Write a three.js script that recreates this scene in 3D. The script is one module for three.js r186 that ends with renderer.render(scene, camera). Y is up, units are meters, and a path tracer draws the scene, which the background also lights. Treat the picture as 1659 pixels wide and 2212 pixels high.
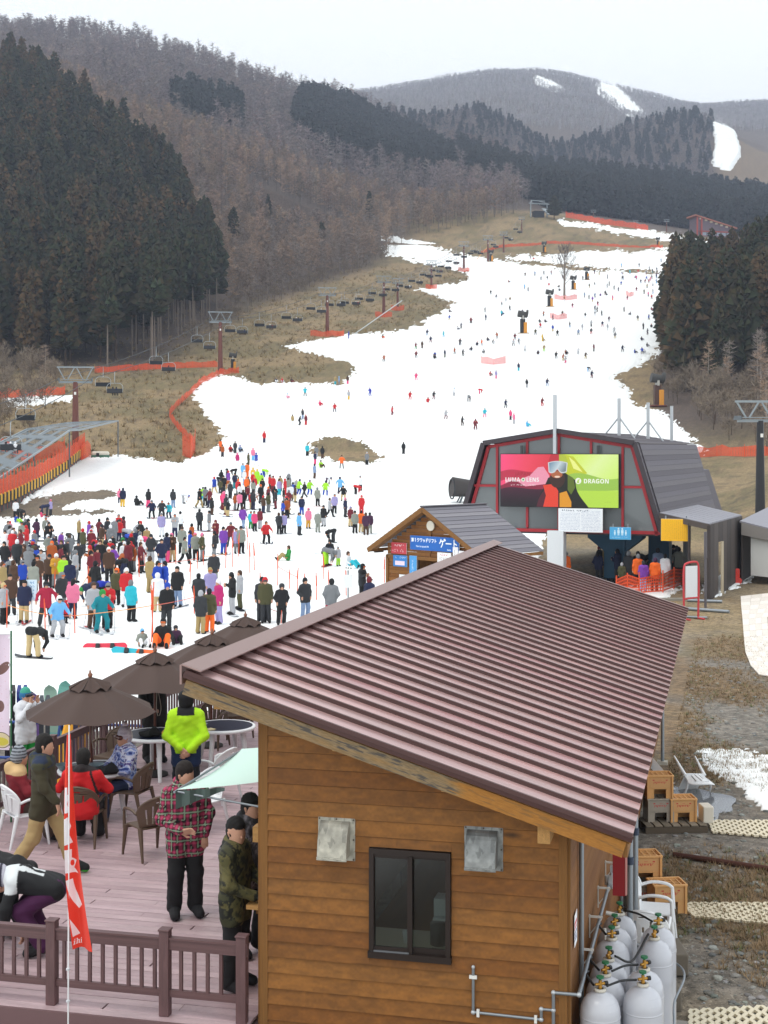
import * as THREE from 'three';
import { mergeGeometries, mergeVertices } from 'three/addons/utils/BufferGeometryUtils.js';
import { RoundedBoxGeometry } from 'three/addons/geometries/RoundedBoxGeometry.js';

// ---------------------------------------------------------------- camera, sky, sun, exposure
const VW = 1659, VH = 2212, FOCAL = 3100, EYE = 5.5, HORIZON = 964;
const scene = new THREE.Scene();
const camera = new THREE.PerspectiveCamera(2 * Math.atan(VH / 2 / FOCAL) * 180 / Math.PI, VW / VH, 0.1, 9000);
camera.position.set(0, EYE, 0);
camera.lookAt(0, EYE, -100);
camera.setViewOffset(VW, VH, 0, VH / 2 - HORIZON, VW, VH);      // the lens looks level, shifted down a little
const renderer = new THREE.WebGLRenderer({ antialias: true });
renderer.toneMapping = THREE.LinearToneMapping;
renderer.toneMappingExposure = 1.2;
renderer.shadowMap.enabled = true;
{ // overcast sky: an even white cloud cover, a little brighter overhead
  const w = 64, h = 32, d = new Float32Array(w * h * 4);
  for (let j = 0; j < h; j++) for (let i = 0; i < w; i++) {
    const el = Math.sin((j + 0.5 - h / 2) / h * Math.PI), k = (j * w + i) * 4, b = 1.11 + 0.14 * Math.max(0, el);
    d[k] = 0.965 * b; d[k + 1] = 1.0 * b; d[k + 2] = 1.005 * b; d[k + 3] = 1;
  }
  const t = new THREE.DataTexture(d, w, h, THREE.RGBAFormat, THREE.FloatType);
  t.mapping = THREE.EquirectangularReflectionMapping; t.magFilter = t.minFilter = THREE.LinearFilter; t.needsUpdate = true;
  scene.background = t; scene.environment = t;
}
const sun = new THREE.DirectionalLight(0xfff6ea, 0.9);
sun.position.set(-60, 160, 40); sun.castShadow = true; sun.shadow.radius = 45;
sun.shadow.mapSize.set(2048, 2048);
Object.assign(sun.shadow.camera, { left: -300, right: 300, top: 300, bottom: -300, far: 900 });
scene.add(sun, sun.target);
scene.fog = new THREE.FogExp2(0xd6e4ff, 0.00021);

// ---------------------------------------------------------------- helpers
let seed = 12345;
const rnd = () => { seed = (seed + 0x6d2b79f5) | 0; let t = Math.imul(seed ^ (seed >>> 15), 1 | seed); t = (t + Math.imul(t ^ (t >>> 7), 61 | t)) ^ t; return ((t ^ (t >>> 14)) >>> 0) / 4294967296; };
const rr = (a, b) => a + (b - a) * rnd();
const pick = (a) => a[Math.floor(rnd() * a.length) % a.length];
const clamp = (v, a, b) => Math.max(a, Math.min(b, v)), mix = (a, b, t) => a + (b - a) * t;
const sstep = (a, b, v) => { const t = clamp((v - a) / (b - a), 0, 1); return t * t * (3 - 2 * t); };
const hash2 = (i, j) => { let h = Math.imul(i, 374761393) + Math.imul(j, 668265263) | 0; h = Math.imul(h ^ (h >>> 13), 1274126177); return ((h ^ (h >>> 16)) >>> 0) / 4294967296; };
const vnoise = (x, y) => { const i = Math.floor(x), j = Math.floor(y), u = x - i, v = y - j, a = u * u * (3 - 2 * u), b = v * v * (3 - 2 * v); return mix(mix(hash2(i, j), hash2(i + 1, j), a), mix(hash2(i, j + 1), hash2(i + 1, j + 1), a), b); };
const fbm = (x, y, n = 4) => { let s = 0, a = 0.5, t = 0; for (let k = 0; k < n; k++) { s += a * vnoise(x, y); t += a; x = x * 2.03 + 17.1; y = y * 2.03 + 5.3; a *= 0.5; } return s / t; };
const lerpTable = (xs, ys, x) => { if (x <= xs[0]) return ys[0]; for (let i = 1; i < xs.length; i++) if (x <= xs[i]) return mix(ys[i - 1], ys[i], (x - xs[i - 1]) / (xs[i] - xs[i - 1])); return ys[ys.length - 1]; };
const V = (x, y, z) => new THREE.Vector3(x, y, z);
// a point of the place from where it stands in the photograph (photo column, photo row, metres away)
const X = (px, D) => (px - VW / 2) * D / FOCAL, Y = (py, D) => EYE - (py - HORIZON) * D / FOCAL;
const at = (px, py, D) => V(X(px, D), Y(py, D), -D);
const used = {};
function numbered(name) { const n = used[name] = (used[name] ?? -1) + 1; return n ? name + '_' + String(n).padStart(3, '0') : name; }
const cs = new Map();
function C(c) { if (!cs.has(c)) cs.set(c, new THREE.Color(c)); return cs.get(c); }
const mats = new Map();
function mat(color, roughness = 0.8, o = {}) {
  const key = color + '|' + roughness + '|' + JSON.stringify(o);
  if (!mats.has(key)) mats.set(key, new THREE.MeshPhysicalMaterial({ color, roughness, ...o }));
  return mats.get(key);
}
function noiseTexture(w, h, f, srgb = true, repeat = true) { // f(u, v) -> [r,g,b] in 0..1 sRGB
  const d = new Uint8Array(w * h * 4);
  for (let j = 0; j < h; j++) for (let i = 0; i < w; i++) { const c = f(i / w, j / h), k = (j * w + i) * 4; d[k] = clamp(c[0], 0, 1) * 255; d[k + 1] = clamp(c[1], 0, 1) * 255; d[k + 2] = clamp(c[2], 0, 1) * 255; d[k + 3] = 255; }
  const t = new THREE.DataTexture(d, w, h); t.magFilter = t.minFilter = THREE.LinearFilter; if (srgb) t.colorSpace = THREE.SRGBColorSpace;
  if (repeat) t.wrapS = t.wrapT = THREE.RepeatWrapping; t.needsUpdate = true; return t;
}
// tiling value noise
const tn = (u, v, n, s = 0) => { const x = u * n, y = v * n, i = Math.floor(x), j = Math.floor(y), a = x - i, b = y - j, q = (p, r) => hash2(((p % n) + n) % n + s * 91, ((r % n) + n) % n + s * 57), A = a * a * (3 - 2 * a), B = b * b * (3 - 2 * b); return mix(mix(q(i, j), q(i + 1, j), A), mix(q(i, j + 1), q(i + 1, j + 1), A), B); };
const tfbm = (u, v, n, o = 4, s = 0) => { let r = 0, a = 0.5, t = 0; for (let k = 0; k < o; k++) { r += a * tn(u, v, n, s + k); t += a; n *= 2; a *= 0.5; } return r / t; };
function canvasTexture(w, h, draw) { const c = document.createElement('canvas'); c.width = w; c.height = h; const g = c.getContext('2d'); draw(g, w, h); const t = new THREE.CanvasTexture(c); t.colorSpace = THREE.SRGBColorSpace; return t; }

function mk(g, m) { const o = new THREE.Mesh(g, m); o.castShadow = o.receiveShadow = true; return o; }
function tagAs(o, label, category, group, kind) { if (label) o.userData.label = label; if (category) o.userData.category = category; if (group) o.userData.group = group; if (kind) o.userData.kind = kind; return o; }
function thing(name, label, category, pos = [0, 0, 0], turn = 0, group) {
  const o = new THREE.Group(); o.name = numbered(name); o.position.set(...pos); o.rotation.y = turn; scene.add(o); return tagAs(o, label, category, group);
}
function part(name, g, m, parent, label) { const o = mk(Array.isArray(g) ? merge(g) : g, m); o.name = name; parent.add(o); if (label) o.userData.label = label; return o; }
function solo(name, g, m, label, category, group, pos) { const o = mk(Array.isArray(g) ? merge(g) : g, m); o.name = numbered(name); if (pos) o.position.set(...pos); scene.add(o); return tagAs(o, label, category, group); }
function struct(name, g, m, label, kind = 'structure') { const o = mk(g, m); o.name = numbered(name); o.userData.kind = kind; if (label) o.userData.label = label; scene.add(o); return o; }
function copyOf(o, name, pos, turn, label, group) { const c = o.clone(); c.name = numbered(name); c.position.set(...pos); c.rotation.y = turn; c.userData = { ...o.userData, label: label ?? o.userData.label, group: group ?? o.userData.group }; scene.add(c); return c; }
function merge(list) {
  const keep = list.some((g) => !g.index) ? list.map((g) => g.index ? g.toNonIndexed() : g) : list;
  const names = ['position', 'normal', 'uv', 'color'].filter((n) => keep.every((g) => g.attributes[n]));
  for (const g of keep) for (const n of Object.keys(g.attributes)) if (!names.includes(n)) g.deleteAttribute(n);
  return mergeGeometries(keep);
}
const tf = (g, x = 0, y = 0, z = 0, rx = 0, ry = 0, rz = 0) => { if (rx) g.rotateX(rx); if (ry) g.rotateY(ry); if (rz) g.rotateZ(rz); return g.translate(x, y, z); };
const bx = (w, h, d, x = 0, y = 0, z = 0, rx = 0, ry = 0, rz = 0) => tf(new THREE.BoxGeometry(w, h, d), x, y, z, rx, ry, rz);
const rbx = (w, h, d, r, x = 0, y = 0, z = 0, rx = 0, ry = 0, rz = 0) => tf(new RoundedBoxGeometry(w, h, d, 1, Math.min(r, w / 2.01, h / 2.01, d / 2.01)), x, y, z, rx, ry, rz);
const cyl = (r1, r2, h, x = 0, y = 0, z = 0, n = 12, rx = 0, ry = 0, rz = 0) => tf(new THREE.CylinderGeometry(r1, r2, h, n), x, y, z, rx, ry, rz);
const sph = (r, x = 0, y = 0, z = 0, n = 10, sx = 1, sy = 1, sz = 1) => new THREE.SphereGeometry(r, n, Math.ceil(n * 0.7)).scale(sx, sy, sz).translate(x, y, z);
function rod(a, b, r, r2 = r, n = 7) { // round bar from a to b
  const A = Array.isArray(a) ? V(...a) : a, B = Array.isArray(b) ? V(...b) : b, d = B.clone().sub(A), l = d.length(), g = new THREE.CylinderGeometry(r2, r, l, n);
  g.applyQuaternion(new THREE.Quaternion().setFromUnitVectors(V(0, 1, 0), d.normalize())); return g.translate((A.x + B.x) / 2, (A.y + B.y) / 2, (A.z + B.z) / 2);
}
function beam(a, b, w, h) { // square bar from a to b, h is its upright side
  const A = Array.isArray(a) ? V(...a) : a, B = Array.isArray(b) ? V(...b) : b, d = B.clone().sub(A), l = d.length(), g = new THREE.BoxGeometry(w, h, l);
  const m = new THREE.Matrix4().lookAt(A, B, Math.abs(d.y) > l * 0.999 ? V(1, 0, 0) : V(0, 1, 0)); g.applyMatrix4(m); return g.translate((A.x + B.x) / 2, (A.y + B.y) / 2, (A.z + B.z) / 2);
}
const tube = (pts, r, n = 24, k = 6) => new THREE.TubeGeometry(new THREE.CatmullRomCurve3(pts.map((p) => Array.isArray(p) ? V(...p) : p)), n, r, k);
const lathe = (pts, n = 20) => new THREE.LatheGeometry(pts.map((p) => new THREE.Vector2(p[0], p[1])), n);
function extrude(pts, depth, bevel = 0, holes = []) {
  const s = new THREE.Shape(pts.map((p) => new THREE.Vector2(...p)));
  for (const h of holes) s.holes.push(new THREE.Path(h.map((p) => new THREE.Vector2(...p))));
  return new THREE.ExtrudeGeometry(s, { depth, bevelEnabled: bevel > 0, bevelSize: bevel, bevelThickness: bevel, bevelSegments: 1, curveSegments: 6 });
}
function quads(list) { // loose quads, each [a,b,c,d] of points
  const p = [], uv = [];
  for (const q of list) { const [a, b, c, d] = q; for (const v of [a, b, c, a, c, d]) p.push(...v); uv.push(0, 0, 1, 0, 1, 1, 0, 0, 1, 1, 0, 1); }
  const g = new THREE.BufferGeometry(); g.setAttribute('position', new THREE.Float32BufferAttribute(p, 3)); g.setAttribute('uv', new THREE.Float32BufferAttribute(uv, 2)); g.computeVertexNormals(); return g;
}
// ---------------------------------------------------------------- terrain: height of the ground everywhere, then ground and snow sheets
const PROF_D = [0, 13, 25, 40, 55, 70, 105, 125, 150, 175, 200, 230, 265, 300, 343, 387, 460, 520, 560, 640, 700, 740];
const PROF_Y = [-0.7, -0.7, -0.92, -1.3, -1.6, -1.6, -1.5, -0.8, 0.5, 2, 4.1, 8.6, 14.5, 21.4, 31, 38.5, 53, 66, 75, 95, 114, 126];
const rowOf = (D) => HORIZON - (lerpTable(PROF_D, PROF_Y, D) - EYE) * FOCAL / D;
const TPX = [-600, -300, 0, 150, 300, 450, 600, 750, 900, 1050, 1200, 1350, 1500, 1660, 1950, 2300];
const N = null;                                            // N: the open slope's own profile
const TROW = [
  [200, 930, 955, 980, N, N, N, N, N, N, N, N, N, N, 975, 930, 880],
  [260, 790, 830, 858, N, N, N, N, N, N, N, N, N, 860, 830, 750, 690],
  [300, 680, 740, 790, 797, N, N, N, N, N, N, N, N, 792, 755, 670, 600],
  [343, 540, 610, 685, 705, 722, N, N, N, N, N, N, N, N, 700, 600, 540],
  [400, 370, 430, 520, 560, 622, 680, N, N, N, N, N, N, N, 660, 560, 500],
  [480, 210, 250, 310, 360, 440, 545, 612, N, N, N, N, N, N, 622, 540, 480],
  [560, 140, 165, 215, 265, 340, 430, 505, 560, N, N, N, N, N, 575, 520, 470],
  [650, 120, 140, 180, 222, 290, 355, 415, 480, 515, N, N, 535, 532, 540, 510, 460],
  [740, 115, 130, 162, 198, 262, 315, 365, 425, 462, 462, 464, 490, 514, 524, 500, 450],
  [900, 105, 118, 140, 165, 205, 245, 292, 345, 395, 412, 442, 466, 490, 500, 480, 440],
  [1100, 85, 90, 98, 105, 132, 168, 222, 275, 335, 352, 400, 402, 425, 450, 440, 420],
  [1300, 70, 72, 78, 82, 102, 142, 197, 226, 300, 345, 402, 420, 440, 425, 410, 400],
  [1500, 80, 85, 92, 100, 122, 162, 216, 240, 268, 258, 335, 292, 262, 330, 330, 330],
  [1800, 110, 112, 118, 125, 140, 175, 222, 245, 278, 285, 322, 315, 285, 300, 300, 310],
  [2300, 140, 140, 140, 145, 160, 190, 222, 226, 212, 200, 208, 240, 252, 252, 260, 270],
  [2700, 150, 150, 150, 155, 170, 195, 212, 205, 184, 156, 160, 196, 228, 224, 235, 250],
  [3200, 220, 220, 220, 220, 230, 250, 270, 260, 240, 220, 220, 250, 280, 280, 290, 300],
];
const TY = TROW.map(([D, ...r]) => r.map((py) => (py === null ? lerpTable(PROF_D, PROF_Y, D) : Y(py, D))));
const cubic = (a, b, c, d, t) => { const m1 = (c - a) / 2, m2 = (d - b) / 2, t2 = t * t, t3 = t2 * t; return (2 * t3 - 3 * t2 + 1) * b + (t3 - 2 * t2 + t) * m1 + (-2 * t3 + 3 * t2) * c + (t3 - t2) * m2; };
const rowAt = (k, px) => { const r = TY[k]; if (px <= TPX[0]) return r[0]; for (let i = 1; i < TPX.length; i++) if (px <= TPX[i]) { const t = (px - TPX[i - 1]) / (TPX[i] - TPX[i - 1]); return cubic(r[Math.max(0, i - 2)], r[i - 1], r[i], r[Math.min(r.length - 1, i + 1)], t); } return r[r.length - 1]; };
function groundY(x, D) { // the ground at x metres to the right, D metres ahead
  const base = lerpTable(PROF_D, PROF_Y, clamp(D, 0, 740));
  if (D < 150) { const px = D > 5 ? x / D * FOCAL + VW / 2 : 829; const right = sstep(90, 150, D) * sstep(1500, 1900, px); return base + right * 6 + (D > 30 ? 0.12 * (fbm(x * 0.15, D * 0.15, 2) - 0.5) : 0); }
  const px = x / D * FOCAL + VW / 2;
  if (D <= 200) return mix(base, base + (rowAt(0, px) - 4.1), sstep(150, 200, D)) + 0.15 * (fbm(x * 0.1, D * 0.1, 2) - 0.5);
  let k = 0; while (k < TROW.length - 2 && D > TROW[k + 1][0]) k++;
  const t = clamp((D - TROW[k][0]) / (TROW[k + 1][0] - TROW[k][0]), 0, 1);
  let y = mix(rowAt(k, px), rowAt(k + 1, px), t);
  const onSlope = px > 480 && px < 1500 && D < 640;
  if (onSlope) y = mix(y, base, 0.85 * sstep(480, 620, px) * (1 - sstep(1350, 1500, px)));
  const rough = D > 700 ? clamp((D - 700) / 60, 0, 14) : 0.4;
  return y + rough * (fbm(x * 0.012, D * 0.012, 3) - 0.5) + (D < 700 ? 0.6 * (fbm(x * 0.06, D * 0.06, 2) - 0.5) : 0);
}
function standAt(px, py) { // where the photo's line of sight through (px, py) first meets the ground -> [x, y, D]
  let last = 10;
  for (let D = 10; D < 900; D *= 1.004) {
    const g = groundY(X(px, D), D), yl = Y(py, D);
    if (yl <= g) { let a = last, b = D; for (let k = 0; k < 18; k++) { const m = (a + b) / 2; if (Y(py, m) <= groundY(X(px, m), m)) b = m; else a = m; } return [X(px, b), groundY(X(px, b), b), b]; }
    last = D;
  }
  return [X(px, 900), groundY(X(px, 900), 900), 900];
}
// outlines of the snow cover, as rows and columns of the photograph laid onto the ground
const inside = (poly, x, y) => { let c = false; for (let i = 0, j = poly.length - 1; i < poly.length; j = i++) { const [a, b] = poly[i], [d, e] = poly[j]; if ((b > y) !== (e > y) && x < (d - a) * (y - b) / (e - b) + a) c = !c; } return c; };
const edgeDist = (poly, x, y, s) => { let m = 1e9; for (let i = 0, j = poly.length - 1; i < poly.length; j = i++) { const ax = poly[j][0], ay = poly[j][1] * s, bx_ = poly[i][0], by = poly[i][1] * s, dx = bx_ - ax, dy = by - ay, t = clamp(((x - ax) * dx + (y * s - ay) * dy) / (dx * dx + dy * dy + 1e-9), 0, 1); m = Math.min(m, Math.hypot(x - ax - t * dx, y * s - ay - t * dy)); } return m; };
const SNOW = [
  [[-500, 1130], [0, 1122], [20, 1105], [40, 1090], [110, 1020], [200, 985], [260, 985], [380, 1000], [430, 985], [470, 962], [486, 945], [432, 885], [413, 852], [440, 824], [480, 806], [520, 818], [560, 828], [600, 828], [740, 830], [768, 800], [740, 780], [650, 757], [618, 748], [680, 735], [760, 722], [860, 716], [905, 700], [985, 655], [940, 641], [900, 626], [1012, 604], [1005, 590], [960, 578], [900, 566], [838, 550], [818, 520], [850, 514], [930, 526], [975, 545], [1090, 567], [1180, 574], [1260, 583], [1395, 590], [1460, 592], [1448, 620], [1440, 700], [1420, 762], [1380, 790], [1325, 812], [1365, 850], [1370, 872], [1430, 890], [1490, 940], [1520, 975], [1500, 1000], [1440, 1040], [1330, 1085], [1180, 1150], [1150, 1240], [1300, 1330], [1290, 1420], [900, 1430], [600, 1490], [420, 1560], [190, 1585], [80, 1560], [-500, 1600]],
  [[1100, 560], [1088, 550], [1180, 551], [1230, 545], [1330, 540], [1365, 546], [1400, 539], [1455, 535], [1475, 540], [1455, 588], [1380, 584], [1260, 577], [1180, 568]],
  [[1207, 474], [1300, 487], [1420, 500], [1530, 520], [1500, 531], [1400, 515], [1290, 496], [1215, 484]],
  [[8, 860], [60, 856], [155, 853], [150, 868], [60, 876], [20, 884]],
  [[1295, 182], [1330, 190], [1386, 246], [1362, 248], [1300, 202]], [[1160, 170], [1185, 178], [1212, 195], [1200, 196], [1165, 178]],
  [[1544, 263], [1580, 288], [1592, 330], [1572, 366], [1546, 352], [1556, 310]],
  [[1338, 1268], [1372, 1262], [1450, 1240], [1470, 1262], [1440, 1296], [1380, 1312]], [[1530, 1250], [1570, 1240], [1610, 1230], [1640, 1240], [1590, 1268], [1540, 1290], [1512, 1276]],
  [[1502, 1622], [1560, 1618], [1760, 1640], [1760, 1790], [1640, 1745], [1590, 1700], [1530, 1660]],
];
const HOLES = [[[668, 957], [700, 945], [745, 944], [790, 962], [826, 990], [800, 1001], [722, 996], [680, 986]], [[-400, 1100], [50, 1086], [83, 1075], [165, 1060], [240, 1059], [262, 1070], [240, 1078], [165, 1086], [135, 1100], [245, 1103], [255, 1109], [95, 1119], [-400, 1126]]];
const boxOf = (p) => [Math.min(...p.map((q) => q[0])), Math.max(...p.map((q) => q[0])), Math.min(...p.map((q) => q[1])), Math.max(...p.map((q) => q[1]))];
const SNOWB = SNOW.map(boxOf), HOLEB = HOLES.map(boxOf);
function snowDepth(x, D, y) { // metres of snow; below zero where the ground is bare
  const px = x / D * FOCAL + VW / 2, py = HORIZON - (y - EYE) * FOCAL / D, st = D > 60 ? 2.2 : 1.6;
  let s = -60;
  SNOW.forEach((p, k) => {
    const b = SNOWB[k]; if (px < b[0] - 60 || px > b[1] + 60 || py < b[2] - 40 || py > b[3] + 40) return;
    const d = edgeDist(p, px, py, st); s = Math.max(s, inside(p, px, py) ? d : -d);
  });
  HOLES.forEach((p, k) => { const b = HOLEB[k]; if (px < b[0] - 30 || px > b[1] + 30 || py < b[2] - 30 || py > b[3] + 30) return; const d = edgeDist(p, px, py, st); s = Math.min(s, inside(p, px, py) ? -d : d); });
  
  const n = (fbm(px * 0.055, py * 0.17, 4) - 0.5) * 34 + (D < 45 ? (fbm(x * 3, D * 3, 3) - 0.5) * 20 : (vnoise(px * 0.3, py * 0.85) - 0.5) * 24 * (D < 1000 ? 1 : 0.3));
  const far = D > 1200 ? 3.5 : 0; return far * (s > -8 ? 1 : 0) + clamp((s + n * (D > 1000 ? 0.3 : 1)) * 0.02, -0.3, D < 45 ? 0.025 : D < 120 ? 0.08 : 0.3);
}
function gridSheet(pxs, Ds, yf, keep, colorf, uvScale) {
  const nx = pxs.length, nd = Ds.length, pos = new Float32Array(nx * nd * 3), col = colorf ? new Float32Array(nx * nd * 3) : null, uv = new Float32Array(nx * nd * 2), ok = new Uint8Array(nx * nd), idx = [];
  for (let j = 0; j < nd; j++) for (let i = 0; i < nx; i++) {
    const k = j * nx + i, D = Ds[j], x = X(pxs[i], Math.max(D, 6)), r = yf(x, D); pos[k * 3] = x; pos[k * 3 + 1] = r[0]; pos[k * 3 + 2] = -D; ok[k] = r[1] ? 1 : 0; uv[k * 2] = x * uvScale; uv[k * 2 + 1] = D * uvScale;
    if (col) { const c = colorf(x, D, r[0], pxs[i]); col[k * 3] = c[0]; col[k * 3 + 1] = c[1]; col[k * 3 + 2] = c[2]; }
  }
  for (let j = 0; j + 1 < nd; j++) for (let i = 0; i + 1 < nx; i++) { const a = j * nx + i, b = a + 1, c = a + nx, d = c + 1; if (!keep || ok[a] || ok[b] || ok[c] || ok[d]) idx.push(a, b, d, a, d, c); }
  const g = new THREE.BufferGeometry(); g.setAttribute('position', new THREE.BufferAttribute(pos, 3)); g.setAttribute('uv', new THREE.BufferAttribute(uv, 2)); if (col) g.setAttribute('color', new THREE.BufferAttribute(col, 3));
  g.setIndex(idx); g.computeVertexNormals(); return g;
}
const range = (a, b, n) => Array.from({ length: n + 1 }, (_, i) => a + (b - a) * i / n);
const logRange = (a, b, n) => Array.from({ length: n + 1 }, (_, i) => a * Math.pow(b / a, i / n));
// colours of bare ground: litter under the woods, dry grass on the slopes, gravel in the yard
const GC = { litter: [0.17, 0.128, 0.105], tan: [0.47, 0.35, 0.185], olive: [0.3, 0.245, 0.115], dark: [0.06, 0.05, 0.038], gravel: [0.33, 0.3, 0.26], rust: [0.33, 0.225, 0.125], path: [0.2, 0.18, 0.16] };
const mix3 = (a, b, t) => [mix(a[0], b[0], t), mix(a[1], b[1], t), mix(a[2], b[2], t)];
function groundColor(x, D, y, px) {
  const py = HORIZON - (y - EYE) * FOCAL / Math.max(D, 6), n1 = fbm(x * 0.12, D * 0.09, 4), n2 = fbm(x * 0.8 + 31, D * 0.5, 3), n3 = fbm(x * 3.1, D * 1.9 + 7, 3);
  let c;
  if (D < 110) {
    c = mix3(GC.gravel, GC.rust, sstep(0.47, 0.62, fbm(x * 0.33 + 3, D * 0.16, 4)));
    c = mix3(c, GC.tan, sstep(0.52, 0.7, fbm(x * 0.3 + 40, D * 0.22 + 9, 4)) * (D > 30 ? 0.75 : 0.35)); c = mix3(c, GC.olive, 0.5 * sstep(0.6, 0.75, n2)); c = mix3(c, GC.dark, 0.35 * sstep(0.52, 0.74, n3));
    c = mix3(c, GC.tan, 0.6 * sstep(44, 60, D) * sstep(1250, 1500, px));
    c = mix3(c, GC.path, 0.5 * sstep(420, 300, px)); c = mix3(c, mix3(GC.tan, GC.olive, sstep(0.4, 0.62, n1)), sstep(85, 110, D) * sstep(250, 400, px));
  } else {
    c = mix3(GC.tan, GC.olive, sstep(0.4, 0.62, n1)); c = mix3(c, GC.dark, 0.5 * sstep(0.56, 0.76, n2)); c = mix3(c, GC.rust, 0.4 * sstep(0.5, 0.7, n3));
    const wood = Math.max(sstep(60, -60, px - lerpTable([300, 343, 400, 480, 560, 650], [330, 430, 500, 650, 800, 880], D)) * sstep(285, 310, D), sstep(1395, 1440, px) * sstep(190, 240, D) * (1 - sstep(520, 600, D)), sstep(735, 790, D));
    c = mix3(c, GC.litter, wood); 
    if (px > 1535 && D > 1290 && D < 1530) c = mix3(c, [0.3, 0.22, 0.14], sstep(1535, 1560, px));
    c = mix3(c, GC.path, 0.6 * sstep(320, 250, px) * sstep(195, 180, D));
  }
  const k = 0.8 + 0.4 * n3; return [c[0] * k, c[1] * k, c[2] * k];
}
const grit = noiseTexture(1024, 1024, (u, v) => { const a = tfbm(u, v, 48, 4), b = tn(u, v, 340, 5), c = tn(u, v, 150, 9), s = 0.74 + 0.5 * (a - 0.5) + (b > 0.84 ? 0.24 : 0) - (b < 0.14 ? 0.3 : 0) + (c > 0.9 ? 0.18 : 0); return [s, s * 0.985, s * 0.97]; });
const gritBump = noiseTexture(512, 512, (u, v) => { const a = tfbm(u, v, 32, 4, 3); return [a, a, a]; }, false);
const groundMat = new THREE.MeshStandardMaterial({ vertexColors: true, map: grit, bumpMap: gritBump, bumpScale: 0.03, roughness: 0.96 });
{
  const pxs = range(-520, 2200, 420);
  const Ds = [...range(-70, 8, 12).slice(0, -1), ...logRange(8, 120, 190).slice(0, -1), ...logRange(120, 800, 190).slice(0, -1), ...logRange(800, 3200, 70)];
  const g = gridSheet(pxs, Ds, (x, D) => [groundY(x, D), 1], false, groundColor, 0.17);
  struct('ground', g, groundMat, 'brown grass and gravel ground rising into wooded hills');
}
const snowTex = noiseTexture(256, 256, (u, v) => { const a = 0.955 + 0.06 * (tfbm(u, v, 8, 4, 2) - 0.5); return [a * 0.99, a, a]; });
const snowBump = noiseTexture(256, 256, (u, v) => { const a = tfbm(u, v, 8, 5, 7); return [a, a, a]; }, false);
const snowMat = new THREE.MeshStandardMaterial({ color: 0xffffff, map: snowTex, bumpMap: snowBump, bumpScale: 0.06, roughness: 0.85 });
{
  const yf = (x, D) => { const y = groundY(x, D), s = snowDepth(x, D, y); return [y + s + (s > 0.05 ? 0.05 * (fbm(x * 0.5, D * 0.35, 3) - 0.5) : 0), s > -0.04]; };
  const pxs = range(-420, 1760, 640);
  const Ds = [...logRange(21, 120, 260).slice(0, -1), ...logRange(120, 870, 420)];
  struct('snow', gridSheet(pxs, Ds, yf, true, null, 0.35), snowMat, 'white snow of the ski slope and its patchy edges');
  struct('snow', gridSheet(range(620, 1760, 300), logRange(1250, 2900, 190), yf, true, null, 0.05), snowMat, 'far snowy ski runs on the misty mountain');
}
// ---------------------------------------------------------------- woods
function triGeo(pos, col) { const g = new THREE.BufferGeometry(); g.setAttribute('position', new THREE.Float32BufferAttribute(pos, 3)); if (col) g.setAttribute('color', new THREE.Float32BufferAttribute(col, 3)); g.computeVertexNormals(); return g; }
function paint(g, c) { const n = g.attributes.position.count, a = new Float32Array(n * 3); for (let i = 0; i < n; i++) { a[i * 3] = c[0]; a[i * 3 + 1] = c[1]; a[i * 3 + 2] = c[2]; } g.setAttribute('color', new THREE.BufferAttribute(a, 3)); return g; }
// a cedar crown: tufts of hanging sprays all through a tall cone; height 1 unit = 1 m
function cedarCrown(h, R, n, low, tuft, tints) {
  const p = [], c = [];
  for (let i = 0; i < n; i++) {
    const t = Math.pow(rnd(), 0.72), hh = low + (h - low) * (1 - t), f = 1 - (hh - low) / (h - low), prof = R * Math.pow(f, 0.62) * (f > 0.88 ? 1 - (f - 0.88) * 3.2 : 1) + 0.12;
    const a = rnd() * 6.283, lump = 0.8 + 0.35 * Math.sin(a * 3 + hh * 0.9) * Math.sin(hh * 1.7 + a), r = prof * lump * (0.5 + 0.5 * Math.sqrt(rnd()));
    const x = Math.cos(a) * r, z = Math.sin(a) * r, s = tuft * rr(0.65, 1.3) * (0.55 + 0.5 * f), tint = pick(tints), b = rr(0.75, 1.25), cc = [tint[0] * b, tint[1] * b, tint[2] * b];
    const ox = Math.cos(a + rr(-0.5, 0.5)), oz = Math.sin(a + rr(-0.5, 0.5)), up = rr(-0.15, 0.55);
    const tip = [x + ox * s, hh + up * s - 0.25 * s, z + oz * s], l = [x - oz * s * 0.5, hh - 0.35 * s, z + ox * s * 0.5], q = [x + oz * s * 0.5, hh - 0.35 * s, z - ox * s * 0.5], top = [x + ox * s * 0.25, hh + 0.8 * s, z + oz * s * 0.25];
    p.push(...l, ...q, ...tip, ...l, ...tip, ...top, ...q, ...top, ...tip); for (let k = 0; k < 9; k++) c.push(...cc);
  }
  return triGeo(p, c);
}
const trunkGeo = (h, r) => cyl(r * 0.25, r, h, 0, h / 2, 0, 6);
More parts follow.
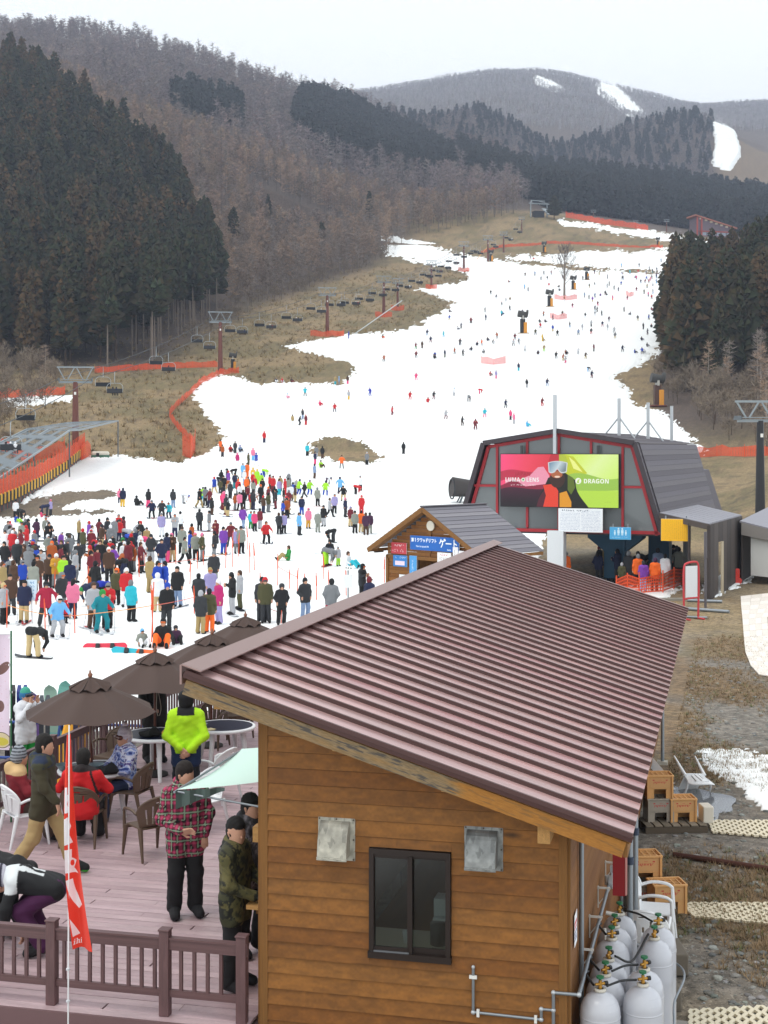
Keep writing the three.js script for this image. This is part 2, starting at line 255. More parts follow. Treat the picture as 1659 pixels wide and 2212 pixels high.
// a leafless larch or birch: straight stem, rising limbs, a haze of fine twigs
function bareTree(h, R, limbs, twigs, tw, stem, tint, spread) {
  const wood = [rod([0, -0.4, 0], [rr(-0.2, 0.2), h * 0.55, rr(-0.2, 0.2)], stem, stem * 0.55, 5), rod([0, h * 0.55, 0], [rr(-0.2, 0.2), h, rr(-0.2, 0.2)], stem * 0.5, stem * 0.1, 4)];
  const p = [], c = [], ends = [];
  for (let i = 0; i < limbs; i++) {
    const f = i / limbs, y0 = h * (0.25 + 0.7 * f), a = rnd() * 6.283, len = R * (1 - 0.75 * f) * rr(0.7, 1.15) * (f < 0.12 ? 0.7 : 1), e = V(Math.cos(a) * len, y0 + len * spread * rr(0.6, 1.2), Math.sin(a) * len);
    wood.push(rod([0, y0, 0], e, stem * 0.26 * (1 - f * 0.6), stem * 0.05, 3)); ends.push([V(0, y0, 0), e]);
  }
  for (let i = 0; i < twigs; i++) {
    const [s, e] = pick(ends), q = s.clone().lerp(e, 0.25 + 0.75 * Math.sqrt(rnd())), l = tw[0] * rr(0.5, 1.3), d = V(rr(-1, 1), rr(-0.1, 1.1) * (spread + 0.3), rr(-1, 1)).normalize().multiplyScalar(l), w = V(rr(-1, 1), rr(-1, 1), rr(-1, 1)).cross(d).normalize().multiplyScalar(tw[1]);
    p.push(q.x - w.x, q.y - w.y, q.z - w.z, q.x + w.x, q.y + w.y, q.z + w.z, q.x + d.x, q.y + d.y, q.z + d.z); const b = rr(0.7, 1.3); for (let k = 0; k < 3; k++) c.push(tint[0] * b, tint[1] * b, tint[2] * b);
  }
  return { wood: merge(wood), twigs: triGeo(p, c) };
}
const CEDAR = [[0.021, 0.026, 0.006], [0.013, 0.021, 0.006], [0.034, 0.027, 0.007], [0.024, 0.019, 0.006]], CEDARB = [[0.058, 0.034, 0.01], [0.04, 0.032, 0.009], [0.075, 0.042, 0.013]], FIRB = [[0.016, 0.022, 0.02], [0.02, 0.025, 0.022], [0.024, 0.024, 0.02]];
const LARCH = [0.29, 0.215, 0.165], LARCHG = [0.25, 0.21, 0.185], BUSH = [0.22, 0.175, 0.13];
const leafMat = new THREE.MeshStandardMaterial({ vertexColors: true, roughness: 0.95, side: THREE.DoubleSide });
const barkMat = mat(0x4a3a2e, 0.95), greyBark = mat(0x7d7167, 0.95), paleBark = mat(0xa79d93, 0.9);
const cedars = [0, 1, 2, 3, 4].map((i) => ({ trunk: trunkGeo(19, 0.27), crown: cedarCrown(22, rr(2.5, 3.2), 620, i === 3 ? 7.5 : 4.5, 1.25, i === 4 ? CEDARB : i === 2 ? [...CEDAR, ...CEDARB] : CEDAR) }));
const larches = [0, 1, 2, 3].map((i) => bareTree(rr(13, 16), rr(2.2, 3.0), 26, 420, [1.5, 0.075], 0.17, [LARCH, LARCHG, [0.2, 0.155, 0.125], [0.34, 0.24, 0.17]][i], i === 2 ? 0.9 : 0.35));
const bushes = [0, 1, 2].map(() => bareTree(rr(3.6, 5), rr(2.2, 3), 18, 330, [1.1, 0.045], 0.07, BUSH, 1.1));
const groundRow = (x, D) => HORIZON - (groundY(x, D) - EYE) * FOCAL / D;
function scatter(D0, D1, pxa, pxb, gap, test, jit = 0.45) { // jittered planting over the slope
  const out = [];
  for (let D = D0; D < D1; D += gap) for (let x = X(pxa, D); x < X(pxb, D); x += gap) { const xx = x + rr(-0.45, 0.45) * gap, dd = D + rr(-jit, jit) * gap, px = xx / dd * FOCAL + VW / 2; if (test(px, dd, xx)) out.push([xx, dd, px]); }
  return out;
}
const CEDGE = (D) => lerpTable([300, 343, 400, 440, 480, 520, 560, 600], [300, 412, 480, 465, 405, 300, 160, 20], D);
function plant(name, list, kinds, label, group, sc, crownMat = leafMat, woodMat = barkMat) { // trees one can pick out
  for (const [x, D] of list) {
    const k = pick(kinds), o = thing(name, label, 'tree', [x, groundY(x, D) - 0.2, -D], rnd() * 6.283, group), s = rr(sc[0], sc[1]); o.scale.set(s * rr(0.85, 1.15), s, s * rr(0.85, 1.15));
    if (k.crown) { part('trunk', k.trunk, woodMat, o); part('crown', k.crown, crownMat, o); } else { part('trunk', k.wood, woodMat, o); part('crown', k.twigs, crownMat, o); }
  }
}
function wood(name, list, geos, label, sc) { // a mass of trees too many or too far to count
  const per = geos.map(() => []);
  for (const q of list) per[Math.floor(rnd() * geos.length)].push(q);
  const root = new THREE.Group(); root.name = numbered(name); tagAs(root, label, 'wood', null, 'stuff'); scene.add(root);
  geos.forEach((g, i) => {
    if (!per[i].length) return;
    const m = new THREE.InstancedMesh(g, leafMat, per[i].length), M = new THREE.Matrix4(), q = new THREE.Quaternion(), up = V(0, 1, 0); m.name = 'tree_mass'; m.userData.kind = 'stuff'; m.castShadow = m.receiveShadow = true;
    per[i].forEach(([x, D], k) => { const s = rr(sc[0], sc[1]); M.compose(V(x, groundY(x, D) - 0.3, -D), q.setFromAxisAngle(up, rnd() * 6.283), V(s * rr(0.85, 1.2), s, s * rr(0.85, 1.2))); m.setMatrixAt(k, M); const b = rr(0.75, 1.25); m.setColorAt(k, new THREE.Color(b, b * rr(0.94, 1.04), b)); });
    root.add(m);
  });
}
const whole = (k, barkTint) => k.crown ? merge([paint(k.trunk.clone().toNonIndexed(), [0.06, 0.047, 0.037]), k.crown.clone()]) : merge([paint(k.wood.clone().toNonIndexed(), barkTint), k.twigs.clone()]);
const split = (list, n, key = (q) => q[1]) => { list.sort((a, b) => key(a) - key(b)); return [list.slice(0, n), list.slice(n)]; };
{ // cedars of the left hillside
  const all = scatter(300, 610, -430, 480, 5.2, (px, D) => px < CEDGE(D) + 14 * Math.sin(D * 0.13) && fbm(px * 0.03, D * 0.05, 2) > 0.27);
  const [near, rest] = split(all.filter((q) => q[2] > -40), 205, (q) => q[1] - q[2] * 0.05);
  const edgeT = near.filter((q) => q[2] > CEDGE(q[1]) - 75 && q[1] < 400), deep = near.filter((q) => !edgeT.includes(q)), bareStem = { trunk: trunkGeo(20, 0.22), crown: cedarCrown(23, 2.6, 480, 11, 1.25, [...CEDAR, [0.03, 0.045, 0.018]]) };
  plant('cedar_tree', edgeT, [bareStem], 'tall cedar with a bare pale trunk at the edge of the left stand', 'cedars at the edge of the left stand', [0.8, 1.15], leafMat, greyBark);
  plant('cedar_tree', deep, [...cedars, cedars[4], cedars[2]], 'tall dark cedar in the dense stand on the left hillside', 'cedars on the left hillside', [0.66, 1.24]);
  wood('cedar_wood', [...rest, ...all.filter((q) => q[2] <= -40)], cedars.map((k) => whole(k)), 'dark cedar wood climbing the upper left hillside', [0.68, 1.22]);
}
{ // bare larches between the cedars and the lift line
  const right = (D) => lerpTable([370, 400, 480, 560, 600, 650, 740], [455, 515, 650, 800, 828, 880, 1120], D);
  const all = scatter(372, 745, -100, 1120, 5.4, (px, D) => px > CEDGE(D) + 12 && px < right(D) + 12 * Math.sin(D * 0.2));
  const [near, rest] = split(all.filter((q) => q[2] > 0), 290, (q) => -(q[2] - right(q[1])) * 0.9 + q[1]);
  plant('larch_tree', near, larches, 'bare brown larch in the wood beside the lift line', 'larches beside the lift line', [0.8, 1.15], leafMat, greyBark);
  plant('cedar_tree', scatter(400, 740, 300, 860, 34, (px, D) => px > CEDGE(D) + 30 && px < right(D) - 30 && rnd() < 0.3), [cedars[0], cedars[1]], 'lone dark cedar among the bare larches', 'cedars among the larches', [0.55, 0.85]);
  const lg = larches.map((k) => whole(k, [0.13, 0.11, 0.1]));
  wood('larch_wood', rest, lg, 'brown leafless larch wood behind the lift line', [0.8, 1.15]);
  const far = [0, 1, 2].map((i) => { const k = bareTree(rr(15, 19), rr(2.6, 3.6), 12, 150, [2.2, 0.15], 0.2, i ? [0.22, 0.185, 0.18] : [0.26, 0.205, 0.185], 0.5); return whole(k, [0.2, 0.175, 0.17]); });
  const fir = [0, 1].map(() => merge([paint(trunkGeo(16, 0.3).toNonIndexed(), [0.05, 0.04, 0.035]), cedarCrown(20, rr(2.6, 3.2), 170, 2, 2.1, FIRB)]));
  const E1 = [[630, 300], [648, 236], [700, 228], [770, 250], [880, 310], [985, 372], [985, 405], [900, 405], [800, 385], [700, 362]], E2 = [[365, 250], [410, 232], [520, 258], [530, 306], [470, 300], [400, 290]];
  const BELT = [[985, 340], [1130, 388], [1300, 402], [1500, 425], [1720, 450], [1720, 528], [1500, 497], [1300, 468], [1190, 455], [1120, 425], [1000, 405]];
  const isFir = (px, D, x) => { const py = groundRow(x, D); return inside(E1, px, py) || inside(E2, px, py); };
  const open = (px, D) => px > 1120 && D < 800;
  wood('hill_wood', scatter(745, 1400, -260, 1130, 8.6, (px, D, x) => (D < 1190 || rnd() < 0.3) && !open(px, D) && !isFir(px, D, x) && !(D > 780 && D < 1130 && inside(BELT, px, groundRow(x, D))), 2), far, 'grey brown leafless wood covering the big left hill', [0.85, 1.35]);
  wood('fir_wood', scatter(745, 1200, 330, 1000, 6.2, (px, D, x) => isFir(px, D, x)), fir, 'dark fir plantation on the middle of the left hill', [0.85, 1.2]);
  wood('fir_belt', scatter(790, 1140, 980, 1760, 6.4, (px, D, x) => inside(BELT, px, groundRow(x, D))), fir, 'dark fir belt behind the upper ski run', [0.8, 1.15]);
  const bare2 = [0, 1].map(() => whole(bareTree(rr(11, 14), rr(2.6, 3.6), 9, 110, [2.2, 0.2], 0.2, [0.2, 0.175, 0.175], 0.6), [0.2, 0.175, 0.17])), bare3 = [0, 1].map(() => whole(bareTree(rr(11, 14), rr(2.6, 3.6), 9, 90, [2.4, 0.2], 0.2, [0.38, 0.36, 0.36], 0.6), [0.38, 0.36, 0.35]));  // farthest trees tinted paler, part of the distance haze is in their colour
  const run = (px, D) => px > 1540 && px < 1720 && D > 1290;
  wood('hill_wood', scatter(1180, 1560, 840, 1740, 6.2, (px, D) => !run(px, D) && rnd() < 0.9, 1), [...bare2, ...bare2, fir[0]], 'mixed dark wood on the two rounded middle hills', [0.55, 0.95]);
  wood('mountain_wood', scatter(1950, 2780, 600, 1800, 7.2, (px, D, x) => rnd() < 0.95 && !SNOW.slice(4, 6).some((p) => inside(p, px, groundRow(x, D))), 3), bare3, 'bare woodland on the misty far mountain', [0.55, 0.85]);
}
{ // right side: cedars over a fringe of leafless brush
  const left = (D) => lerpTable([225, 262, 300, 340, 400, 520], [1600, 1470, 1436, 1446, 1462, 1490], D);
  const [nearR, restR] = split(scatter(262, 440, 1400, 1800, 6.2, (px, D) => px > left(D)), 92, (q) => q[1] + Math.max(0, q[2] - 1670) * 2);
  wood('cedar_wood', restR, [cedars[0], cedars[2], cedars[4]].map((k) => whole(k)), 'dark cedar wood behind the right cedar stand', [0.85, 1.12]);
  plant('cedar_tree', nearR, [cedars[0], cedars[2], cedars[4], cedars[1]], 'tall brownish cedar in the stand on the right of the slope', 'cedars on the right of the slope', [0.75, 1.22]);
  plant('bare_tree', scatter(205, 262, 1440, 1860, 7.5, (px, D) => px > left(D) - 20 + 40 * rnd()), [larches[1], larches[3]], 'thin leafless tree in front of the right cedar stand', 'leafless trees before the right cedars', [0.45, 0.8], leafMat, paleBark);
  plant('bare_bush', scatter(190, 290, 1395, 1850, 4.6, (px, D) => px > lerpTable([190, 215, 240, 265, 300], [1660, 1560, 1480, 1432, 1412], D)), bushes, 'bushy leafless brush below the right cedar stand', 'leafless brush below the right cedars', [0.6, 1.3]);
  plant('bare_bush', scatter(205, 300, -60, 150, 5.5, (px, D) => px < lerpTable([205, 240, 300], [60, 95, 140], D)), bushes, 'leafless brush at the foot of the left cedars', 'leafless brush below the left cedars', [0.6, 1.25]);
  plant('bare_bush', scatter(330, 620, 330, 860, 6.5, (px, D) => { const e = lerpTable([330, 343, 400, 480, 560, 620], [370, 430, 515, 650, 800, 850], D); return px < e + 8 && px > e - 36; }), bushes, 'leafless brush along the edge of the larch wood', 'leafless brush along the larch wood', [0.55, 1.1]);
  const [x, y, D] = standAt(1219, 641), k = bareTree(15.5, 5.8, 30, 420, [2.2, 0.06], 0.42, [0.12, 0.1, 0.09], 1.7), o = thing('bare_tree', 'lone leafless tree standing on the snow between snow guns', 'tree', [x, y - 0.2, -D]); part('trunk', k.wood, greyBark, o); part('crown', k.twigs, leafMat, o);
  const [x2, y2, D2] = standAt(1197, 474), o2 = thing('cedar_tree', 'single dark conifer beside the top lift station', 'tree', [x2, y2, -D2]); o2.scale.set(1, 0.55, 1); part('trunk', cedars[0].trunk, barkMat, o2); part('crown', cedars[0].crown, leafMat, o2);
  const [x3, y3, D3] = standAt(98, 838), o3 = thing('bare_tree', 'pale leafless tree in front of the left cedars', 'tree', [x3, y3, -D3]); o3.scale.setScalar(0.6); part('trunk', larches[0].wood, paleBark, o3); part('crown', larches[0].twigs, leafMat, o3);
}
// ---------------------------------------------------------------- food hut and its deck; (u, y, v): u along the front wall to the right, v back along the hut, y up from the deck
const TH = 13.5 * Math.PI / 180, CT = Math.cos(TH), ST = Math.sin(TH), HX = -1.167, HD = 13.7;
const W = (u, y, v) => [HX + CT * u + ST * v, y, -(HD - ST * u + CT * v)];
const toUV = (x, D) => [CT * (x - HX) - ST * (D - HD), ST * (x - HX) + CT * (D - HD)];
const grainTex = noiseTexture(256, 512, (u, v) => { const g = tn(u, v * 0.5, 64, 1) * 0.5 + tn(u, v, 128, 2) * 0.3 + 0.25 * tn(u, v, 6, 4), k = 0.74 + 0.3 * g; const knot = Math.max(0, 1 - 55 * Math.hypot((u - 0.37) * 0.9, (v - 0.31) * 0.35)) + Math.max(0, 1 - 70 * Math.hypot((u - 0.81), (v - 0.74) * 0.4)); const s = k * (1 - 0.55 * Math.min(1, knot)); return [s, s * 0.985, s * 0.96]; });
const speckTex = noiseTexture(256, 256, (u, v) => { const s = 0.86 + 0.22 * (tfbm(u, v, 6, 4, 1) - 0.5) + 0.14 * (tn(u, v, 128, 6) - 0.5); return [s, s, s]; });
const bumpTex = noiseTexture(256, 256, (u, v) => { const a = tfbm(u, v, 16, 4, 9); return [a, a, a]; }, false);
const siding = ['#8f5d25', '#895821', '#966329', '#85531c', '#926129'].map((c) => new THREE.MeshStandardMaterial({ color: c, map: grainTex, bumpMap: grainTex, bumpScale: 0.004, roughness: 0.72 }));
const trimWood = new THREE.MeshStandardMaterial({ color: '#8a5f2c', map: grainTex, roughness: 0.8 }), paleWood = new THREE.MeshStandardMaterial({ color: '#c99a5c', map: grainTex, roughness: 0.75 });
const bargeTex = noiseTexture(1024, 64, (u, v) => { const w = sstep(0.66, 0.6, u + 0.05 * (tn(u, v, 16, 2) - 0.5)), g = tn(u, v * 0.2, 128, 3), spot = tfbm(u, v * 0.3, 24, 4, 5); const wood = [0.72 + 0.1 * g, 0.5 + 0.08 * g, 0.22 + 0.05 * g], grey = [0.56 + 0.14 * g, 0.5 + 0.12 * g, 0.4 + 0.1 * g], dk = sstep(0.6, 0.72, spot); const c = mix3(wood, grey, w * (0.55 + 0.7 * spot)); return mix3(c, [0.34, 0.33, 0.34], dk * 0.8 * (0.3 + 0.7 * w)); });
const bargeMat = new THREE.MeshStandardMaterial({ color: '#c8c2b8', map: bargeTex, roughness: 0.85 });
const roofTex = noiseTexture(256, 256, (u, v) => { const s = 0.9 + 0.25 * (tfbm(u, v, 4, 4, 3) - 0.5); return [s, s * 0.98, s * 0.97]; });
const roofRough = noiseTexture(256, 256, (u, v) => { const s = 0.34 + 0.22 * (tfbm(u, v, 5, 4, 8) - 0.5); return [s, s, s]; }, false);
const roofMats = ['#c6a2a1', '#cba19f', '#bf9e9c'].map((c) => new THREE.MeshPhysicalMaterial({ color: c, map: roofTex, roughnessMap: roofRough, roughness: 1, metalness: 0.2, clearcoat: 0.5, clearcoatRoughness: 0.3 }));  // pan colours paled, the sky's grazing sheen is put into them
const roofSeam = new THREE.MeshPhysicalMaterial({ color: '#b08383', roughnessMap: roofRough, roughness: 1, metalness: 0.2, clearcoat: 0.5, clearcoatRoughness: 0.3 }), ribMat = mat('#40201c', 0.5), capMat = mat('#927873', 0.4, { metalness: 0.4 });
const RU0 = -0.6, RU1 = 3.52, RT = 3.38, RK = (3.38 - 2.105) / (RU1 - RU0), roofY = (u) => RT - (u - RU0) * RK, RA = Math.atan(RK), RL = (RU1 - RU0) / Math.cos(RA), RV0 = -0.45, RV1 = 17.8;
const hut = thing('wooden_hut', 'long timber food hut with brown ribbed metal roof beside the deck', 'hut', [HX, 0, -HD], -TH);
const hb = (w, h, d, x, y, v) => bx(w, h, d, x, y, -v);
const uvSlice = (g, k) => { const a = g.attributes.uv; for (let i = 0; i < a.count; i++) a.setXY(i, a.getX(i) * 0.07 + (k * 0.137) % 1, a.getY(i) * (0.9 + 0.3 * ((k * 0.31) % 1)) + k * 0.21); return g; };
const rotUV = (g) => { const a = g.attributes.uv; for (let i = 0; i < a.count; i++) { const x = a.getX(i), y = a.getY(i); a.setXY(i, y, x); } return g; };
function boardGeo(u0, u1, y0, y1, vFace, cutTop, k) { // one lap board of the front wall, its top cut to the roof line if need be
  const pts = [[u0, y0], [u1, y0]], top = (u) => Math.min(y1, cutTop ? roofY(u) - 0.1 : 99);
  if (top(u1) < y0 + 0.01) { const ue = RU0 + (RT - 0.1 - y0) / RK; if (ue <= u0 + 0.02) return null; pts[1] = [ue, y0]; if (top(u0) >= y1) { const um = RU0 + (RT - 0.1 - y1) / RK; pts.push([um, y1]); } pts.push([u0, top(u0)]); }
  else { pts.push([u1, top(u1)]); if (top(u0) >= y1 && top(u1) < y1) pts.push([RU0 + (RT - 0.1 - y1) / RK, y1]); pts.push([u0, top(u0)]); }
  const g = extrude(pts, 0.018), p = g.attributes.position, q = g.attributes.uv;
  for (let i = 0; i < p.count; i++) { p.setZ(i, p.getZ(i) + vFace + 0.016 * clamp((y1 - p.getY(i)) / (y1 - y0), 0, 1)); q.setXY(i, (p.getY(i) - y0) * 0.45 + (k * 0.173) % 1, p.getX(i) * 0.34 + k * 0.37); }
  g.computeVertexNormals(); return g;
}
const winU = [1.07, 1.842], winY = [0.73, 1.75];
for (let k = 0, y = -0.55; y < 3.2; y += 0.15, k++) {
  const spans = y + 0.149 > winY[0] && y < winY[1] ? [[0.07, winU[0] - 0.005], [winU[1] + 0.005, 2.84]] : [[0.07, 2.84]];
  for (const [a, b] of spans) {
    let y0 = y, y1 = y + 0.1435;
    const g = boardGeo(a, b, y0, y1, 0.002, true, k); if (g) part('board', g, siding[(k * 7 + (a > 1 ? 2 : 0)) % 5], hut);
  }
}
for (const [a, b, k] of [[0.65, 0.722, 8], [1.758, 1.8435, 15]]) part('board', boardGeo(winU[0] - 0.005, winU[1] + 0.005, a, b, 0.002, true, k), siding[(k * 7) % 5], hut);
for (let k = 0, y = -0.55; y < 1.95; y += 0.15, k++) { const g = new THREE.BoxGeometry(0.02, 0.147, 17.2); rotUV(uvSlice(g, k)); part('board', g.translate(2.905, y + 0.074, -8.62), siding[(k * 3 + 1) % 5], hut); }
for (let k = 0, y = -0.05; y < 1.0; y += 0.15, k++) part('board', rotUV(uvSlice(new THREE.BoxGeometry(0.02, 0.147, 17.2), k)).translate(-0.005, y + 0.074, -8.62), siding[(k * 3 + 2) % 5], hut);
for (let k = 0, y = 2.2; y < 3.0; y += 0.15, k++) part('board', rotUV(uvSlice(new THREE.BoxGeometry(0.02, 0.147, 17.2), k)).translate(-0.005, y + 0.074, -8.62), siding[(k * 2 + 2) % 5], hut);
part('wall_core', [hb(2.86, 2.2, 0.04, 1.45, 0.55, 17.2), hb(0.03, 2.5, 17.2, 2.87, 0.7, 8.6), hb(2.86, 0.05, 17, 1.45, -0.5, 8.6), hb(0.05, 1.2, 17, 0.03, 0.4, 8.6), hb(0.05, 0.9, 17, 0.03, 2.65, 8.6), hb(0.05, 2.4, 4.4, 0.03, 1.2, 15)], trimWood, hut);
part('corner_trim', [hb(0.075, 3.65, 0.05, 0.032, 1.24, -0.01), hb(0.05, 3.6, 0.075, -0.012, 1.2, 0.04)], trimWood, hut);
part('corner_trim', [hb(0.075, 2.72, 0.05, 2.875, 0.82, -0.01), hb(0.03, 2.7, 0.09, 2.925, 0.8, 0.04)], trimWood, hut);
{ // roof pans between raised ribs
  const nR = 44, step = (RV1 - RV0) / nR, mid = (RU0 + RU1) / 2, my = roofY(mid);
  const pan = new THREE.BoxGeometry(RL, 0.012, step - 0.005), rib = extrude([[-0.026, 0], [0.026, 0], [0.016, 0.036], [-0.016, 0.036]], RL).translate(0, 0, -RL / 2).rotateY(Math.PI / 2), clip = bx(0.05, 0.02, 0.06, -RL / 2 + 0.02, 0.045, 0);
  for (let i = 0; i < nR; i++) {
    const v = RV0 + (i + 0.5) * step, wide = i === 13 || i === 24 || i === 33 || i === 34;
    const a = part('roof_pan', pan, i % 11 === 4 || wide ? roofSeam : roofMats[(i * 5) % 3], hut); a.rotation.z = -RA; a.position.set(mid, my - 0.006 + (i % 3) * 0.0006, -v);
    { const b = part('roof_rib', rib, ribMat, hut); b.rotation.z = -RA; b.position.set(mid, my, -(v - step / 2)); if (i && i % 1 === 0) { const c = part('rib_clip', clip, capMat, hut); c.rotation.z = -RA; c.position.set(mid, my, -(v - step / 2)); } }
  }
  const slab = part('roof_deck', bx(RL - 0.04, 0.05, RV1 - RV0 - 0.03), trimWood, hut); slab.rotation.z = -RA; slab.position.set(mid, my - 0.045, -(RV0 + RV1) / 2);
  part('ridge_cap', [bx(0.2, 0.014, RV1 - RV0 + 0.06, RU0 + 0.07, RT + 0.055, -(RV0 + RV1) / 2, 0, 0, -RA), hb(0.02, 0.18, RV1 - RV0 + 0.06, RU0 - 0.035, RT - 0.01, (RV0 + RV1) / 2)], capMat, hut);
  const edge = part('roof_edge', bx(RL + 0.02, 0.055, 0.02, 0, -0.012, 0), ribMat, hut); edge.rotation.z = -RA; edge.position.set(mid, my, -(RV0 - 0.012));
  const bg = new THREE.BoxGeometry(RL - 0.06, 0.14, 0.04); const barge = part('barge_board', bg, bargeMat, hut, 'weathered yellow and grey barge board under the roof edge'); barge.rotation.z = -RA; barge.position.set(mid - 0.04, my - 0.12, -(RV0 + 0.02));
  part('eave_board', hb(0.04, 0.14, RV1 - RV0 - 0.04, RU1 - 0.06, roofY(RU1) - 0.11, (RV0 + RV1) / 2), trimWood, hut);
  for (const [u, h] of [[-0.3, 0.12], [0.85, 0.1], [1.87, 0.1], [2.74, 0.24]]) part('purlin', hb(0.11, h, RV1 - RV0 - 0.12, u, roofY(u) - 0.13 - h / 2, (RV0 + RV1) / 2 + 0.04), paleWood, hut);
  for (let v = 1; v < 17.5; v += 1.1) { const r = part('rafter', bx(RL - 0.1, 0.07, 0.05), trimWood, hut); r.rotation.z = -RA; r.position.set(mid, my - 0.11, -v); }
}
{ // window of the front wall
  const [a, b] = winU, [c, d] = winY, mu = (a + b) / 2, mh = (c + d) / 2, fr = mat('#2b211d', 0.45, { metalness: 0.3 });
  const w = part('window', [hb(b - a, 0.05, 0.09, mu, d - 0.025, -0.02), hb(b - a + 0.02, 0.06, 0.1, mu, c + 0.03, -0.025), hb(0.045, d - c - 0.11, 0.09, a + 0.0225, mh + 0.005, -0.02), hb(0.045, d - c - 0.11, 0.09, b - 0.0225, mh + 0.005, -0.02)], fr, hut);
  part('sash', [hb(0.045, d - c - 0.12, 0.028, mu, mh, -0.035), hb(0.34, 0.045, 0.028, a + 0.21, c + 0.085, -0.035), hb(0.34, 0.03, 0.028, a + 0.21, d - 0.07, -0.035)], fr, w);
  part('sash', [hb(0.34, 0.05, 0.026, b - 0.22, c + 0.085, 0.0), hb(0.34, 0.03, 0.026, b - 0.22, d - 0.07, 0.0)], fr, w);
  const glass = new THREE.MeshPhysicalMaterial({ color: '#ccd2d0', transmission: 1, thickness: 0, roughness: 0.18 });
  part('pane', hb(0.33, d - c - 0.19, 0.006, a + 0.215, mh + 0.005, -0.028), glass, w); part('pane', hb(0.33, d - c - 0.19, 0.006, b - 0.215, mh + 0.005, 0.004), glass, w);
  part('window_track', hb(0.36, 0.012, 0.03, a + 0.2, c + 0.067, -0.05), mat('#7f8388', 0.4, { metalness: 0.6 }), w);
  // inside, near the glass
  solo('kitchen_counter', bx(1.4, 0.04, 0.5), mat('#c9c2ae', 0.6), 'pale kitchen counter behind the hut window', 'counter', null, W(1.5, 0.75, 0.42)).rotation.y = -TH;
  solo('paper_cup', lathe([[0, 0], [0.035, 0], [0.05, 0.11], [0, 0.11]], 12), mat('#d8dadb', 0.6), 'white cup standing behind the left window pane', 'cup', null, W(1.36, 0.77, 0.3));
  solo('steel_pot', lathe([[0, 0], [0.09, 0], [0.09, 0.2], [0, 0.2]], 14), mat('#3a3c3e', 0.4), 'dark pot standing behind the right window pane', 'pot', null, W(1.66, 0.77, 0.34));
  solo('steel_shelf', [bx(0.5, 0.16, 0.2), bx(0.5, 0.02, 0.3, 0, -0.1, 0)], mat('#e6eaee', 0.3), 'pale steel rack glinting behind the right window pane', 'shelf', null, W(1.86, 1.12, 0.42)).rotation.y = -TH;
}
function ventHood(u, y, m, label) { // curved weather hood on a flat plate
  const o = thing('vent_hood', label, 'vent', W(u, y, -0.03), -TH, 'vent hoods on the front wall');
  part('back_plate', [rbx(0.36, 0.4, 0.012, 0.004)], m, o);
  for (const [i, j] of [[-1, -1], [1, -1], [-1, 1], [1, 1], [0, 1], [1, 0]]) part('screw', cyl(0.008, 0.008, 0.006, i * 0.165, j * 0.185, 0.009, 6, Math.PI / 2), mat('#4a3c30', 0.6), o);
  const prof = [[0, 0.18]]; for (let k = 0; k <= 8; k++) { const a = k / 8 * Math.PI * 0.42; prof.push([0.145 * Math.sin(a) / Math.sin(Math.PI * 0.42), 0.17 - 0.26 * (1 - Math.cos(a)) / (1 - Math.cos(Math.PI * 0.42))]); } prof.push([0.15, -0.15]);
  const outer = prof, p = []; for (let k = 0; k + 1 < outer.length; k++) p.push([[-0.15, outer[k][1], outer[k][0]], [0.13, outer[k][1], outer[k][0]], [0.13, outer[k + 1][1], outer[k + 1][0]], [-0.15, outer[k + 1][1], outer[k + 1][0]]]);
  const hg = quads(p.map((q) => q.slice().reverse())); { const a = hg.attributes.uv, b = hg.attributes.position; for (let i = 0; i < a.count; i++) a.setXY(i, b.getX(i) * 2.2, b.getY(i) * 2.2); } part('hood', hg, m, o);
  for (const s of [-0.15, 0.13]) part('cheek', extrude([...outer, [0, -0.15]], 0.003).rotateY(-Math.PI / 2).translate(s + 0.0015, 0, 0), m, o);
  part('lip', [bx(0.29, 0.03, 0.006, -0.01, -0.155, 0.15)], m, o);
}
const zincTex = noiseTexture(128, 128, (u, v) => { const s = 0.78 + 0.4 * (tfbm(u, v, 6, 4, 4) - 0.5); const st = tfbm(u, v * 0.3, 10, 3, 6) > 0.62 ? 0.86 : 1; return [s * st, s * st, s * 0.98 * st]; });
ventHood(0.75, 1.81, new THREE.MeshStandardMaterial({ color: '#dcd8cc', map: zincTex, roughness: 0.55, metalness: 0.15 }), 'cream painted vent hood left of the hut window');
ventHood(2.148, 1.81, new THREE.MeshStandardMaterial({ color: '#b4b7b9', map: zincTex, roughness: 0.42, metalness: 0.5 }), 'grey metal vent hood right of the hut window');
const galv = mat('#8b9298', 0.42, { metalness: 0.55 }), galvL = mat('#b9bec2', 0.4, { metalness: 0.4 });
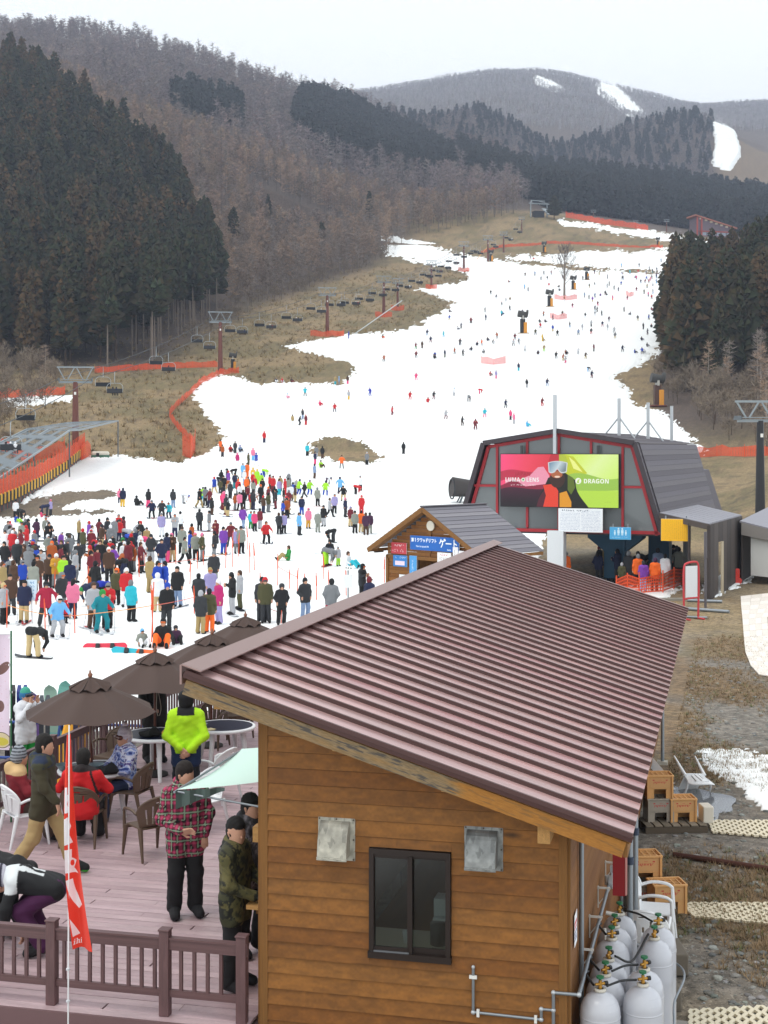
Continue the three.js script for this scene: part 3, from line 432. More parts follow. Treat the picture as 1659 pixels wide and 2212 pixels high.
{ // gas pipe: front wall, round the corner, then along the side wall
  const o = thing('gas_pipe', 'thin grey gas pipe bent around the front right corner of the hut', 'pipe', [HX, 0, -HD], -TH), q = (u, y, v = -0.05) => [u, y, -v];
  part('pipe_run', rod(q(2.054, 0.31), q(2.054, 0.71), 0.014), galv, o); part('pipe_run', rod(q(2.054, 0.305), q(2.68, 0.295), 0.014), galv, o);
  part('pipe_run', [rod(q(2.68, 0.295), q(2.68, 0.385), 0.014), rod(q(2.68, 0.39), q(2.79, 0.39), 0.013)], galv, o); part('pipe_run', rod(q(2.79, 0.1), q(2.79, 0.545), 0.016), galv, o);
  part('pipe_run', rod(q(2.79, 0.55), q(3.02, 0.55), 0.016), galv, o); part('pipe_run', rod(q(3.02, 0.55, -0.05), q(3.02, 0.56, 5.2), 0.02), galv, o);
  part('end_cap', sph(0.018, 2.054, 0.72, 0.05, 8), galvL, o);
  for (const [u, y, v] of [[2.054, 0.305, -0.05], [2.68, 0.295, -0.05], [2.68, 0.39, -0.05], [2.79, 0.55, -0.05], [3.02, 0.55, -0.05], [2.79, 0.39, -0.05], [2.79, 0.2, -0.05]]) part('elbow', sph(0.023, u, y, -v, 8), galvL, o);
  for (const [u, y, w, h] of [[2.054, 0.63, 0.07, 0.03], [2.1, 0.304, 0.025, 0.07], [2.63, 0.296, 0.025, 0.07]]) part('clip', bx(w, h, 0.02, u, y, 0.055), mat('#e3e3df', 0.5), o);
  for (const v of [1.0, 2.0, 3.0, 4.0]) part('bracket', [bx(0.16, 0.02, 0.02, 2.98, 0.6, -v), rod([2.93, 0.42, -v], [3.05, 0.58, -v], 0.006, 0.006, 5), bx(0.012, 0.24, 0.02, 2.925, 0.5, -v)], mat('#d9d6cf', 0.5), o);
  part('regulator', [cyl(0.075, 0.075, 0.04, 3.04, 0.58, -3.3, 16, 0, 0, Math.PI / 2), cyl(0.03, 0.03, 0.1, 3.0, 0.6, -3.3, 10), bx(0.07, 0.07, 0.09, 3.05, 0.66, -3.55)], galvL, o);
  part('drop_pipe', [rod([3.09, 0.52, -1.9], [3.1, 0.05, -1.9], 0.016), rod([3.06, 0.52, -2.4], [3.2, 0.5, -2.4], 0.022)], mat('#e1ded6', 0.5), o);
}
const boxGrey = mat('#c9c8c1', 0.55);
{ const o = thing('meter_box', 'pale grey electric meter boxes on the hut side wall', 'meter box', W(2.95, 1.15, 5.4), -TH); part('case', rbx(0.16, 0.26, 0.2, 0.02), boxGrey, o); part('case', rbx(0.14, 0.2, 0.2, 0.02, 0.02, -0.32, 0.1), boxGrey, o); part('cap', rbx(0.18, 0.05, 0.22, 0.015, 0, 0.15, 0), boxGrey, o); part('conduit', tube([[0, 0.17, 0], [0.02, 0.3, 0.05], [-0.03, 0.45, 0.02], [0, 0.7, 0]], 0.025), galv, o); }
for (const [v, lab] of [[0.9, 'near'], [6.2, 'far']]) solo('conduit', [rod([0, -0.5, 0], [0, 2.3, 0], 0.025)], galv, lab === 'near' ? 'grey upright conduit on the hut side wall nearest the corner' : 'grey upright conduit beyond the meter boxes on the hut', 'conduit', 'conduits on the hut wall', W(2.95, -0.25, v));
for (const [v, u, h, lab] of [[2.6, 3.3, 2.3, 'grey eave post nearest the gas cylinders'], [3.5, 3.3, 2.4, 'grey eave post beside the stacked crates'], [15.9, 3.06, 2.4, 'grey eave post beside the fallen white chair']]) { const o = thing('eave_post', lab, 'post', W(u, -0.8, v), -TH, 'eave posts'); part('pole', rod([0, 0, 0], [0, h + 0.45, 0], 0.035), galv, o); part('collar', cyl(0.045, 0.045, 0.08, 0, h * 0.8, 0, 10), mat('#23324a', 0.5), o); part('foot', bx(0.2, 0.06, 0.2, 0, 0.03, 0), mat('#b9b3a6', 0.9), o); }
{ const o = thing('hanging_sign', 'dark red sign panel hanging under the right eave', 'sign', W(3.25, 1.21, 1.7), -TH); part('panel', bx(0.125, 0.55, 0.05), mat('#8d1119', 0.6), o); part('edge', bx(0.016, 0.53, 0.06, 0.072, 0, 0), mat('#c98b86', 0.6), o); part('hanger', rod([0, 0.31, 0], [0, 0.62, 0], 0.008), galv, o); }
solo('notice_sheet', bx(0.004, 0.3, 0.22), new THREE.MeshStandardMaterial({ roughness: 0.8, map: canvasTexture(96, 128, (g, w, h) => { g.fillStyle = '#f1f1f3'; g.fillRect(0, 0, w, h); g.fillStyle = '#d2404c'; g.fillRect(12, 30, 72, 14); g.fillRect(12, 50, 60, 10); g.fillStyle = '#3d4b8a'; g.fillRect(12, 70, 70, 8); g.fillRect(12, 84, 50, 8); g.fillRect(12, 98, 64, 8); }) }), 'white notice sheet pinned to the hut side wall', 'notice', null, W(2.93, 0.95, 0.55)).rotation.y = -TH;
{ // serving side: post, block, counter, awning
  const p = thing('serving_post', 'brown timber post and beam end at the serving window', 'post', [HX, 0, -HD], -TH);
  part('post', [hb(0.11, 1.2, 0.11, -0.07, 2.35, 0.6), hb(0.05, 1.2, 0.12, -0.15, 2.35, 0.62)], trimWood, p); part('beam_end', hb(0.2, 0.15, 0.14, -0.12, 1.68, 0.45), paleWood, p); part('post', hb(0.1, 1.5, 0.1, -0.06, 2.3, 9), trimWood, p);
  const c = thing('serving_counter', 'pale wooden serving shelf on the hut wall', 'counter', [HX, 0, -HD], -TH); part('shelf', hb(0.32, 0.045, 5, -0.17, 0.92, 3.0), paleWood, c); for (const v of [0.6, 2.4, 4.4]) part('bracket', [hb(0.24, 0.05, 0.05, -0.13, 0.86, v), hb(0.05, 0.3, 0.05, -0.03, 0.72, v)], trimWood, c);
  const a = thing('awning', 'mint green cloth awning over the serving window', 'awning', [HX, 0, -HD], -TH), cl = new THREE.MeshPhysicalMaterial({ color: '#d3f3e6', roughness: 0.85, transmission: 0.15, thickness: 0 });
  const sheet = []; for (let i = 0; i < 8; i++) for (let j = 0; j < 8; j++) { const f = (a1, b1) => { const t = a1 / 8, s = b1 / 8; return [mix(-0.05, -1.47, t), mix(2.02, 1.79, t) - 0.06 * Math.sin(Math.PI * s) * t - 0.02 * Math.sin(Math.PI * t), -(1.5 + 2.15 * s)]; }; sheet.push([f(i, j), f(i, j + 1), f(i + 1, j + 1), f(i + 1, j)]); }
  part('cloth', quads(sheet), cl, a); part('rod', rod([-1.47, 1.775, -1.45], [-1.47, 1.775, -3.7], 0.014), galv, a); part('arm', rod([0, 1.6, -1.5], [-1.45, 1.77, -1.5], 0.012), galv, a); part('arm', rod([0, 1.6, -3.6], [-1.45, 1.77, -3.6], 0.012), galv, a);
  const val = []; for (let i = 0; i < 10; i++) { const f = (k, d) => { const t = k / 10; return [mix(-1.47, -0.9, t), mix(1.78, 1.85, t) - d * (0.2 - 0.17 * t), -(1.49 + 0.03 * Math.sin(k * 1.7))]; }; val.push([f(i, 0), f(i, 1), f(i + 1, 1), f(i + 1, 0)]); } part('flap', quads(val), mat('#4b5a55', 0.9), a, 'dark folded flap hanging from the awning corner');
}
// ---------------------------------------------------------------- deck
const plankTex = noiseTexture(512, 128, (u, v) => { const s = 0.9 + 0.05 * (tn(u, v, 64, 1) - 0.5) + 0.2 * (tfbm(u, v, 5, 4, 2) - 0.5) + 0.06 * (tn(u, v, 128, 8) - 0.5); return [s, s * 0.99, s]; });
const plankMats = ['#c3a9ac', '#c6adb0', '#bda3a6', '#c9b0b2'].map((c) => new THREE.MeshPhysicalMaterial({ color: c, map: plankTex, bumpMap: bumpTex, bumpScale: 0.002, roughness: 0.5 }));
const deck = thing('timber_deck', 'raised deck of mauve brown boards beside the hut', 'deck', [HX, 0, -HD], -TH);
{
  const gw = 0.148, geo = [0, 1, 2].map((k) => { const g = rbx(3.015, 0.028, gw - 0.008, 0.004); const a = g.attributes.uv, p = g.attributes.position; for (let i = 0; i < a.count; i++) a.setXY(i, p.getX(i) * 0.3 + k * 0.31, p.getZ(i) * 2 + k * 0.27); return g; });
  for (let k = 0, v = -0.12; v < 17.6; v += gw, k++) {
    const cuts = [[[-4.65, 3], [-1.62, 3]], [[-5.03, 2.25], [-2.39, 3], [-0.49, 0.77]], [[-5.415, 1.5], [-3.14, 3], [-0.86, 1.5]], [[-5.77, 0.77], [-3.87, 3], [-1.23, 2.25]]][[0, 2, 1, 3, 2, 0, 3, 1][k % 8]];
    for (const [u, L] of cuts) { const m = part('plank', geo[(k + (u > -2 ? 1 : 0)) % 3], plankMats[(k * 5 + (u > -2 ? 3 : u > -4 ? 1 : 0)) % 4], deck); m.scale.x = L / 3; m.position.set(u, -0.014 - ((k * 7) % 5) * 0.0006, -v); }
  }
  for (let u = -6.0; u < 0; u += 1.19) part('joist', hb(0.09, 0.16, 17.8, u, -0.115, 8.7), mat('#4e3a38', 0.9), deck);
  part('fascia', [hb(6.25, 0.2, 0.03, -3.06, -0.1, -0.215)], mat('#6f5456', 0.7), deck); part('fascia', [hb(0.03, 0.2, 18, -6.185, -0.1, 8.78)], mat('#6f5456', 0.7), deck);
  for (let v = 0; v < 18; v += 2.2) for (const u of [-6.0, -0.2]) part('deck_post', hb(0.12, 1.5, 0.12, u, -0.94, v), mat('#4e3a38', 0.9), deck);
  solo('ground_skirt', hb(5.9, 1.2, 0.03, -3.0, -0.85, 0.3), mat('#4b3b38', 0.95), 'dark boards closing the front below the deck', 'skirt', null, [HX, 0, -HD]).rotation.y = -TH;
}
const railWood = new THREE.MeshStandardMaterial({ color: '#6d5050', map: plankTex, roughness: 0.55 });
function railing(label, from, to, posts, h) { // from/to in (u, v)
  const o = thing('deck_railing', label, 'railing', W(from[0], 0, from[1]), -TH), du = to[0] - from[0], dv = to[1] - from[1], L = Math.hypot(du, dv), P = (t, y, s = 0) => [du * t, y, -dv * t];
  part('top_rail', beam(P(0, h - 0.06), P(1, h - 0.06), 0.05, 0.1), railWood, o); part('cap', beam(P(0, h + 0.0), P(1, h + 0.0), 0.075, 0.02), railWood, o); part('bottom_rail', beam(P(0, 0.22), P(1, 0.22), 0.04, 0.07), railWood, o);
  for (const t of posts) { const q = P(t, 0); part('post', [rbx(0.1, h + 0.07, 0.1, 0.008, q[0], (h + 0.07) / 2, q[2])], railWood, o); part('post_cap', rbx(0.115, 0.02, 0.115, 0.006, q[0], h + 0.08, q[2]), railWood, o); }
  const g = bx(0.032, h - 0.35, 0.032), n = Math.round(L / 0.135);
  for (let i = 1; i < n; i++) { const t = i / n; if (posts.some((p) => Math.abs(p - t) * L < 0.09)) continue; const b = part('baluster', g, railWood, o), q = P(t, 0.245 + (h - 0.35) / 2); b.position.set(...q); }
}
railing('brown deck railing across the front left of the picture', [-6.1, -0.05], [-0.12, -0.05], [0.02, 0.34, 0.66, 0.859, 0.99], 0.75);
railing('long brown deck railing on the far left behind the parasols', [-6.1, 0.1], [-6.1, 17.6], range(0.005, 0.995, 9), 0.83);
// ---------------------------------------------------------------- deck furniture
const clothBrown = new THREE.MeshPhysicalMaterial({ color: '#54433d', map: speckTex, bumpMap: bumpTex, bumpScale: 0.004, roughness: 0.9, sheen: 0.3, side: THREE.DoubleSide });
function canopyGeo(R, r0, yTop, yRim, seg, scallop) {
  const q = []; for (let k = 0; k < 8; k++) for (let i = 0; i < seg; i++) for (let j = 0; j < 6; j++) {
    const f = (a, b) => { const t = a / seg, s = b / 6, ang = (k + s) / 8 * 6.2832 + 0.2, flat = 1 / Math.cos((s - 0.5) * Math.PI / 4) * Math.cos(Math.PI / 8), rad = mix(r0, R, t) * mix(1, flat, 0.9), sag = 0.05 * Math.sin(Math.PI * s) * t; return [Math.cos(ang) * rad, mix(yTop, yRim, Math.pow(t, 1.15)) - sag + (scallop ? 0.015 * Math.sin(s * 9 + k) * t : 0), Math.sin(ang) * rad]; };
    q.push([f(i, j), f(i, j + 1), f(i + 1, j + 1), f(i + 1, j)]);
  }
  return mergeVertices(quads(q).deleteAttribute('normal').deleteAttribute('uv'), 1e-4);
}
const CAN = canopyGeo(1.0, 0.1, 1.96, 1.55, 5, false), CANV = canopyGeo(0.33, 0.02, 2.06, 1.93, 2, true); CAN.computeVertexNormals(); CANV.computeVertexNormals();
const poleWood = mat('#5b2c1c', 0.5);
function parasol(x, D, label, turn, tilt = 0) {
  const o = thing('parasol', label, 'parasol', [x, 0, -D], turn, 'brown parasols along the deck'); o.rotation.z = tilt;
  const c = part('canopy', CAN, clothBrown, o); part('vent_cap', CANV, clothBrown, c);
  part('pole', rod([0, 0, 0], [0, 2.06, 0], 0.022), poleWood, o); part('finial', lathe([[0, 0], [0.03, 0], [0.028, 0.015], [0.04, 0.045], [0.02, 0.07], [0.012, 0.09], [0.016, 0.1], [0, 0.12]], 10).translate(0, 2.05, 0), mat('#8a5a44', 0.5), o);
  for (let k = 0; k < 8; k++) { const a = k / 8 * 6.2832 + 0.2; part('rib', rod([0.03 * Math.cos(a), 1.93, 0.03 * Math.sin(a)], [0.98 * Math.cos(a), 1.53, 0.98 * Math.sin(a)], 0.008, 0.008, 5), poleWood, o); }
  part('cord', tube([[0.03, 1.5, 0.02], [0.09, 1.1, 0.05], [0.05, 0.98, 0.05], [0.02, 1.1, 0.04], [0.03, 1.45, 0.03]], 0.006, 20, 5), mat('#a59c90', 0.8), o); part('base', lathe([[0, 0], [0.22, 0], [0.22, 0.04], [0.06, 0.09], [0, 0.09]], 16), mat('#3a3634', 0.8), o);
}
parasol(-4.35, 21.4, 'front brown parasol, nearest on the deck', 0.1, 0.015); parasol(-3.83, 24, 'second brown parasol from the front of the deck', 0.35); parasol(-3.17, 26.3, 'third brown parasol, partly behind the hut roof', 0.2, -0.01); parasol(-2.8, 29, 'farthest brown parasol beside the hut roof edge', 0.5);
const navy = mat('#1b2036', 0.35), plasticW = mat('#e6e8ea', 0.45), plasticB = mat('#5d4a3b', 0.5);
function table(x, D, label, turn) {
  const o = thing('round_table', label, 'table', [x, 0, -D], turn, 'round tables on the deck');
  part('table_top', lathe([[0, 0.7], [0.5, 0.7], [0.5, 0.712], [0, 0.712]], 32), navy, o); part('rim', lathe([[0.5, 0.66], [0.545, 0.66], [0.555, 0.69], [0.54, 0.718], [0.5, 0.716]], 36), plasticW, o);
  for (let k = 0; k < 4; k++) { const a = k * Math.PI / 2 + 0.5; part('leg', rod([0.47 * Math.cos(a), 0, 0.47 * Math.sin(a)], [0.36 * Math.cos(a), 0.68, 0.36 * Math.sin(a)], 0.03, 0.05, 8), plasticW, o); }
  return o;
}
table(-4.3, 21.35, 'round blue topped table under the front parasol', 0.3); table(-3.8, 23.9, 'round blue topped table under the second parasol', 0.8); table(-2.75, 24.6, 'round blue topped table beside the hut post', 0.1);
const backSlots = (() => { // stacking chair back: rounded panel with slots
  const out = [], sl = []; for (let k = 0; k <= 16; k++) { const a = Math.PI * k / 16; out.push([0.27 * Math.cos(a), 0.2 + 0.22 * Math.sin(a)]); } out.push([-0.22, 0], [0.22, 0]);
  for (const [x, lean, y0, y1] of [[-0.14, -0.035, 0.06, 0.27], [-0.07, -0.018, 0.06, 0.31], [0, 0, 0.06, 0.24], [0.07, 0.018, 0.06, 0.31], [0.14, 0.035, 0.06, 0.27]]) sl.push([[x - 0.014, y0], [x + 0.014, y0], [x + lean + 0.016, y1], [x + lean - 0.016, y1]]);
  sl.push([[-0.06, 0.335], [0.06, 0.335], [0.05, 0.362], [-0.05, 0.362]]);
  const g = extrude(out, 0.016, 0.004, sl), p = g.attributes.position; for (let i = 0; i < p.count; i++) { const x = p.getX(i), y = p.getY(i); p.setZ(i, p.getZ(i) + 1.4 * x * x - 0.2 * y); } g.computeVertexNormals(); return g.translate(0, 0.42, -0.24);
})();
const chairRim = (() => { const pts = []; for (let k = 0; k <= 20; k++) { const a = Math.PI * k / 20; pts.push([0.27 * Math.cos(a), 0.62 + 0.22 * Math.sin(a), -0.225 + 1.4 * 0.0729 * Math.cos(a) * Math.cos(a) - 0.2 * (0.2 + 0.22 * Math.sin(a))]); } return tube(pts, 0.016, 30, 6); })();
function chair(x, y, D, turn, m, label, group, tip) {
  const o = thing('plastic_chair', label, 'chair', [x, y, -D], turn, group);
  part('seat', [rbx(0.46, 0.025, 0.44, 0.02, 0, 0.42, 0), bx(0.44, 0.05, 0.02, 0, 0.39, 0.21)], m, o); part('backrest', merge([backSlots.clone(), chairRim.clone()]), m, o);
  for (const s of [-1, 1]) {
    part('armrest', [tube([[s * 0.27, 0.62, -0.17], [s * 0.28, 0.66, -0.02], [s * 0.275, 0.64, 0.17], [s * 0.265, 0.6, 0.22]], 0.02, 14, 6), rod([s * 0.262, 0.62, 0.215], [s * 0.25, 0.36, 0.23], 0.02, 0.025, 6)], m, o);
    part('leg', rod([s * 0.26, 0, 0.26], [s * 0.24, 0.42, 0.2], 0.016, 0.036, 6), m, o); part('leg', rod([s * 0.25, 0, -0.3], [s * 0.23, 0.44, -0.19], 0.016, 0.036, 6), m, o);
  }
  if (tip) { o.rotation.set(tip[0], turn, tip[1]); o.rotation.order = 'YXZ'; }
  return o;
}
const dc = (px, D) => [X(px, D), 0, D];
chair(...dc(180, 19.9), Math.PI * 0.97, plasticB, 'brown plastic chair under the person in red', 'brown chairs on the deck');
chair(...dc(322, 19.3), -2.5, plasticB, 'empty brown plastic chair in the middle of the deck', 'brown chairs on the deck');
chair(...dc(285, 21.2), -1.9, plasticB, 'brown plastic chair under the person in the patterned blue jacket', 'brown chairs on the deck');
chair(...dc(243, 23.6), -0.5, plasticB, 'brown plastic chair tucked behind the front table', 'brown chairs on the deck');
chair(...dc(52, 19.9), 2.2, plasticW, 'white plastic chair under the person in maroon', 'white chairs on the deck');
chair(...dc(468, 22.3), -2.1, plasticW, 'empty white plastic chair beside the person in yellow', 'white chairs on the deck');
chair(...dc(437, 20.6), -0.7, plasticW, 'white plastic chair behind the awning', 'white chairs on the deck');
chair(...dc(455, 26.2), -0.3, plasticB, 'brown plastic chair at the farthest table', 'brown chairs on the deck');
chair(...dc(510, 27.2), 0.4, plasticB, 'brown plastic chair near the hut at the far end', 'brown chairs on the deck');
const bowlM = mat('#7d8e96', 0.4), bowl = lathe([[0.05, 0], [0.06, 0], [0.11, 0.07], [0.13, 0.09], [0.125, 0.09], [0.1, 0.06], [0.04, 0.015], [0, 0.015]], 20);
for (const [px, D, l] of [[207, 21.2, 'grey food bowl on the front table, right side'], [138, 21.2, 'grey food bowl on the front table, left side'], [432, 24.3, 'pale grey food bowl on the table beside the hut']]) solo('bowl', bowl, bowlM, l, 'bowl', 'bowls on the tables', [X(px, D), 0.715, -D]);
{ const g = lathe([[0, 0], [0.14, 0.01], [0.17, 0.07], [0.1, 0.14], [0, 0.15]], 12), p = g.attributes.position; for (let i = 0; i < p.count; i++) p.setXYZ(i, p.getX(i) * (1.1 + 0.25 * Math.sin(p.getZ(i) * 30)), p.getY(i) * (0.8 + 0.3 * Math.sin(p.getX(i) * 25)), p.getZ(i)); g.computeVertexNormals();
  solo('gloves_bundle', g, mat('#17181b', 0.9), 'black gloves and cap heaped on the front table', 'gloves', null, [X(231, 21.0), 0.715, -21.0]); solo('gloves_bundle', g, mat('#151310', 0.9), 'dark bag lying on the second table', 'bag', null, [X(325, 23.7), 0.715, -23.7]); }
solo('toy_ball', [sph(0.07, 0, 0.07, 0, 10, 1, 0.8, 1)], mat('#d8a020', 0.5), 'small yellow and red bundle on the second table', 'bundle', null, [X(358, 23.6), 0.715, -23.6]);
solo('paper_stack', [bx(0.2, 0.01, 0.15, 0, 0.005, 0, 0, 0.4), bx(0.2, 0.006, 0.15, 0.02, 0.014, 0.01, 0, 0.8)], mat('#d9c79a', 0.8), 'papers lying on the table beside the hut', 'paper', null, [X(449, 24.2), 0.715, -24.2]);
// ---------------------------------------------------------------- upright banners
function bannerSheet(w, h, bend, n = 30) { const q = []; for (let i = 0; i < n; i++) for (let j = 0; j < 6; j++) { const f = (a, b) => { const t = a / n, s = b / 6; return [bend(t, s)[0], -h * t, bend(t, s)[1]]; }; q.push([f(i + 1, j), f(i + 1, j + 1), f(i, j + 1), f(i, j)]); } const g = quads(q), uv = g.attributes.uv; let k = 0; for (let i = 0; i < n; i++) for (let j = 0; j < 6; j++) for (const [a, b] of [[0, 0], [1, 0], [1, 1], [0, 0], [1, 1], [0, 1]]) uv.setXY(k++, (j + a) / 6, 1 - (i + 1 - b) / n); g.deleteAttribute('normal'); const m = mergeVertices(g, 1e-4); m.computeVertexNormals(); return m; }
{
  const D = 13.55, o = thing('banner', 'narrow red banner with white lettering on the front railing', 'banner', [X(148, D), 0.02, -D]);
  const t = canvasTexture(128, 1024, (g, w, h) => { g.fillStyle = '#e8402c'; g.fillRect(0, 0, w, h); g.fillStyle = '#f4eef2'; g.save();
    g.beginPath(); g.moveTo(6, 250); g.lineTo(44, 250); g.lineTo(44, 286); g.lineTo(64, 286); g.lineTo(40, 330); g.lineTo(60, 372); g.lineTo(6, 372); g.fill();
    g.beginPath(); g.moveTo(0, 400); g.lineTo(40, 392); g.lineTo(64, 440); g.lineTo(40, 470); g.lineTo(70, 520); g.lineTo(0, 524); g.fill();
    g.beginPath(); g.moveTo(0, 545); g.lineTo(56, 550); g.lineTo(50, 590); g.lineTo(88, 605); g.lineTo(60, 640); g.lineTo(95, 668); g.lineTo(0, 655); g.fill(); g.fillStyle = '#e8402c'; g.beginPath(); g.arc(52, 615, 14, 0, 7); g.fill(); g.fillStyle = '#f4eef2';
    g.beginPath(); g.moveTo(0, 690); g.lineTo(44, 690); g.quadraticCurveTo(48, 760, 96, 812); g.lineTo(62, 838); g.quadraticCurveTo(10, 790, 0, 690); g.fill(); g.beginPath(); g.moveTo(2, 872); g.lineTo(46, 960); g.lineTo(8, 966); g.fill(); g.font = 'italic bold 34px serif'; g.fillText('ihi', 4, 1004); g.restore(); g.font = '22px serif'; g.fillText('~~', 40, 160); });
  part('cloth', bannerSheet(0.3, 2.03, (q, s) => { const w = 0.03 + 0.17 * q; return [-0.015 - 0.03 * Math.sin(q * 3) + s * w + 0.06 * q * q, 0.05 * Math.sin(s * 5 + q * 3) * (0.5 + q)]; }).translate(0, 2.76, 0), new THREE.MeshPhysicalMaterial({ map: t, roughness: 0.8, side: THREE.DoubleSide, transmission: 0.12, thickness: 0 }), o);
  part('pole', rod([0, -0.25, 0.02], [0.01, 2.85, 0.02], 0.008, 0.007), mat('#e9ebed', 0.4), o); for (const y of [0.25, 0.55]) part('tie', cyl(0.02, 0.02, 0.015, 0, y, 0.02, 8), mat('#c9cbd0', 0.5), o);
}
{
  const D = 21, o = thing('banner', 'pale pink food banner on a green pole at the left edge', 'banner', [X(24, D), 0, -D]);
  const t = canvasTexture(128, 512, (g, w, h) => { g.fillStyle = '#e7d5e4'; g.fillRect(0, 0, w, h); g.fillStyle = '#7a5a55'; g.beginPath(); g.ellipse(96, 150, 40, 20, -0.7, 0, 7); g.fill(); g.beginPath(); g.ellipse(80, 320, 22, 26, 0, 0, 7); g.fill(); g.fillStyle = '#d9c9a2'; g.beginPath(); g.ellipse(88, 470, 46, 34, 0, 0, 7); g.fill(); g.fillStyle = '#cfc047'; g.beginPath(); g.ellipse(88, 476, 36, 18, 0, 0, 7); g.fill(); g.strokeStyle = '#5a463c'; g.lineWidth = 3; g.beginPath(); g.ellipse(88, 470, 46, 34, 0, 0, 7); g.stroke(); g.fillStyle = '#d6a5b0'; for (let k = 0; k < 26; k++) g.fillRect(30 + (k * 37) % 90, 40 + (k * 83) % 380, 3, 3); });
  part('cloth', bannerSheet(0.5, 1.68, (q, s) => [-0.42 + s * 0.4, 0.03 * Math.sin(s * 6 + q * 2)]).translate(0, 2.74, 0), new THREE.MeshPhysicalMaterial({ map: t, roughness: 0.85, side: THREE.DoubleSide, transmission: 0.2, thickness: 0 }), o);
  part('pole', [rod([0.0, 0, 0], [0.0, 2.8, 0], 0.014)], mat('#2c6b46', 0.45), o); for (let k = 0; k < 5; k++) part('tie', bx(0.06, 0.03, 0.01, -0.01, 1.1 + k * 0.4, 0), mat('#f0eef2', 0.6), o); part('cross_rod', rod([-0.44, 2.75, 0], [0, 2.75, 0], 0.008), mat('#d8dadb', 0.5), o);
}
// ---------------------------------------------------------------- people: one smooth body per person, clothes over it
function surfaceNets(f, lo, hi, cell) {
  const nx = Math.ceil((hi[0] - lo[0]) / cell) + 1, ny = Math.ceil((hi[1] - lo[1]) / cell) + 1, nz = Math.ceil((hi[2] - lo[2]) / cell) + 1, F = new Float32Array(nx * ny * nz), id = new Int32Array(nx * ny * nz).fill(-1), pos = [], idx = [], at3 = (i, j, k) => (k * ny + j) * nx + i;
  for (let k = 0; k < nz; k++) for (let j = 0; j < ny; j++) for (let i = 0; i < nx; i++) F[at3(i, j, k)] = f(lo[0] + i * cell, lo[1] + j * cell, lo[2] + k * cell);
  const E = [[0, 1], [2, 3], [4, 5], [6, 7], [0, 2], [1, 3], [4, 6], [5, 7], [0, 4], [1, 5], [2, 6], [3, 7]], c = new Float32Array(8);
  for (let k = 0; k + 1 < nz; k++) for (let j = 0; j + 1 < ny; j++) for (let i = 0; i + 1 < nx; i++) {
    let m = 0; for (let n = 0; n < 8; n++) { c[n] = F[at3(i + (n & 1), j + ((n >> 1) & 1), k + (n >> 2))]; if (c[n] < 0) m |= 1 << n; }
    if (m === 0 || m === 255) continue;
    let x = 0, y = 0, z = 0, n = 0;
    for (const [a, b] of E) if ((c[a] < 0) !== (c[b] < 0)) { const t = c[a] / (c[a] - c[b]); x += mix(a & 1, b & 1, t); y += mix((a >> 1) & 1, (b >> 1) & 1, t); z += mix(a >> 2, b >> 2, t); n++; }
    id[at3(i, j, k)] = pos.length / 3; pos.push(lo[0] + (i + x / n) * cell, lo[1] + (j + y / n) * cell, lo[2] + (k + z / n) * cell);
  }
  const quad = (a, b, d, e, flip) => { if (a < 0 || b < 0 || d < 0 || e < 0) return; if (flip) idx.push(a, d, b, a, e, d); else idx.push(a, b, d, a, d, e); };
  for (let k = 1; k + 1 < nz; k++) for (let j = 1; j + 1 < ny; j++) for (let i = 1; i + 1 < nx; i++) {
    const s = F[at3(i, j, k)] < 0;
    if (s !== (F[at3(i + 1, j, k)] < 0)) quad(id[at3(i, j - 1, k - 1)], id[at3(i, j, k - 1)], id[at3(i, j, k)], id[at3(i, j - 1, k)], !s);
    if (s !== (F[at3(i, j + 1, k)] < 0)) quad(id[at3(i - 1, j, k - 1)], id[at3(i - 1, j, k)], id[at3(i, j, k)], id[at3(i, j, k - 1)], !s);
    if (s !== (F[at3(i, j, k + 1)] < 0)) quad(id[at3(i - 1, j - 1, k)], id[at3(i, j - 1, k)], id[at3(i, j, k)], id[at3(i - 1, j, k)], !s);
  }
  const g = new THREE.BufferGeometry(); g.setAttribute('position', new THREE.Float32BufferAttribute(pos, 3)); g.setIndex(idx); g.computeVertexNormals(); return g;
}
function boneField(bones, k) { // tapered capsules joined by a smooth minimum
  const B = bones.map(([a, b, r1, r2]) => { const d = [b[0] - a[0], b[1] - a[1], b[2] - a[2]]; return [...a, ...d, 1 / (d[0] * d[0] + d[1] * d[1] + d[2] * d[2] + 1e-9), r1, r2 ?? r1]; });
  return (x, y, z) => { let m = 9; for (const q of B) { const ax = x - q[0], ay = y - q[1], az = z - q[2], t = Math.max(0, Math.min(1, (ax * q[3] + ay * q[4] + az * q[5]) * q[6])), bx_ = ax - q[3] * t, by = ay - q[4] * t, bz = az - q[5] * t, d = Math.sqrt(bx_ * bx_ + by * by + bz * bz) - q[7] - (q[8] - q[7]) * t; if (d > m + k) continue; const h = Math.max(k - Math.abs(m - d), 0) / k; m = Math.min(m, d) - h * h * k * 0.25; } return m; };
}
function boneMesh(bones, cell, k = 0.06, warp) {
  const lo = [9, 9, 9], hi = [-9, -9, -9]; for (const [a, b, r1, r2] of bones) for (const [p, r] of [[a, r1], [b, r2 ?? r1]]) for (let i = 0; i < 3; i++) { lo[i] = Math.min(lo[i], p[i] - r - 2.5 * cell); hi[i] = Math.max(hi[i], p[i] + r + 2.5 * cell); }
  const f = boneField(bones, k); return surfaceNets(warp ? (x, y, z) => f(x, y, z) + warp(x, y, z) : f, lo, hi, cell);
}
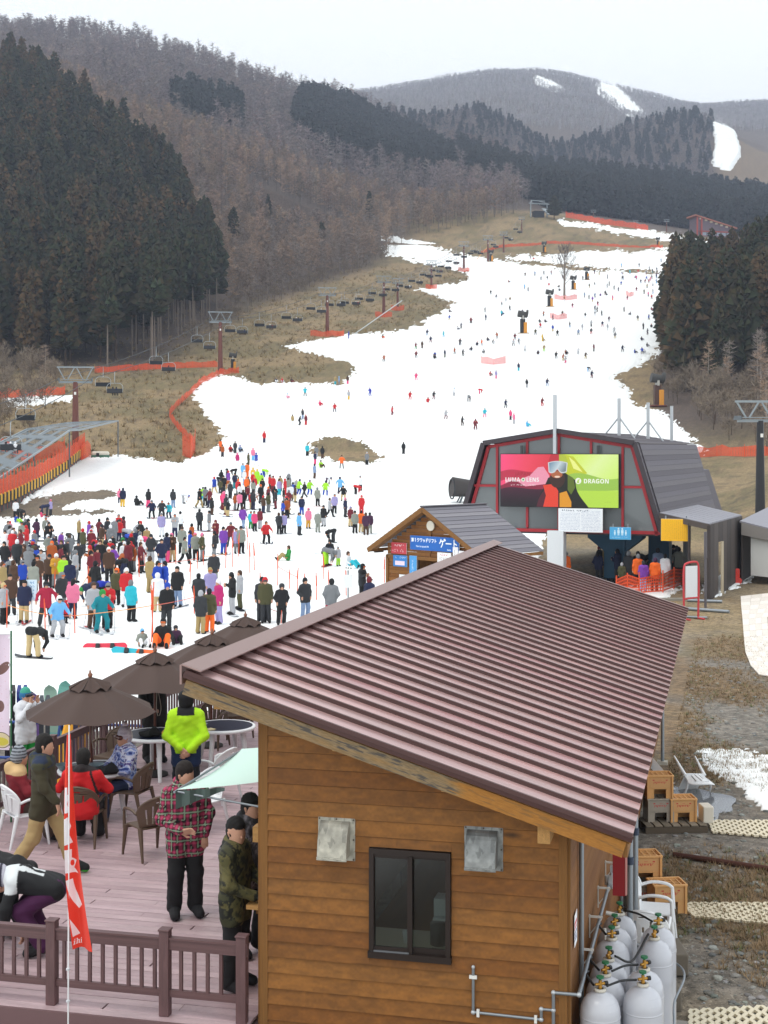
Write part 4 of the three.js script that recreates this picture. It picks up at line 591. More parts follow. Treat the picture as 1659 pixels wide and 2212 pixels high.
const STAND = { hip: [0, 0.93, 0], neck: [0, 1.44, 0], head: [0, 1.59, 0.015], look: [0, 0, 1], sL: [0.19, 1.39, 0], sR: [-0.19, 1.39, 0], eL: [0.25, 1.13, -0.03], eR: [-0.25, 1.13, -0.03], wL: [0.24, 0.89, 0.06], wR: [-0.24, 0.89, 0.06], hL: [0.09, 0.92, 0], hR: [-0.09, 0.92, 0], kL: [0.11, 0.5, 0.02], kR: [-0.11, 0.5, 0.02], aL: [0.12, 0.1, -0.03], aR: [-0.12, 0.1, -0.03], tL: [0.14, 0.05, 0.13], tR: [-0.14, 0.05, 0.13], handL: [0, -1, 0.1], handR: [0, -1, 0.1] };
const POSE = {
  stand: {},
  pockets: { eL: [0.29, 1.14, -0.08], eR: [-0.29, 1.14, -0.08], wL: [0.2, 0.95, 0.1], wR: [-0.2, 0.95, 0.1], kL: [0.13, 0.5, 0.04] },
  phone: { eL: [0.25, 1.15, 0.1], eR: [-0.25, 1.15, 0.08], wL: [0.09, 1.27, 0.3], wR: [-0.09, 1.25, 0.3], head: [0, 1.57, 0.06] },
  wave: { eL: [0.36, 1.25, 0.02], wL: [0.42, 1.0, 0.16], eR: [-0.33, 1.22, 0.05], wR: [-0.4, 0.98, 0.2], kL: [0.17, 0.5, 0.05], kR: [-0.17, 0.5, 0.05], aL: [0.22, 0.1, 0], aR: [-0.22, 0.1, 0], tL: [0.24, 0.05, 0.15], tR: [-0.24, 0.05, 0.15] },
  ski: { hip: [0, 0.8, -0.06], neck: [0, 1.27, 0.12], head: [0, 1.41, 0.17], sL: [0.19, 1.22, 0.1], sR: [-0.19, 1.22, 0.1], eL: [0.34, 1.0, 0.12], eR: [-0.34, 1.0, 0.12], wL: [0.36, 0.88, 0.36], wR: [-0.36, 0.88, 0.36], hL: [0.1, 0.8, -0.06], hR: [-0.1, 0.8, -0.06], kL: [0.17, 0.46, 0.14], kR: [-0.17, 0.46, 0.14], aL: [0.2, 0.1, -0.02], aR: [-0.2, 0.1, -0.02], tL: [0.2, 0.06, 0.16], tR: [-0.2, 0.06, 0.16] },
  board: { hip: [0, 0.8, 0], neck: [0.03, 1.28, 0.06], head: [0.05, 1.42, 0.08], look: [0.7, 0, 0.7], sL: [0.2, 1.24, 0.04], sR: [-0.17, 1.22, 0.06], eL: [0.44, 1.12, 0.05], eR: [-0.36, 1.02, 0.06], wL: [0.6, 1.0, 0.15], wR: [-0.46, 0.86, 0.2], hL: [0.1, 0.8, 0], hR: [-0.1, 0.8, 0], kL: [0.26, 0.46, 0.12], kR: [-0.26, 0.46, 0.12], aL: [0.27, 0.12, 0], aR: [-0.27, 0.12, 0], tL: [0.3, 0.08, 0.13], tR: [-0.3, 0.08, 0.13] },
  sit: { hip: [0, 0.14, 0], neck: [0, 0.66, -0.06], head: [0, 0.81, -0.03], sL: [0.19, 0.6, -0.06], sR: [-0.19, 0.6, -0.06], eL: [0.3, 0.38, 0], eR: [-0.3, 0.38, 0], wL: [0.26, 0.28, 0.24], wR: [-0.26, 0.28, 0.24], hL: [0.1, 0.15, 0], hR: [-0.1, 0.15, 0], kL: [0.2, 0.42, 0.34], kR: [-0.2, 0.42, 0.34], aL: [0.2, 0.1, 0.66], aR: [-0.2, 0.1, 0.66], tL: [0.2, 0.2, 0.76], tR: [-0.2, 0.2, 0.76] },
  bend: { hip: [0, 0.9, -0.12], neck: [0, 0.82, 0.42], head: [0, 0.68, 0.5], look: [0, -1, 0.2], sL: [0.18, 0.8, 0.36], sR: [-0.18, 0.8, 0.36], eL: [0.24, 0.5, 0.38], eR: [-0.24, 0.5, 0.38], wL: [0.16, 0.28, 0.3], wR: [-0.16, 0.28, 0.3], hL: [0.1, 0.9, -0.12], hR: [-0.1, 0.9, -0.12], kL: [0.17, 0.5, -0.02], kR: [-0.17, 0.5, -0.02], aL: [0.2, 0.1, -0.03], aR: [-0.2, 0.1, -0.03], tL: [0.22, 0.05, 0.13], tR: [-0.22, 0.05, 0.13] },
  walk: { hip: [0, 0.9, 0], kL: [0.1, 0.5, 0.2], aL: [0.1, 0.1, 0.3], tL: [0.11, 0.07, 0.46], kR: [-0.1, 0.48, -0.08], aR: [-0.1, 0.14, -0.36], tR: [-0.11, 0.06, -0.22], eL: [0.24, 1.14, -0.14], wL: [0.24, 0.92, -0.08], eR: [-0.24, 1.14, 0.08], wR: [-0.23, 0.95, 0.24] },
  chair: { hip: [0, 0.5, -0.08], neck: [0, 1.02, -0.08], head: [0, 1.17, -0.04], sL: [0.19, 0.97, -0.08], sR: [-0.19, 0.97, -0.08], eL: [0.27, 0.74, 0.04], eR: [-0.27, 0.74, 0.04], wL: [0.16, 0.72, 0.28], wR: [-0.16, 0.72, 0.28], hL: [0.1, 0.5, -0.05], hR: [-0.1, 0.5, -0.05], kL: [0.13, 0.5, 0.36], kR: [-0.13, 0.5, 0.36], aL: [0.13, 0.1, 0.34], aR: [-0.13, 0.1, 0.34], tL: [0.14, 0.05, 0.5], tR: [-0.14, 0.05, 0.5], handL: [-0.4, 0, 1], handR: [0.4, 0, 1] },
};
const lerp3 = (a, b, t) => [mix(a[0], b[0], t), mix(a[1], b[1], t), mix(a[2], b[2], t)];
const add3 = (a, b, s = 1) => [a[0] + b[0] * s, a[1] + b[1] * s, a[2] + b[2] * s];
const norm3 = (a) => { const l = Math.hypot(...a) || 1; return [a[0] / l, a[1] / l, a[2] / l]; };
const cross3 = (a, b) => [a[1] * b[2] - a[2] * b[1], a[2] * b[0] - a[0] * b[2], a[0] * b[1] - a[1] * b[0]];
function figure(over, cell, o = {}) { // geometries of body and clothes for a pose
  const J = { ...STAND, ...over }, w = o.width ?? 1, hem = o.hem ?? 0.3, out = {};
  const hc = lerp3(J.hL, J.hR, 0.5), up = norm3(add3(J.neck, hc, -1)), dn = (p, d) => add3(p, up, -d);
  const tw = 0.48, t1 = lerp3(J.sL, J.sR, (1 - tw) / 2), t2 = lerp3(J.sR, J.sL, (1 - tw) / 2), b1 = dn(lerp3(hc, J.hL, 1.05), 0.0), b2 = dn(lerp3(hc, J.hR, 1.05), 0.0);
  const hd = J.head, body = [[J.neck, hd, 0.055, 0.06], [add3(hd, [0, 0.035, -0.01]), add3(hd, [0, -0.02, 0.005]), 0.092, 0.085], [add3(hd, J.look, 0.045), add3(hd, [J.look[0] * 0.05, J.look[1] * 0.05 - 0.075, J.look[2] * 0.05]), 0.05, 0.045], [t1, b1, 0.1, 0.09], [t2, b2, 0.1, 0.09], [J.sL, J.sR, 0.06]];
  for (const s of 'LR') body.push([J['s' + s], J['e' + s], 0.05, 0.042], [J['e' + s], J['w' + s], 0.042, 0.033], [J['h' + s], J['k' + s], 0.08, 0.058], [J['k' + s], J['a' + s], 0.055, 0.042], [J['a' + s], J['t' + s], 0.04, 0.038]);
  if (!o.hands) for (const s of 'LR') body.push([J['w' + s], add3(J['w' + s], norm3(J['hand' + s]), 0.1), 0.042, 0.035]);
  out.body = boneMesh(body, cell, 0.04);
  const jk = [[t1, b1, 0.12 * w, 0.122 * w], [t2, b2, 0.12 * w, 0.122 * w], [lerp3(t1, t2, 0.5), lerp3(b1, b2, 0.5), 0.12 * w, 0.128 * w], [J.sL, J.sR, 0.076], [dn(J.neck, 0.05), add3(J.neck, up, 0.015), 0.105, 0.085], [add3(J.neck, add3(up, J.look, 0.9), -0.1), add3(J.neck, add3(up, J.look, 0.6), -0.03), 0.075, 0.07]];
  if (hem > 0.02 && !o.noHem) for (const s of 'LR') { const q = lerp3(J['h' + s], J['k' + s], hem); jk.push([s === 'L' ? b1 : b2, q, 0.12 * w, 0.124 * w]); }
  for (const s of 'LR') { jk.push([J['s' + s], J['e' + s], 0.072, 0.062], [J['e' + s], lerp3(J['e' + s], J['w' + s], 0.93), 0.061, 0.052]); }
  if (o.hood) jk.push([add3(J.neck, J.look, -0.09), add3(add3(J.neck, J.look, -0.1), up, 0.03), 0.085, 0.08]);
  if (o.hoodUp) jk.push([add3(hd, [0, 0.03, 0], 1), add3(J.neck, J.look, -0.04), 0.125, 0.115]);
  const wr = cell < 0.02 ? (x, y, z) => 0.0045 * Math.sin(y * 34 + 4 * Math.sin(x * 13 + z * 9)) * Math.sin(x * 11 + z * 13 + y * 9) + 0.0015 * Math.sin(y * 80 + x * 30) : null;
  out.jacket = boneMesh(jk, cell, 0.05, wr);
  const tr = [[J.hL, J.hR, 0.115, 0.115]]; for (const s of 'LR') tr.push([J['h' + s], J['k' + s], 0.112, 0.09], [J['k' + s], add3(lerp3(J['k' + s], J['a' + s], 0.95), [0, 0.0, 0]), 0.088, 0.088]);
  out.trousers = boneMesh(tr, cell, 0.04, wr);
  out.boots = [...'LR'].map((s) => boneMesh([[J['a' + s], J['t' + s], 0.068, 0.056], [lerp3(J['a' + s], J['k' + s], 0.3), J['a' + s], 0.06, 0.068]], cell, 0.03, (x, y) => Math.max(0, 0.012 - y) * 0.6));
  const bk = add3(hd, J.look, -0.018), H = o.hat ?? 'hat';
  if (H === 'hair') out.hat = boneMesh([[add3(bk, [0, 0.06, 0]), add3(bk, [0, 0.0, 0]), 0.1, 0.093], [add3(add3(hd, J.look, 0.04), [0, 0.075, 0]), add3(hd, [0, 0.09, 0]), 0.05, 0.06], [add3(bk, J.look, -0.02), add3(add3(bk, J.look, -0.03), [0, -0.06, 0]), 0.085, 0.07]], Math.min(cell, 0.02), 0.03, cell < 0.02 ? (x, y, z) => 0.006 * Math.sin(x * 130 + y * 60) * Math.sin(z * 120 + y * 40) : null);
  else if (H === 'long') out.hat = boneMesh([[add3(bk, [0, 0.055, 0]), add3(bk, [0, 0.0, 0]), 0.103, 0.1], [add3(bk, J.look, -0.04), add3(add3(bk, J.look, -0.06), [0, -0.2, 0]), 0.09, 0.07]], Math.min(cell, 0.03), 0.03);
  else if (H === 'helmet') out.hat = boneMesh([[add3(bk, [0, 0.06, 0]), add3(bk, [0, 0.0, 0]), 0.122, 0.112]], Math.min(cell, 0.03), 0.03);
  else out.hat = boneMesh([[add3(bk, [0, 0.085, 0]), add3(bk, [0, 0.045, 0]), 0.095, 0.108], [add3(bk, [0, 0.045, 0]), add3(add3(bk, J.look, -0.02), [0, 0.0, 0]), 0.108, 0.1]], Math.min(cell, 0.03), 0.02);
  const gR = norm3(cross3([0, 1, 0], J.look)), gc = add3(add3(hd, J.look, 0.085), [0, 0.028, 0]); out.goggles = boneMesh([[add3(gc, gR, -0.055), add3(gc, gR, 0.055), 0.036]], Math.min(cell, 0.02), 0.02);
  const side = norm3(cross3(J.look, [0, 1, 0])); out.J = J; out.side = side; return out;
}
const skiGeo = (() => { const q = []; const n = 16, f = (i, s) => { const t = i / n, z = -0.78 + 1.6 * t, w = 0.042 + 0.012 * Math.abs(t - 0.5) * 2, y = t > 0.9 ? (t - 0.9) * (t - 0.9) * 16 : t < 0.05 ? (0.05 - t) * 0.4 : 0; return [s * w * (t > 0.96 ? 0.6 : 1), y, z]; }; for (let i = 0; i < n; i++) { q.push([f(i, -1), f(i, 1), f(i + 1, 1), f(i + 1, -1)].map((p) => [p[0], p[1] + 0.022, p[2]]).reverse(), [f(i, -1), f(i, 1), f(i + 1, 1), f(i + 1, -1)].map((p) => [p[0], p[1] + 0.006, p[2]]), [f(i, -1), f(i + 1, -1), add3(f(i + 1, -1), [0, 0.02, 0]), add3(f(i, -1), [0, 0.02, 0])], [f(i, 1), f(i + 1, 1), add3(f(i + 1, 1), [0, 0.02, 0]), add3(f(i, 1), [0, 0.02, 0])]); } return quads(q); })();
const boardGeoS = (() => { const n = 24, q = [], f = (i, s, y) => { const t = i / n, e = Math.min(t, 1 - t), w = 0.15 * Math.min(1, Math.sqrt(e / 0.09)) - 0.02 * Math.sin(Math.PI * t), up = e < 0.12 ? Math.pow((0.12 - e) / 0.12, 2) * 0.06 : 0; return [-0.77 + 1.54 * t, y + up, s * w]; }; for (let i = 0; i < n; i++) { q.push([f(i, -1, 0.03), f(i, 1, 0.03), f(i + 1, 1, 0.03), f(i + 1, -1, 0.03)], [f(i, -1, 0.015), f(i + 1, -1, 0.015), f(i + 1, 1, 0.015), f(i, 1, 0.015)]); for (const s of [-1, 1]) q.push([f(i, s, 0.015), f(i + 1, s, 0.015), f(i + 1, s, 0.03), f(i, s, 0.03)]); } return quads(q); })();
const LIB = {};
const getFig = (pose, lod, hat) => { const k = pose + lod + hat; if (!LIB[k]) LIB[k] = figure(POSE[pose], [0.024, 0.04, 0.07][lod], { hat, width: 1.04, hem: pose === 'bend' || pose === 'sit' || pose === 'chair' ? 0.1 : 0.32 }); return LIB[k]; };
const COL = { black: '#17181b', charcoal: '#2e3034', grey: '#777a7e', silver: '#a9abb0', white: '#e4e6ea', navy: '#1c2444', blue: '#1d45ad', royal: '#1730a8', sky: '#6fb2e4', teal: '#0d7f8c', cyan: '#27b6c9', green: '#2b8a3e', lime: '#9fdc2e', olive: '#4b4a2e', khaki: '#a38d5e', beige: '#c2ab7d', brown: '#4c3527', rust: '#a4501c', orange: '#ef6a1f', red: '#c4232a', maroon: '#6e1f2a', crimson: '#a41e3c', pink: '#e2799b', rose: '#e0487c', magenta: '#b6246b', purple: '#7a3fa6', lavender: '#9d95c4', yellow: '#e0b53a', mustard: '#c8922b', denim: '#7d93b5', camo: '#8b8f86', plum: '#43233f', skin: '#c69a7e' };
const fab = (c) => mat(COL[c] ?? c, 0.85, { sheen: 0.25 });
const skinMat = mat('#c2937a', 0.6);
let personCount = 0;
// jacket, trousers, hat colours; pose; facing (0 looks at the viewer); gear: s skis, b board, 0 none
function crowdPerson(px, py, jk, tr, ht, pose, face, gear, label, scale = 1, group = 'people on the snow', lodForce) {
  const [x, y, D] = standAt(px, py), lod = lodForce ?? (D < 75 ? 0 : D < 140 ? 1 : 2), hatKind = ht.startsWith('h:') ? 'helmet' : ht.startsWith('l:') ? 'long' : ht.startsWith('n:') ? 'hair' : 'hat', hc = ht.replace(/^.:/, '');
  const F = getFig(pose, lod, hatKind), snow = Math.max(0, snowDepth(x, D, groundY(x, D))), o = thing('person', label, 'person', [x, y + snow + (gear === '0' ? -0.01 : 0.012), -D], face, group); o.scale.setScalar(scale);
  part('body', F.body, skinMat, o); part('jacket', F.jacket, fab(jk), o); part('trousers', F.trousers, fab(tr), o); part(hatKind === 'hat' ? 'hat' : hatKind === 'helmet' ? 'helmet' : 'hair', F.hat, fab(hc), o);
  if (lod < 2) { for (const b of F.boots) part('boot', b, fab('black'), o); if (hatKind !== 'long' && hatKind !== 'hair' && personCount % 3) part('goggles', F.goggles, mat(pick(['#15171a', '#2b2f3a', '#c05a20']), 0.2), o); }
  if (gear === 's') for (const s of 'LR') { const k = part('ski', skiGeo, mat(pick(['#c9ccd2', '#3b4658', '#a82a30', '#e2e4e8', '#22242a']), 0.4), o); k.position.set(F.J['a' + s][0], 0, F.J['a' + s][2]); if (lod < 2) { const h = F.J['w' + s]; part('ski_pole', rod(h, [h[0] * 1.25, 0, h[2] - 0.25], 0.008, 0.008, 5), mat('#8a8d92', 0.4), o); } }
  if (gear === 'b') { const k = part('snowboard', boardGeoS, mat(pick(['#2a2d34', '#b23038', '#3f5f9a', '#c9ccd2', '#3d3a2e']), 0.4), o); k.position.set(0, pose === 'sit' ? 0.04 : -0.01, pose === 'sit' ? 0.68 : 0); }
  personCount++; return o;
}
